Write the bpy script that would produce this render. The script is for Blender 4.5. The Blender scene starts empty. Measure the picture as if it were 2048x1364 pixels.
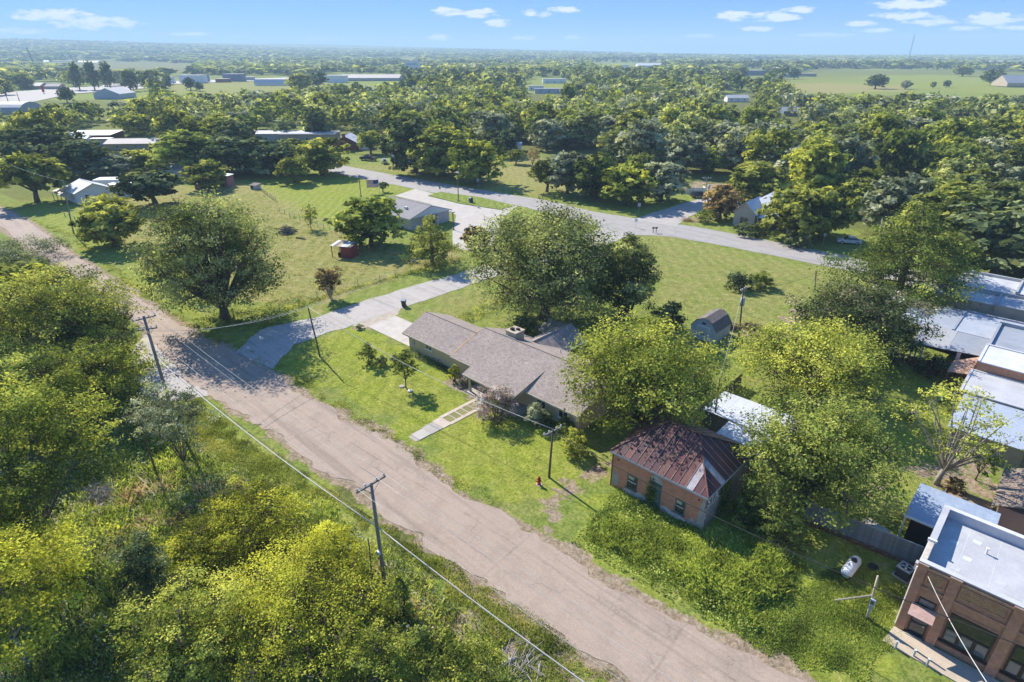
import bpy, math, random
import numpy as np
from mathutils import Vector, Matrix
R = math.radians
SC = bpy.context.scene
COL = SC.collection
# ------------------------------------------------------------------ camera, sky, sun, exposure
# world axes follow the town grid: +X along the main street, +Y away from it
CAMZ, FPX, YAW = 36.0, 1210.0, R(43.5)
PITCH = math.atan((682 - 105) / FPX)
cd = bpy.data.cameras.new('camera'); cam = bpy.data.objects.new('camera', cd); COL.objects.link(cam)
cd.sensor_width = 36; cd.lens = FPX / 2048 * 36; cd.clip_end = 60000; cd.clip_start = 0.5
cam.location = (0, 0, CAMZ); cam.rotation_euler = (math.pi / 2 - PITCH, 0, YAW)
SC.camera = cam
SUN_EL, SUN_AZ = R(38), R(171.5)          # azimuth counted from +X, towards the sun
SUN_STRENGTH, SKY_STRENGTH, EXPOSURE = 4.6, 0.10, 0.95
SC.view_settings.view_transform = 'Standard'; SC.view_settings.look = 'None'
SC.view_settings.gamma = 1; SC.view_settings.use_curve_mapping = False
SC.view_settings.exposure = EXPOSURE
SC.cycles.max_bounces = 10; SC.cycles.diffuse_bounces = 6; SC.cycles.transparent_max_bounces = 8; SC.cycles.volume_bounces = 1
SC.cycles.sample_clamp_indirect = 6
sl = bpy.data.lights.new('sun', 'SUN'); sl.energy = SUN_STRENGTH; sl.angle = R(0.53); sl.color = (1, .94, .84)
so = bpy.data.objects.new('sun', sl); COL.objects.link(so)
sd = Vector((math.cos(SUN_EL) * math.cos(SUN_AZ), math.cos(SUN_EL) * math.sin(SUN_AZ), math.sin(SUN_EL)))
so.rotation_euler = (-sd).to_track_quat('-Z', 'Y').to_euler()
so.location = sd * 300

def world():
    w = bpy.data.worlds.new('World'); SC.world = w; w.use_nodes = True
    nt = w.node_tree; N = nt.nodes; L = nt.links; N.clear()
    def nd(t, **k):
        n = N.new(t)
        for a, b in k.items(): setattr(n, a, b)
        return n
    def m(op, a, b=None, c=None):
        n = nd('ShaderNodeMath', operation=op)
        for i, x in enumerate((a, b, c)):
            if x is None: continue
            if isinstance(x, (int, float)): n.inputs[i].default_value = x
            else: L.new(x, n.inputs[i])
        return n.outputs[0]
    sky = nd('ShaderNodeTexSky', sky_type='NISHITA'); sky.sun_disc = False
    sky.sun_elevation = SUN_EL; sky.sun_rotation = math.pi / 2 - SUN_AZ
    sky.altitude = 200; sky.air_density = 0.8; sky.dust_density = 0.0; sky.ozone_density = 3.0
    tc = nd('ShaderNodeTexCoord'); d = tc.outputs['Generated']
    def dot(v):
        n = nd('ShaderNodeVectorMath', operation='DOT_PRODUCT'); L.new(d, n.inputs[0]); n.inputs[1].default_value = v
        return n.outputs['Value']
    sep = nd('ShaderNodeSeparateXYZ'); L.new(d, sep.inputs[0]); dz = sep.outputs['Z']
    fw = dot((-math.sin(YAW), math.cos(YAW), 0)); rt = dot((math.cos(YAW), math.sin(YAW), 0))
    fwp = m('MAXIMUM', fw, 0.02)
    s, t = m('DIVIDE', rt, fwp), m('DIVIDE', dz, fwp)
    # a layer of small fair-weather clouds, seen edge-on towards the horizon
    cmb = nd('ShaderNodeCombineXYZ'); L.new(s, cmb.inputs[0]); L.new(t, cmb.inputs[1])
    sc = nd('ShaderNodeVectorMath', operation='MULTIPLY'); L.new(cmb.outputs[0], sc.inputs[0]); sc.inputs[1].default_value = (16, 55, 1)
    nz = nd('ShaderNodeTexNoise'); nz.inputs['Scale'].default_value = 2.6; nz.inputs['Detail'].default_value = 8; nz.inputs['Roughness'].default_value = .62
    L.new(sc.outputs[0], nz.inputs['Vector'])
    rag = m('MULTIPLY', m('SUBTRACT', nz.outputs[0], 0.5), 4.2)
    tot = None
    for (px, py, a, b, k) in CLOUDS:
        q = (682 - py) / FPX; h = math.cos(PITCH) + q * math.sin(PITCH)
        s0 = (px - 1024) / FPX / h; t0 = (q * math.cos(PITCH) - math.sin(PITCH)) / h
        dx = m('DIVIDE', m('SUBTRACT', s, s0), 1.25 * a / FPX / h); dy = m('DIVIDE', m('SUBTRACT', t, t0), 1.2 * b / FPX / h / h)
        e = m('SUBTRACT', 1.0, m('ADD', m('MULTIPLY', dx, dx), m('MULTIPLY', dy, dy)))
        e = m('MULTIPLY', m('MAXIMUM', m('ADD', e, rag), 0.0), 1.5 * k)
        inside = m('GREATER_THAN', m('SUBTRACT', 3.2, m('ADD', m('MULTIPLY', dx, dx), m('MULTIPLY', dy, dy))), 0)
        e = m('MULTIPLY', e, inside)
        tot = e if tot is None else m('MAXIMUM', tot, e)
    # elsewhere in the sky: the same sort of clouds from noise on a flat layer
    inv = m('DIVIDE', 1.0, m('ADD', m('MAXIMUM', dz, 0.0), 0.06))
    lay = nd('ShaderNodeVectorMath', operation='SCALE'); L.new(d, lay.inputs[0]); L.new(inv, lay.inputs['Scale'])
    n2 = nd('ShaderNodeTexNoise'); n2.inputs['Scale'].default_value = 1.3; n2.inputs['Detail'].default_value = 5
    L.new(lay.outputs[0], n2.inputs['Vector'])
    gen = m('MULTIPLY', m('MAXIMUM', m('SUBTRACT', n2.outputs[0], 0.64), 0.0), 6.0)
    front = m('SUBTRACT', 1.0, m('MULTIPLY', m('GREATER_THAN', fw, 0.5), m('LESS_THAN', dz, 0.2)))
    tot = m('MAXIMUM', tot, m('MULTIPLY', gen, front))
    tot = m('MULTIPLY', m('MINIMUM', tot, 1.0), m('GREATER_THAN', dz, 0.0))
    tint = nd('ShaderNodeMix', data_type='RGBA', blend_type='MULTIPLY'); tint.inputs[0].default_value = 1
    L.new(sky.outputs[0], tint.inputs[6]); tint.inputs[7].default_value = SKY_TINT
    even = nd('ShaderNodeMix', data_type='RGBA'); even.inputs[0].default_value = .72; L.new(tint.outputs[2], even.inputs[6]); even.inputs[7].default_value = SKY_BASE
    mx = nd('ShaderNodeMix', data_type='RGBA'); L.new(tot, mx.inputs[0]); L.new(even.outputs[2], mx.inputs[6]); mx.inputs[7].default_value = CLOUD_COL
    bg = nd('ShaderNodeBackground'); L.new(mx.outputs[2], bg.inputs[0]); bg.inputs[1].default_value = SKY_STRENGTH
    o = nd('ShaderNodeOutputWorld'); L.new(bg.outputs[0], o.inputs[0])
SKY_TINT = (0.45, 0.66, 1.0, 1); SKY_BASE = (0.60, 1.72, 4.4, 1); CLOUD_COL = (5.0, 5.2, 5.4, 1)
CLOUDS = [(100, 30, 70, 12, .8), (190, 45, 80, 13, .7), (30, 62, 70, 6, .4), (385, 68, 35, 4, .6), (895, 24, 28, 8, .8), (958, 26, 32, 9, .9),
          (995, 46, 26, 8, .9), (1063, 26, 16, 7, .8), (1085, 28, 15, 6, .6), (1130, 18, 28, 6, .9), (875, 76, 22, 6, .8), (1045, 76, 22, 5, .6),
          (1145, 76, 18, 4, .6), (1468, 32, 34, 9, .9), (1550, 34, 42, 10, 1), (1600, 20, 34, 7, .7), (1515, 58, 26, 5, .7), (1820, 8, 66, 10, .9),
          (1810, 32, 60, 8, .9), (1720, 48, 28, 6, .8), (1750, 60, 36, 5, .7), (1860, 44, 50, 7, .7), (1990, 38, 52, 13, 1), (1930, 57, 40, 5, .6),
          (1650, 70, 50, 4, .4), (1400, 72, 30, 4, .4), (650, 78, 40, 4, .3), (2030, 55, 40, 5, .6)]
world()

# ------------------------------------------------------------------ photo pixel -> place on the ground
CY, SY = math.cos(YAW), math.sin(YAW)
def ray(px, py):
    a, b = (px - 1024) / FPX, (682 - py) / FPX
    f = math.cos(PITCH) + b * math.sin(PITCH); z = -math.sin(PITCH) + b * math.cos(PITCH)
    return a * CY - f * SY, a * SY + f * CY, z
def G(px, py, h=0.0):
    d = ray(px, py); t = (h - CAMZ) / d[2]
    return d[0] * t, d[1] * t
def proj(u, v, z):
    x = u * CY + v * SY; y = -u * SY + v * CY; w = z - CAMZ
    dep = y * math.cos(PITCH) - w * math.sin(PITCH); up = y * math.sin(PITCH) + w * math.cos(PITCH)
    return 1024 + FPX * x / dep, 682 - FPX * up / dep
def zat(u, v, py):
    lo, hi = -5.0, 120.0
    for _ in range(50):
        mid = (lo + hi) / 2
        if proj(u, v, mid)[1] > py: lo = mid
        else: hi = mid
    return lo
def PV(px, py, v):                         # on the upright plane y = v
    d = ray(px, py); t = v / d[1]
    return d[0] * t, CAMZ + d[2] * t
def PU(px, py, u):
    d = ray(px, py); t = u / d[0]
    return d[1] * t, CAMZ + d[2] * t
def dist(u, v): return math.hypot(u, v)

# ------------------------------------------------------------------ materials
def nodes(name):
    m = bpy.data.materials.new(name); m.use_nodes = True
    nt = m.node_tree; b = nt.nodes['Principled BSDF']
    return m, nt, b
def _noise(nt, vec, scale, detail=4, rough=.6, dist_=0):
    n = nt.nodes.new('ShaderNodeTexNoise'); n.inputs['Scale'].default_value = scale
    n.inputs['Detail'].default_value = detail; n.inputs['Roughness'].default_value = rough; n.inputs['Distortion'].default_value = dist_
    if vec is not None: nt.links.new(vec, n.inputs['Vector'])
    return n.outputs[0]
def _ramp(nt, fac, stops):
    r = nt.nodes.new('ShaderNodeValToRGB'); e = r.color_ramp.elements
    while len(e) < len(stops): e.new(0.5)
    for el, (p, c) in zip(e, stops): el.position = p; el.color = (*c, 1) if len(c) == 3 else c
    nt.links.new(fac, r.inputs[0]); return r.outputs[0]
def _mix(nt, fac, a, b, blend='MIX'):
    n = nt.nodes.new('ShaderNodeMix'); n.data_type = 'RGBA'; n.blend_type = blend
    for i, x in ((0, fac), (6, a), (7, b)):
        if isinstance(x, (int, float)): n.inputs[i].default_value = x
        elif isinstance(x, tuple): n.inputs[i].default_value = (*x, 1)
        else: nt.links.new(x, n.inputs[i])
    return n.outputs[2]
def _math(nt, op, a, b=None):
    n = nt.nodes.new('ShaderNodeMath'); n.operation = op
    for i, x in enumerate((a, b)):
        if x is None: continue
        if isinstance(x, (int, float)): n.inputs[i].default_value = x
        else: nt.links.new(x, n.inputs[i])
    return n.outputs[0]
def _map(nt, vec, scale, rot=(0, 0, 0)):
    n = nt.nodes.new('ShaderNodeMapping'); n.inputs['Scale'].default_value = scale; n.inputs['Rotation'].default_value = rot
    nt.links.new(vec, n.inputs[0]); return n.outputs[0]
def _co(nt, out='Object'): return nt.nodes.new('ShaderNodeTexCoord').outputs[out]
def _bump(nt, b, h, strength=.3, dist_=.05):
    n = nt.nodes.new('ShaderNodeBump'); n.inputs['Strength'].default_value = strength; n.inputs['Distance'].default_value = dist_
    nt.links.new(h, n.inputs['Height']); nt.links.new(n.outputs[0], b.inputs['Normal'])
def pm(name, c, c2=None, scale=1.5, fine=14, rough=.75, var=.18, bump=.15, metal=0, spec=.3, stretch=(1, 1, 1)):
    """surface with blotches between c and c2, fine grain and a little relief"""
    m, nt, b = nodes(name); v = _map(nt, _co(nt), stretch)
    c2 = c2 or tuple(x * .72 for x in c)
    f = _ramp(nt, _noise(nt, v, scale, 5, .65), [(.35, c), (.68, c2)])
    g = _ramp(nt, _noise(nt, v, fine, 3), [(.25, (1 - var,) * 3), (.75, (1 + var,) * 3)])
    oi = nt.nodes.new('ShaderNodeObjectInfo')        # boards, sheets and slabs of one kind are never quite the same tone
    h = _ramp(nt, oi.outputs['Random'], [(0, (.84,) * 3), (1, (1.16,) * 3)])
    nt.links.new(_mix(nt, 1.0, _mix(nt, 1.0, f, g, 'MULTIPLY'), h, 'MULTIPLY'), b.inputs['Base Color'])
    b.inputs['Roughness'].default_value = rough; b.inputs['Metallic'].default_value = metal; b.inputs['Specular IOR Level'].default_value = spec
    if bump: _bump(nt, b, _noise(nt, v, fine, 4), bump, .03)
    return m
def leafmat(name, stops, trans=.46, rnd=.25):
    stops = [(p, tuple(min(.8, x * k * w) for x, w in zip(c, (1.07, 1.0, 1.05)))) for (p, c), k in zip(stops, [1.1] + [1.85] * (len(stops) - 2) + [2.4])]
    m = bpy.data.materials.new(name); m.use_nodes = True; nt = m.node_tree; nt.nodes.clear()
    at = nt.nodes.new('ShaderNodeAttribute'); at.attribute_name = 'tint'
    oi = nt.nodes.new('ShaderNodeObjectInfo')
    f = _math(nt, 'ADD', at.outputs['Fac'], _math(nt, 'MULTIPLY', _math(nt, 'SUBTRACT', oi.outputs['Random'], .5), rnd))
    c = _ramp(nt, f, stops)
    bs = nt.nodes.new('ShaderNodeBsdfDiffuse'); nt.links.new(c, bs.inputs[0])
    tr = nt.nodes.new('ShaderNodeBsdfTranslucent')
    nt.links.new(_mix(nt, 1.0, c, (1.25, 1.2, .7), 'MULTIPLY'), tr.inputs[0])
    mx = nt.nodes.new('ShaderNodeMixShader'); mx.inputs[0].default_value = trans
    nt.links.new(bs.outputs[0], mx.inputs[1]); nt.links.new(tr.outputs[0], mx.inputs[2])
    o = nt.nodes.new('ShaderNodeOutputMaterial'); nt.links.new(mx.outputs[0], o.inputs[0])
    return m
def glassmat(name, c=(.02, .025, .03)):
    m, nt, b = nodes(name); b.inputs['Base Color'].default_value = (*c, 1); b.inputs['Roughness'].default_value = .06; b.inputs['Specular IOR Level'].default_value = .8
    return m
def brickmat(name, c1, c2, mortar, bw=.22, bh=.075, stain=(.5, .48, .45), stain_amt=.25, axis='x'):
    m, nt, b = nodes(name); co = _co(nt)
    s = nt.nodes.new('ShaderNodeSeparateXYZ'); nt.links.new(co, s.inputs[0])
    cb = nt.nodes.new('ShaderNodeCombineXYZ')
    nt.links.new(_math(nt, 'ADD', s.outputs[0], s.outputs[1]), cb.inputs[0]); nt.links.new(s.outputs[2], cb.inputs[1])
    bt = nt.nodes.new('ShaderNodeTexBrick'); nt.links.new(cb.outputs[0], bt.inputs[0])
    bt.inputs['Scale'].default_value = 1; bt.inputs['Brick Width'].default_value = bw; bt.inputs['Row Height'].default_value = bh
    bt.inputs['Mortar Size'].default_value = .011; bt.inputs['Bias'].default_value = -.1
    for i, c in ((1, c1), (2, c2), (3, mortar)): bt.inputs[i].default_value = (*c, 1)
    big = _ramp(nt, _noise(nt, co, .55, 5, .65), [(.45, (0,) * 3), (.78, (1,) * 3)])
    c = _mix(nt, _math(nt, 'MULTIPLY', big, stain_amt), bt.outputs[0], stain)
    g = _ramp(nt, _noise(nt, co, 3.2, 5), [(.3, (.8,) * 3), (.7, (1.15,) * 3)])
    nt.links.new(_mix(nt, 1.0, c, g, 'MULTIPLY'), b.inputs['Base Color']); b.inputs['Roughness'].default_value = .85
    _bump(nt, b, bt.outputs['Fac'], .4, -.01)
    return m
def shinglemat(name, c1, c2, c3, bw=.33, bh=.16, pitch_axis='y'):
    m, nt, b = nodes(name); co = _co(nt)
    if pitch_axis == 'x': co = _map(nt, co, (1, 1, 1), (0, 0, R(90)))
    bt = nt.nodes.new('ShaderNodeTexBrick'); nt.links.new(co, bt.inputs[0]); bt.inputs['Scale'].default_value = 1
    bt.inputs['Brick Width'].default_value = bw; bt.inputs['Row Height'].default_value = bh; bt.inputs['Mortar Size'].default_value = .008
    bt.inputs['Bias'].default_value = 0
    for i, c in ((1, c1), (2, c2), (3, tuple(x * .55 for x in c1))): bt.inputs[i].default_value = (*c, 1)
    n = _ramp(nt, _noise(nt, co, 2.6, 5, .85), [(.32, c3), (.5, (1, 1, 1)), (.68, (1.34, 1.28, 1.2))])
    k = _ramp(nt, _noise(nt, co, .35, 4), [(.3, (.9,) * 3), (.7, (1.08,) * 3)])
    nt.links.new(_mix(nt, 1.0, _mix(nt, 1.0, bt.outputs[0], n, 'MULTIPLY'), k, 'MULTIPLY'), b.inputs['Base Color'])
    b.inputs['Roughness'].default_value = .9; _bump(nt, b, bt.outputs['Fac'], .5, -.02)
    return m
def wavemat(name, c, c2, scale, axis='X', rough=.4, metal=.0, dirt=None, dirt_amt=.3, bump=.5):
    """ribbed sheet metal / boards: ribs across the given axis"""
    m, nt, b = nodes(name); co = _co(nt)
    w = nt.nodes.new('ShaderNodeTexWave'); w.bands_direction = axis; w.inputs['Scale'].default_value = scale; nt.links.new(co, w.inputs[0])
    f = _ramp(nt, _noise(nt, co, .9, 5, .7), [(.35, c), (.7, c2)])
    if dirt:
        d = _ramp(nt, _noise(nt, co, 1.7, 6, .75), [(.5, (0,) * 3), (.75, (1,) * 3)])
        f = _mix(nt, _math(nt, 'MULTIPLY', d, dirt_amt), f, dirt)
    nt.links.new(f, b.inputs['Base Color']); b.inputs['Roughness'].default_value = rough; b.inputs['Metallic'].default_value = metal
    _bump(nt, b, w.outputs['Fac'], bump, .03)
    return m

# ------------------------------------------------------------------ mesh helpers
class MB:
    def __init__(self): self.v = []; self.f = []
    def box(self, x0, x1, y0, y1, z0, z1):
        n = len(self.v)
        self.v += [(x0, y0, z0), (x1, y0, z0), (x1, y1, z0), (x0, y1, z0), (x0, y0, z1), (x1, y0, z1), (x1, y1, z1), (x0, y1, z1)]
        self.f += [tuple(n + i for i in q) for q in ((0, 3, 2, 1), (4, 5, 6, 7), (0, 1, 5, 4), (1, 2, 6, 5), (2, 3, 7, 6), (3, 0, 4, 7))]
        return self
    def face(self, *p):
        n = len(self.v); self.v += list(p); self.f.append(tuple(range(n, n + len(p)))); return self
    def prism(self, poly, z0, z1):           # upright prism over a ccw outline
        n = len(self.v); k = len(poly)
        self.v += [(x, y, z0) for x, y in poly] + [(x, y, z1) for x, y in poly]
        self.f.append(tuple(n + i for i in reversed(range(k)))); self.f.append(tuple(n + k + i for i in range(k)))
        self.f += [(n + i, n + (i + 1) % k, n + k + (i + 1) % k, n + k + i) for i in range(k)]
        return self
    def slab(self, pts, t):                  # thick sheet: quad/tri pts (top side) and its copy t below
        n = len(self.v); k = len(pts)
        self.v += [tuple(p) for p in pts] + [(p[0], p[1], p[2] - t) for p in pts]
        self.f.append(tuple(n + i for i in range(k))); self.f.append(tuple(n + k + i for i in reversed(range(k))))
        self.f += [(n + i, n + k + i, n + k + (i + 1) % k, n + (i + 1) % k) for i in range(k)]
        return self
    def tube(self, pts, rad, sides=6, cap=True):
        n0 = len(self.v); P = [Vector(p) for p in pts]; m = len(P)
        if not hasattr(rad, '__len__'): rad = [rad] * m
        for i in range(m):
            t = (P[min(i + 1, m - 1)] - P[max(i - 1, 0)])
            if t.length < 1e-6: t = Vector((0, 0, 1))
            t.normalize(); a = Vector((1, 0, 0)) if abs(t.x) < .8 else Vector((0, 1, 0))
            x = t.cross(a).normalized(); y = t.cross(x)
            for s in range(sides):
                q = 2 * math.pi * s / sides
                self.v.append(tuple(P[i] + (x * math.cos(q) + y * math.sin(q)) * rad[i]))
        for i in range(m - 1):
            for s in range(sides):
                a, b = n0 + i * sides + s, n0 + i * sides + (s + 1) % sides
                self.f.append((a, b, b + sides, a + sides))
        if cap:
            self.f.append(tuple(n0 + s for s in reversed(range(sides)))); self.f.append(tuple(n0 + (m - 1) * sides + s for s in range(sides)))
        return self
    def cyl(self, x, y, z0, z1, r, sides=10, r2=None):
        return self.tube([(x, y, z0), (x, y, z1)], [r, r if r2 is None else r2], sides)
    def lathe(self, x, y, prof, sides=12):
        return self.tube([(x, y, z) for r, z in prof], [max(r, .001) for r, z in prof], sides)
    def mesh(self, name):
        m = bpy.data.meshes.new(name); m.from_pydata(self.v, [], self.f); m.update(); return m
    def build(self, name, mat, parent=None, smooth=False, loc=None, **kw):
        m = self.mesh(name); m.materials.append(mat)
        if smooth: m.shade_smooth()
        return link(name, m, parent, loc, **kw)
def link(name, data, parent=None, loc=None, **kw):
    o = bpy.data.objects.new(name, data); COL.objects.link(o)
    if parent is not None: o.parent = parent
    if loc is not None: o.location = loc
    for k, x in kw.items(): o[k] = x
    return o
def tag(o, label=None, category=None, group=None, kind=None):
    for k, x in (('label', label), ('category', category), ('group', group), ('kind', kind)):
        if x: o[k] = x
    return o
def thing(name, label, cat, loc=(0, 0, 0), rz=0, group=None):
    o = bpy.data.objects.new(name, None); COL.objects.link(o); o.empty_display_size = .3
    if len(loc) == 2: loc = (*loc, 0)
    o.location = loc; o.rotation_euler = (0, 0, rz)
    return tag(o, label, cat, group)
def copy_tree(o, parent=None):
    c = o.copy(); COL.objects.link(c)
    if parent is not None: c.parent = parent
    for ch in o.children: copy_tree(ch, c)
    return c
def text_mesh(s, size, mat, parent, loc, rot, sx=1, align='LEFT', name='lettering'):
    cu = bpy.data.curves.new('lettering', 'FONT'); cu.body = s; cu.size = size; cu.extrude = .006; cu.align_x = align; cu.offset = .01 * size
    tmp = bpy.data.objects.new('lettering_curve', cu); COL.objects.link(tmp)
    bpy.context.view_layer.update(); me = bpy.data.meshes.new_from_object(tmp.evaluated_get(bpy.context.evaluated_depsgraph_get()))
    bpy.data.objects.remove(tmp); me.name = name; me.materials.clear(); me.materials.append(mat)
    o = link(name, me, parent, loc); o.rotation_euler = rot; o.scale = (sx, 1, 1); return o
def npmesh(name, V, F, attrs=None):
    """V (n,3), F (m,4 or 3) numpy"""
    me = bpy.data.meshes.new(name); k = F.shape[1]
    me.vertices.add(len(V)); me.vertices.foreach_set('co', np.ascontiguousarray(V, dtype=np.float32).ravel())
    me.loops.add(F.size); me.loops.foreach_set('vertex_index', np.ascontiguousarray(F, dtype=np.int32).ravel())
    me.polygons.add(len(F)); me.polygons.foreach_set('loop_start', np.arange(0, F.size, k, dtype=np.int32))
    me.polygons.foreach_set('loop_total', np.full(len(F), k, dtype=np.int32))
    for n, a in (attrs or {}).items():
        at = me.attributes.new(n, 'FLOAT', 'POINT'); at.data.foreach_set('value', np.ascontiguousarray(a, dtype=np.float32))
    me.update(calc_edges=True); return me
def inpoly(X, Y, poly):
    r = np.zeros(X.shape, bool); j = len(poly) - 1
    for i in range(len(poly)):
        xi, yi = poly[i]; xj, yj = poly[j]
        if yi != yj:
            c = ((yi > Y) != (yj > Y)) & (X < (xj - xi) * (Y - yi) / (yj - yi) + xi)
            r ^= c
        j = i
    return r
def vnoise(X, Y, s, seed=0):
    """smooth value noise, numpy"""
    x, y = X / s + 1000.3 + seed * 17.1, Y / s + 1000.7 + seed * 5.3
    xi, yi = np.floor(x).astype(np.int64), np.floor(y).astype(np.int64); fx, fy = x - xi, y - yi
    fx, fy = fx * fx * (3 - 2 * fx), fy * fy * (3 - 2 * fy)
    def h(a, b):
        k = (a * 374761393 + b * 668265263 + seed * 1442695) & 0x7fffffff
        k = ((k ^ (k >> 13)) * 1274126177) & 0x7fffffff
        return ((k ^ (k >> 16)) & 0xffff) / 65535.0
    return (h(xi, yi) * (1 - fx) + h(xi + 1, yi) * fx) * (1 - fy) + (h(xi, yi + 1) * (1 - fx) + h(xi + 1, yi + 1) * fx) * fy
def pxpoly(pts): return [G(*p) for p in pts]
# ------------------------------------------------------------------ ground
def groundmat():
    m, nt, b = nodes('ground_cover'); co = _co(nt)
    def A(n):
        a = nt.nodes.new('ShaderNodeAttribute'); a.attribute_name = n; return a.outputs['Fac']
    n1 = _noise(nt, co, .11, 5, .6); n2 = _noise(nt, co, .8, 6, .7); n3 = _noise(nt, co, 3.2, 6, .85); n4 = _noise(nt, co, 1.9, 5, .7, .6)
    turf = _ramp(nt, n2, [(.28, (.115, .16, .032)), (.5, (.195, .245, .050)), (.72, (.285, .30, .085))])
    lush = _ramp(nt, n2, [(.28, (.165, .21, .030)), (.52, (.265, .305, .042)), (.75, (.36, .36, .080))])
    dry = _ramp(nt, n2, [(.28, (.20, .19, .060)), (.5, (.30, .26, .10)), (.72, (.40, .345, .16))])
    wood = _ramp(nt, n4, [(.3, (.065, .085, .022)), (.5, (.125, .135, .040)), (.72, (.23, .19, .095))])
    dirt = _ramp(nt, n4, [(.28, (.20, .14, .09)), (.5, (.32, .245, .17)), (.74, (.46, .38, .29))])
    big = _ramp(nt, n1, [(.42, (0,) * 3), (.62, (1,) * 3)])
    c = _mix(nt, A('lush'), turf, lush)
    f = nt.nodes.new('ShaderNodeClamp'); nt.links.new(_math(nt, 'ADD', A('dry'), _math(nt, 'MULTIPLY', _math(nt, 'SUBTRACT', _noise(nt, co, .23, 6, .7),   .5), 1.6)), f.inputs[0])
    c = _mix(nt, f.outputs[0], c, dry)
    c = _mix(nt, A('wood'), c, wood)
    e = _ramp(nt, _math(nt, 'ADD', A('dirt'), _math(nt, 'MULTIPLY', _math(nt, 'SUBTRACT', n2, .5), 1.6)), [(.42, (0,) * 3), (.60, (1,) * 3)])
    c = _mix(nt, e, c, dirt)
    wv = nt.nodes.new('ShaderNodeTexWave'); wv.bands_direction = 'DIAGONAL'; wv.inputs['Scale'].default_value = .22; wv.inputs['Distortion'].default_value = 5; wv.inputs['Detail'].default_value = 2; wv.inputs['Detail Scale'].default_value = .6
    nt.links.new(co, wv.inputs[0]); c = _mix(nt, 1.0, c, _ramp(nt, wv.outputs['Fac'], [(.2, (.94, .95, .94)), (.8, (1.05, 1.04, 1.03))]), 'MULTIPLY')
    g = _ramp(nt, n3, [(.28, (.48, .52, .44)), (.5, (1, 1, 1)), (.72, (1.45, 1.40, 1.3))])
    nt.links.new(_mix(nt, 1.0, c, g, 'MULTIPLY'), b.inputs['Base Color'])
    b.inputs['Roughness'].default_value = 1; b.inputs['Specular IOR Level'].default_value = .05
    _bump(nt, b, _math(nt, 'ADD', n3, _math(nt, 'MULTIPLY', n4, 1.5)), .9, .12)
    return m
def grow(a, b, step, lim, k):
    r = list(np.arange(a, b + .01, step)); s = step
    while r[-1] < lim: s *= k; r.append(r[-1] + s)
    s, q = step, a; l = []
    while q > -lim: s *= k; q -= s; l.append(q)
    return np.array(l[::-1] + r)
def P_(*a): return pxpoly(a)
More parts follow.
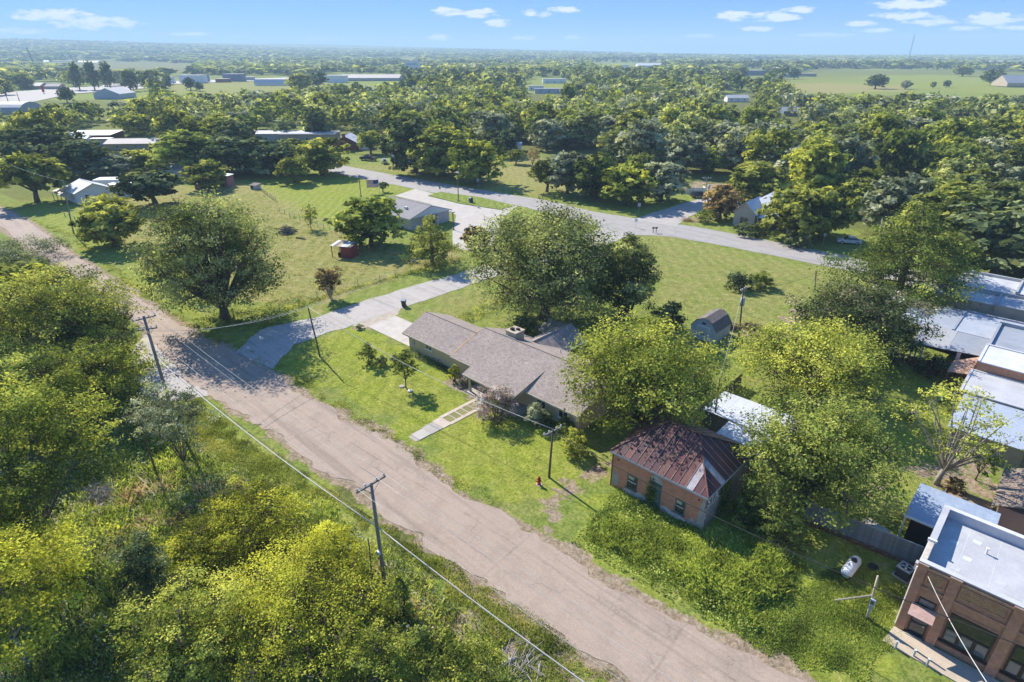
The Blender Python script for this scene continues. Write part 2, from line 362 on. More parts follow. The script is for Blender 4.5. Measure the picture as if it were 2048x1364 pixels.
# what grows or lies where: (attribute, value, edge wobble m, outline)
ZONES = [
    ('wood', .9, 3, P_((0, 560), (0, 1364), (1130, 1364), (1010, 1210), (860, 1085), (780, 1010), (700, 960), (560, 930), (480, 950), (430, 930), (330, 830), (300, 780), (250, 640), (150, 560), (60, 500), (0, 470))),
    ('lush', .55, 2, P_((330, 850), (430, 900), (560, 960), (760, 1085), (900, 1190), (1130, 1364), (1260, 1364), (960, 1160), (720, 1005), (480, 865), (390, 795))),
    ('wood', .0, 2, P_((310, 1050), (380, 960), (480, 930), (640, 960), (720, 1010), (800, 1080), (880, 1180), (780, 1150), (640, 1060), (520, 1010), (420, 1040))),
    ('dirt', .55, 2.5, P_((860, 1200), (1000, 1230), (1180, 1364), (960, 1364), (870, 1290))),
    ('dirt', .62, 1.5, P_((10, 1000), (60, 960), (190, 960), (235, 1010), (200, 1060), (60, 1120))),
    ('dry', .75, 4, P_((150, 425), (250, 375), (520, 370), (600, 420), (700, 480), (800, 510), (930, 510), (850, 545), (660, 600), (560, 620), (330, 500), (200, 470))),
    ('lush', .7, 3, P_((520, 355), (690, 345), (830, 378), (720, 430), (690, 470), (600, 430), (520, 390))),
    ('lush', .95, 2, P_((540, 735), (620, 680), (740, 660), (820, 690), (930, 790), (1020, 830), (1150, 880), (1180, 950), (1080, 1010), (930, 960), (820, 880), (640, 790))),
    ('lush', .5, 3, P_((30, 430), (110, 395), (330, 560), (420, 640), (440, 680), (320, 620), (180, 510))),
    ('lush', .75, 2.5, P_((1120, 1060), (1230, 980), (1500, 1060), (1800, 1150), (1800, 1260), (1680, 1364), (1580, 1364), (1300, 1190))),
    ('lush', .6, 3, P_((1640, 720), (1860, 740), (1880, 900), (1800, 960), (1700, 900), (1700, 790))),
    ('lush', .6, 2, P_((860, 385), (1030, 405), (980, 425), (850, 400))),
    ('dry', .45, 4, P_((1260, 470), (1400, 480), (1680, 545), (1640, 620), (1580, 690), (1440, 690), (1330, 620), (1300, 560))),
    ('dry', .5, 3, P_((820, 640), (960, 570), (1000, 590), (940, 640), (860, 650))),
    ('dry', .6, 4, P_((700, 330), (1000, 330), (1130, 350), (1180, 400), (960, 375), (790, 345))),
    ('dry', .75, 3, P_((1010, 305), (1150, 320), (1140, 380), (1000, 365))),
    ('dirt', .8, 1.2, P_((1570, 650), (1600, 615), (1640, 640), (1590, 690), (1560, 690))),
    ('dirt', .58, .8, P_((1080, 1010), (1130, 960), (1215, 905), (1230, 930), (1150, 985), (1110, 1040), (1095, 1080), (1060, 1050))),
    ('dirt', .62, .8, P_((690, 655), (745, 630), (790, 640), (740, 660))),
    ('dirt', .7, .8, P_((1480, 650), (1530, 655), (1520, 668), (1480, 668))),
    ('dirt', .6, 2, P_((1380, 430), (1420, 425), (1420, 445), (1370, 455))),
    ('dirt', .75, 2, P_((1360, 362), (1480, 372), (1475, 385), (1380, 380))),
    ('dirt', .6, 1.5, P_((1880, 900), (1990, 920), (1990, 980), (1900, 985), (1830, 940))),
    ('dirt', .5, 1.5, P_((1720, 955), (1800, 985), (1790, 1010), (1700, 985))),
    ('dirt', .5, 1.0, P_((1740, 1120), (1765, 1130), (1755, 1150), (1735, 1140))),
    ('dirt', .6, 1, P_((930, 800), (1040, 830), (1130, 860), (1120, 840), (1040, 800), (900, 745), (880, 740))),
    ('dry', .2, 10, P_((1480, 150), (1560, 165), (2100, 195), (2100, 152), (1900, 140), (1600, 135))),
    ('lush', .3, 10, P_((1480, 150), (1560, 162), (2100, 192), (2100, 152), (1900, 140), (1600, 135))),
    ('dry', .95, 10, P_((1560, 166), (1600, 184), (1800, 182), (1790, 171), (1650, 166))),
    ('dry', .8, 10, P_((150, 128), (420, 128), (420, 142), (260, 145))),
    ('dry', .5, 6, P_((330, 160), (640, 155), (660, 180), (400, 190), (300, 185))),
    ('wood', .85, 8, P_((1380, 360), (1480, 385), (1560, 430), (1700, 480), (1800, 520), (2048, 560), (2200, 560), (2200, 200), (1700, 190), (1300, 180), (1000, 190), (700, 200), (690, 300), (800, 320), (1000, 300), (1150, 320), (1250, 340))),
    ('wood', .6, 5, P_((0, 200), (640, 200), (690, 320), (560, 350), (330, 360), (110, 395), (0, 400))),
]
gm = groundmat()
def make_ground():
    xs = np.concatenate([grow(-86, 6, .68, 12000, 1.055)]); ys = grow(6, 66, .68, 12000, 1.055)
    X, Y = np.meshgrid(xs, ys); nx, ny = len(xs), len(ys)
    at = {k: np.zeros(X.shape) for k in ('lush', 'dry', 'wood', 'dirt')}
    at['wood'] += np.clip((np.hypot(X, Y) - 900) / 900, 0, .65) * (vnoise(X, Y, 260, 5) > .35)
    at['dry'] += .12
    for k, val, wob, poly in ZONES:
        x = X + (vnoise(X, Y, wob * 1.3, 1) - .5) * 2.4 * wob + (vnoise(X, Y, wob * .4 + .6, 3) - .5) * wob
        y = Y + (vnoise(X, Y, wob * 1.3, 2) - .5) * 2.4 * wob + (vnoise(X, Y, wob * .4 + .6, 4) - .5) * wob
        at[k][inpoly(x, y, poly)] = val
    # worn, bare edge of the main street
    for e in (ROAD_L, ROAD_R):
        ex, ey = np.array([p[0] for p in e]), np.array([p[1] for p in e])
        o = np.argsort(ex); d = np.abs(Y - np.interp(X, ex[o], ey[o])) + (vnoise(X, Y, 1.7, 8) - .5) * 1.6
        at['dirt'] = np.maximum(at['dirt'], np.where((d < 1.3) & (X > -260) & (X < 15), np.clip(1.05 - d * .55, 0, .85), 0))
    r = np.hypot(X, Y); hx = X * CY + Y * SY
    Z = np.where(r > 2200, np.clip((r - 2200) / 4500, 0, 1) ** 1.3 * (66 + 60 * vnoise(X, Y, 2600, 7)) * np.clip(.62 - hx / 4500, .1, 1.15), 0)
    Z += np.where(r > 300, (vnoise(X, Y, 90, 6) - 1) * np.clip((r - 300) / 700, 0, 1.2), 0)
    idx = np.arange(nx * ny).reshape(ny, nx)
    F = np.stack([idx[:-1, :-1], idx[:-1, 1:], idx[1:, 1:], idx[1:, :-1]], -1).reshape(-1, 4)
    me = npmesh('ground', np.stack([X, Y, Z], -1).reshape(-1, 3), F, {k: a.ravel() for k, a in at.items()})
    me.materials.append(gm); me.shade_smooth(); link('ground', me, kind='structure')
# ------------------------------------------------------------------ roads
def roadmat(name, c1, c2, crack=.35, joints=False):
    m, nt, b = nodes(name); co = _co(nt)
    n1 = _noise(nt, _map(nt, co, (.035, .85, 1), (0, 0, R(-3.2))), 1.0, 7, .68, .15); n2 = _noise(nt, co, .45, 6, .7); n3 = _noise(nt, co, 9, 4, .8)
    c = _ramp(nt, n1, [(.34, c2), (.50, c1), (.62, tuple(x * .9 for x in c1)), (.74, tuple(min(1, x * 1.16) for x in c1))])
    c = _mix(nt, _math(nt, 'MULTIPLY', _ramp(nt, n2, [(.48, (0,) * 3), (.62, (1,) * 3)]), .45), c, tuple(x * .70 for x in c1))
    n5 = _noise(nt, co, 1.4, 6, .75); c = _mix(nt, _math(nt, 'MULTIPLY', _ramp(nt, n5, [(.56, (0,) * 3), (.66, (1,) * 3)]), .35), c, tuple(min(1, x * 1.25) for x in c1))
    vo = nt.nodes.new('ShaderNodeTexVoronoi'); vo.feature = 'DISTANCE_TO_EDGE'; vo.inputs['Scale'].default_value = .16
    wv = nt.nodes.new('ShaderNodeVectorMath'); wv.operation = 'ADD'; nt.links.new(co, wv.inputs[0])
    nz = nt.nodes.new('ShaderNodeTexNoise'); nz.inputs['Scale'].default_value = .5; nz.inputs['Detail'].default_value = 6; nt.links.new(co, nz.inputs[0])
    s3 = nt.nodes.new('ShaderNodeVectorMath'); s3.operation = 'SCALE'; s3.inputs['Scale'].default_value = 4; nt.links.new(nz.outputs['Color'], s3.inputs[0]); nt.links.new(s3.outputs[0], wv.inputs[1])
    nt.links.new(_map(nt, wv.outputs[0], (.55, 1.5, 1)), vo.inputs['Vector'])
    k = _ramp(nt, vo.outputs['Distance'], [(.0, (1,) * 3), (.009, (0,) * 3)])
    c = _mix(nt, _math(nt, 'MULTIPLY', _math(nt, 'MULTIPLY', k, _ramp(nt, n2, [(.35, (0,) * 3), (.6, (1,) * 3)])), crack), c, tuple(x * .38 for x in c1))
    if joints:                       # tar lines across the lanes and a lengthwise seam
        sx = nt.nodes.new('ShaderNodeSeparateXYZ'); nt.links.new(_map(nt, co, (1, 1, 1), (0, 0, R(-3.2))), sx.inputs[0])
        wob = _math(nt, 'MULTIPLY', _math(nt, 'SUBTRACT', _noise(nt, co, .6, 4), .5), .5)
        for ax, per, w, k_, ph in ((0, 13.7, .007, .45, 3), (1, 5.4, .014, .35, 1.2)):
            f = _math(nt, 'FRACT', _math(nt, 'DIVIDE', _math(nt, 'ADD', _math(nt, 'ADD', sx.outputs[ax], wob), ph), per))
            ln = _math(nt, 'LESS_THAN', _math(nt, 'ABSOLUTE', _math(nt, 'SUBTRACT', f, .5)), w)
            c = _mix(nt, _math(nt, 'MULTIPLY', _math(nt, 'MULTIPLY', ln, k_), _ramp(nt, n2, [(.4, (.1,) * 3), (.62, (1,) * 3)])), c, tuple(x * .42 for x in c1))
    g = _ramp(nt, n3, [(.25, (.78,) * 3), (.75, (1.22,) * 3)])
    nt.links.new(_mix(nt, 1.0, c, g, 'MULTIPLY'), b.inputs['Base Color']); b.inputs['Roughness'].default_value = .9; b.inputs['Specular IOR Level'].default_value = .2
    _bump(nt, b, n3, .3, .02)
    return m
def dense(line, step, wob, seed):
    out = []
    for (x0, y0), (x1, y1) in zip(line[:-1], line[1:]):
        n = max(1, int(math.hypot(x1 - x0, y1 - y0) / step))
        for i in range(n): out.append((x0 + (x1 - x0) * i / n, y0 + (y1 - y0) * i / n))
    out.append(line[-1]); a = np.array(out)
    w = (vnoise(a[:, 0], a[:, 1], 3.1, seed) - .5) * 1.5 * wob + (vnoise(a[:, 0], a[:, 1], .8, seed + 1) - .5) * wob
    t = np.gradient(a, axis=0); t /= np.maximum(np.linalg.norm(t, axis=1, keepdims=True), 1e-6)
    return a + np.stack([-t[:, 1], t[:, 0]], 1) * w[:, None]
def strip(name, left, right, z, mat, wob=.25, step=.6):
    """a road between two edge lines; the top sheet is cut into matching rows"""
    n = 0
    for l in (left, right): n = max(n, sum(math.hypot(b[0] - a[0], b[1] - a[1]) for a, b in zip(l[:-1], l[1:])) / step)
    n = int(min(max(n, 4), 700))
    def res(l):
        a = np.array(l, float); d = np.r_[0, np.cumsum(np.linalg.norm(np.diff(a, axis=0), axis=1))]; q = np.linspace(0, d[-1], n)
        return np.stack([np.interp(q, d, a[:, 0]), np.interp(q, d, a[:, 1])], 1)
    A, B = res(left), res(right); D = (B - A) / np.linalg.norm(B - A, axis=1, keepdims=True)      # ragged edges, moved only along each row
    rag = lambda P, sd: ((vnoise(P[:, 0], P[:, 1], 3.1, sd) - .5) * 1.5 + (vnoise(P[:, 0], P[:, 1], .9, sd + 1) - .5))[:, None] * wob
    A, B = A + D * rag(A, 11), B + D * rag(B, 23)
    V = np.concatenate([np.c_[A, np.full(n, z)], np.c_[B, np.full(n, z)]]); i = np.arange(n - 1)
    F = np.stack([i, i + n, i + n + 1, i + 1], 1)
    t = A[1] - A[0]; s = B[0] - A[0]
    if t[0] * s[1] - t[1] * s[0] > 0: F = F[:, ::-1]
    me = npmesh(name, V, F); me.materials.append(mat); return link(name, me, kind='structure')
def sheet(name, poly, z, mat, wob=.0, kind='structure', step=.6):
    a = dense(list(poly) + [poly[0]], step, wob, 31)[:-1] if wob else np.array(poly)
    ar = sum(a[i - 1][0] * a[i][1] - a[i][0] * a[i - 1][1] for i in range(len(a)))
    if ar < 0: a = a[::-1]
    b = MB(); b.face(*[(x, y, z) for x, y in a]); o = b.build(name, mat)
    if kind: o['kind'] = kind
    return o
ROAD_R = P_((-60, 385), (0, 414), (24, 424), (68, 451), (137, 502), (205, 547), (267, 591), (328, 625), (400, 678), (470, 705), (530, 735), (581, 776), (640, 808), (700, 842), (753, 868), (808, 901), (870, 948), (917, 985), (991, 1025), (1053, 1058), (1112, 1099), (1192, 1150), (1291, 1205), (1346, 1241), (1445, 1280), (1610, 1362), (1800, 1470), (2100, 1650))
ROAD_L = P_((-60, 420), (0, 450), (32, 477), (85, 513), (178, 571), (239, 605), (285, 652), (321, 702), (386, 765), (444, 795), (500, 830), (572, 877), (640, 935), (731, 985), (797, 1044), (855, 1084), (928, 1135), (1002, 1194), (1101, 1263), (1174, 1307), (1222, 1351), (1400, 1480), (1650, 1660))
mroad = roadmat('chip_seal', (.365, .285, .225), (.265, .205, .165), .5, joints=True)
mgrey = roadmat('pale_asphalt', (.42, .385, .35), (.30, .275, .25), .6)
mhwy = roadmat('highway_asphalt', (.36, .335, .31), (.27, .25, .235), .3)
mconc = pm('concrete', (.43, .39, .345), (.34, .31, .27), .5, 9, .85, .08)
mcon2 = pm('old_concrete', (.44, .40, .35), (.30, .27, .23), .8, 9, .9, .14)
make_ground()
sheet('driveway_apron', P_((292, 668), (321, 700), (386, 764), (430, 790), (380, 800), (310, 800), (262, 760), (270, 700)), .026, mgrey, .4)
strip('main_street', ROAD_L, ROAD_R, .03, mroad, .85, .35)
strip('cross_street', P_((470, 705), (520, 660), (640, 632), (760, 592), (930, 543), (1050, 505), (1150, 478), (1215, 450)), P_((545, 738), (590, 690), (690, 655), (760, 632), (860, 597), (965, 562), (1090, 530), (1200, 495), (1265, 470)), .034, mgrey, .35)
HW_N = P_((655, 322), (690, 332), (800, 352), (950, 378), (1100, 402), (1190, 424), (1300, 441), (1400, 455), (1500, 474), (1600, 494), (1700, 513), (1860, 545), (2100, 590))
HW_S = P_((640, 339), (685, 350), (830, 378), (900, 392), (1030, 410), (1150, 440), (1255, 470), (1330, 472), (1450, 492), (1560, 514), (1680, 538), (1860, 580), (2100, 640))
strip('highway', HW_N, HW_S, .038, mhwy, .3, 1.2)
strip('side_road', P_((1262, 440), (1310, 425), (1360, 408), (1400, 398), (1440, 390)), P_((1350, 452), (1375, 436), (1405, 420), (1440, 408), (1470, 400)), .042, mgrey, .3)
sheet('parking_lot', P_((830, 378), (870, 388), (1035, 412), (1010, 432), (1000, 450), (985, 490), (930, 502), (905, 490), (905, 470), (912, 430), (860, 408), (790, 392)), .046, mconc, .15)
sheet('grass_island', P_((855, 392), (880, 385), (960, 395), (1030, 412), (1000, 420), (920, 408)), .16, gm, .1)
sheet('driveway', [(-70.6, 43.8), (-60.3, 43.9), (-60.3, 49.2), (-70.8, 49.0)], .05, mconc)
sheet('gravel_apron', [(-72.4, 42.8), (-70.5, 43.0), (-70.7, 49.6), (-73.2, 51.5)], .026, pm('gravel', (.45, .39, .31), (.33, .28, .22), 1.2, 8, .95, .25), .5)
sheet('far_road', P_((-80, 196), (0, 186), (120, 176), (260, 170), (300, 176), (140, 188), (60, 205), (-80, 215)), .05, mgrey)
sheet('country_road', P_((200, 168), (420, 160), (640, 153), (640, 156), (420, 165), (210, 174)), .05, mconc)

# ------------------------------------------------------------------ trees
mbark = pm('bark', (.16, .125, .095), (.09, .07, .055), 3, 18, .95, .3, .5)
mpale = pm('pale_bark', (.36, .32, .27), (.22, .19, .155), 3, 18, .95, .3, .5)
mgreybark = pm('grey_bark', (.20, .175, .145), (.12, .10, .085), 3, 18, .95, .3, .5)
LEAF = {
    'olive': leafmat('leaf_olive', [(.1, (.065, .088, .020)), (.5, (.155, .185, .040)), (.9, (.27, .285, .070))]),
    'dark': leafmat('leaf_dark', [(.1, (.030, .048, .020)), (.5, (.072, .100, .040)), (.9, (.15, .175, .072))], .28),
    'green': leafmat('leaf_green', [(.1, (.050, .080, .020)), (.5, (.120, .160, .036)), (.9, (.22, .25, .060))]),
    'bright': leafmat('leaf_bright', [(.1, (.068, .100, .018)), (.5, (.170, .205, .034)), (.9, (.29, .31, .060))], .38),
    'yellow': leafmat('leaf_yellow', [(.1, (.095, .120, .016)), (.5, (.225, .245, .028)), (.9, (.35, .345, .045))], .40),
    'pecan': leafmat('leaf_pecan', [(.1, (.060, .085, .030)), (.5, (.145, .180, .062)), (.9, (.27, .295, .12))]),
    'grey': leafmat('leaf_grey', [(.1, (.075, .100, .056)), (.5, (.150, .180, .105)), (.9, (.26, .28, .18))], .36),
    'rust': leafmat('leaf_rust', [(.1, (.085, .068, .030)), (.5, (.175, .135, .055)), (.9, (.27, .22, .085))], .4),
    'pink': leafmat('leaf_pink', [(.1, (.07, .09, .045)), (.4, (.15, .15, .10)), (.6, (.30, .21, .21)), (.9, (.58, .33, .42))], .38),
    'gloss': leafmat('leaf_gloss', [(.1, (.026, .044, .014)), (.5, (.070, .095, .032)), (.8, (.16, .145, .075)), (.95, (.34, .32, .26))], .25),
}
def cards(rng, P, N, size, asp=.6):
    """rhombic leaf sprays at points P with normals N"""
    n = len(P); t = rng.normal(size=(n, 3)); t -= (t * N).sum(1, keepdims=True) * N; t /= np.maximum(np.linalg.norm(t, axis=1, keepdims=True), 1e-6)
    b = np.cross(N, t); s = (size * rng.uniform(.42, 1.45, n))[:, None]
    a = asp * rng.uniform(.75, 1.25, (n, 1)); k = rng.uniform(-.25, .25, (n, 1))
    V = np.stack([P - t * s, P + b * s * a + N * s * k, P + t * s * rng.uniform(.8, 1.1, (n, 1)), P - b * s * a + N * s * k], 1).reshape(-1, 3)
    return V, np.arange(4 * n).reshape(n, 4)
def unit(v): return v / np.maximum(np.linalg.norm(v, axis=1, keepdims=True), 1e-6)
def make_lobes(rng, H, W, shape, n):
    r = W / 2; out = []
    for i in range(n):
        g = (i + .5) / n; ang = i * 2.39996 + rng.uniform(-.4, .4)
        if shape == 'cone':
            z = H * (.14 + .82 * g); rad = r * (1.02 - .92 * g) * rng.uniform(.45, .85); lr = max(r * .42 * (1.05 - .75 * g), .10 * r)
            out.append((rad * math.cos(ang), rad * math.sin(ang), z, lr, lr * .5)); continue
        if shape == 'upright':
            z = H * (.30 + .62 * g); rad = r * .62 * math.sin(math.pi * (.16 + .76 * g)) * rng.uniform(.5, 1.1); lr = r * rng.uniform(.30, .5)
            out.append((rad * math.cos(ang) * .85, rad * math.sin(ang) * .85, z, lr * .9, lr * .9)); continue
        if shape == 'bush':
            ct = 1 - .95 * g; st = math.sqrt(max(0, 1 - ct * ct)); lr = r * rng.uniform(.30, .46)
            out.append((r * .66 * st * math.cos(ang), r * .66 * st * math.sin(ang), H * (.16 + .62 * ct), lr, min(lr, H * .32))); continue
        if shape == 'vase':
            z = H * (.5 + .38 * g); rad = r * rng.uniform(.2, .72); lr = r * rng.uniform(.28, .44)
            out.append((rad * math.cos(ang), rad * math.sin(ang), z, lr, lr * .9)); continue
        lo = {'round': -.45, 'open': -.35, 'flat': .0, 'low': -.8}[shape]
        ct = 1 - (1 - lo) * g; st = math.sqrt(max(0, 1 - ct * ct))
        zc = H * {'round': .56, 'open': .60, 'flat': .62, 'low': .50}[shape]; zr = H - zc
        lr = r * rng.uniform(.20, .42) * (.86 if shape == 'open' else 1); q = rng.uniform(.48, .86) if lr < .32 * r else rng.uniform(.46, .68)
        out.append((r * q * st * math.cos(ang), r * q * st * math.sin(ang), zc + zr * .74 * ct, lr, lr * (.72 if shape != 'flat' else .4)))
    if shape in ('round', 'low'):
        for i in range(max(2, n // 6)): out.append((rng.uniform(-.25, .25) * r, rng.uniform(-.25, .25) * r, H * rng.uniform(.5, .72), r * .38, r * .3))
    return out
def tree_data(seed, H, W, shape='round', nl=22, leaves=9000, size=.16, twigs=True, trunk_r=None, sparse=1.0, subs=15, zsplit=None, lean=0, up=.7):
    rng = np.random.default_rng(seed); lobes = make_lobes(rng, H, W, shape, nl)
    T = MB(); tr = trunk_r or (.018 * H + .016 * W + .05)
    zs = zsplit if zsplit is not None else H * {'round': .26, 'open': .22, 'flat': .35, 'cone': .95, 'upright': .35, 'bush': .03, 'vase': .05, 'low': .2}[shape]
    lx, ly = rng.uniform(-.03, .03, 2) * H; lx += lean
    if shape != 'bush':
        if shape == 'cone': T.tube([(0, 0, -.4), (lx * .3, ly * .3, H * .5), (lx, ly, H * .96)], [tr, tr * .6, .03], 7)
        else: T.tube([(0, 0, -.4), (lx * .2, ly * .2, zs * .4), (lx, ly, zs)], [tr * 1.35, tr, tr * .82], 8)
    Ps, Ns, Ti = [], [], []
    vol = np.array([l[3] ** 2 for l in lobes]); vol /= vol.sum()
    for (x, y, z, lr, lz), w in zip(lobes, vol):
        c = np.array([x, y, z]); k = max(3, int(subs * rng.uniform(.7, 1.3)))
        d = unit(rng.normal(size=(k, 3)) + [0, 0, .35]); sc = c + d * np.array([lr, lr, lz]) * rng.uniform(.62, 1.08, (k, 1))
        if sparse < 1: ok = rng.uniform(size=k) < sparse; sc, d = sc[ok], d[ok]; k = len(sc)
        if k == 0: continue
        n = max(2, int(leaves * w / k)); s_r = lr * .34
        tint = rng.uniform(.12, .74) + rng.normal(0, .13, k)
        p = (sc[:, None, :] + rng.normal(size=(k, n, 3)) * np.array([s_r, s_r, s_r * .55]) * .52)
        nn = unit(rng.normal(size=(k * n, 3)) * .55 + np.repeat(d, n, 0) * .8 + [0, 0, up])
        Ps.append(p.reshape(-1, 3)); Ns.append(nn); Ti.append((np.repeat(tint, n) + rng.normal(0, .09, k * n)))
        # limb out to the lobe
        if shape == 'cone': a = np.array([lx * z / H, ly * z / H, z - lr * .25]); rr = tr * .28 * (1.05 - z / H) + .02
        elif shape == 'bush': a = np.array([x * .2, y * .2, 0]); rr = .03 + .006 * H
        else: a = np.array([lx, ly, zs * rng.uniform(.75, 1.0)]); rr = tr * rng.uniform(.28, .5)
        if twigs is not None:
            mid = a * .5 + c * .5 + np.array([x * .12, y * .12, (.08 * H if shape not in ('cone', 'bush') else 0)]) + rng.normal(size=3) * .03 * W
            T.tube([a, mid, c], [rr, rr * .62, rr * .28], 5, False)
            if twigs:
                for q in sc[: min(k, 7)]: T.tube([c, (c + q) / 2 + rng.normal(size=3) * .05 * lr, q], [rr * .26, rr * .16, .012], 3, False)
    P, N, ti = np.concatenate(Ps), np.concatenate(Ns), np.concatenate(Ti)
    ok = P[:, 2] > .05; P, N, ti = P[ok], N[ok], ti[ok]
    V, F = cards(rng, P, N, size)
    return T, V, F, np.repeat(np.clip(ti, 0, 1), 4)
def tree_mesh(name, leaf, bark, *a, **k):
    T, V, F, ti = tree_data(*a, **k)
    tm = T.mesh('trunk') if T.v else None
    if tm: tm.materials.append(bark); tm.shade_smooth()
    me = npmesh('crown', V, F, {'tint': ti}); me.materials.append(LEAF[leaf])
    return tm, me
def plant(name, label, cat, loc, meshes, rz=0, sc=(1, 1, 1), group=None):
    t = thing(name, label, cat, (loc[0], loc[1], 0), rz, group); t.scale = sc
    if meshes[0]: link('trunk' if cat == 'tree' else 'stem', meshes[0], t)
    link('crown' if cat == 'tree' else 'foliage', meshes[1], t)
    return t
TREES_PLACED = []                           # (u, v, radius) of what already stands
_seed = [100]
PROTO = {}
def proto(leaf, shape, k, nq, size, H=10., W=12., nl=20):
    key = (leaf, shape, k, nq)
    if key not in PROTO: PROTO[key] = tree_mesh('crown', leaf, mbark, 900 + len(PROTO) * 7, H, W, shape, nl=nl, leaves=nq, size=size, twigs=False, subs=9)
    return PROTO[key]
def near_tree(name, label, base, top, width, shape, leaf, leaves=12000, size=.15, bark=None, cat='tree', rz=None, **k):
    """a tree whose foot stands at photo pixel base, reaching up to row top, width pixels wide"""
    u, v = G(*base); d = math.sqrt(u * u + v * v + CAMZ ** 2)
    W = width * d / FPX * (1.14 if d > 110 and cat == 'tree' else 1); H = max(.5, zat(u, v, top)); _seed[0] += 1
    # the outline's top is the dome's rear shoulder seen from above: find the height whose dome shows up to that row
    tf = W / 2 * .72 * CAMZ / dist(u, v); c = {'low': .5, 'bush': .2, 'cone': 1, 'upright': .6, 'vase': .68, 'open': .6, 'flat': .62}.get(shape, .56)
    if shape != 'cone':
        lo, hi = .3 * H, H
        for _ in range(30):
            h = (lo + hi) / 2
            if c * h + math.sqrt(((1 - c) * h) ** 2 + tf * tf) > H: hi = h
            else: lo = h
        H = lo
    TREES_PLACED.append((u, v, W / 2))
    if d > 105 and shape in ('low', 'round') and W > 4:      # farther trees share a few crowns, turned and scaled
        m = proto(leaf, shape, _seed[0] % 3, 4400, .47, nl=30)
        return plant(name, label, cat, (u, v), m, _seed[0] * 1.7, (W / 12, W / 12, H / 10))
    leaves, size = int(leaves * 1.45), size * .9
    m = tree_mesh(name, leaf, bark or mbark, _seed[0], H, W, shape, leaves=leaves, size=size, **k)
    return plant(name, label, cat, (u, v), m)
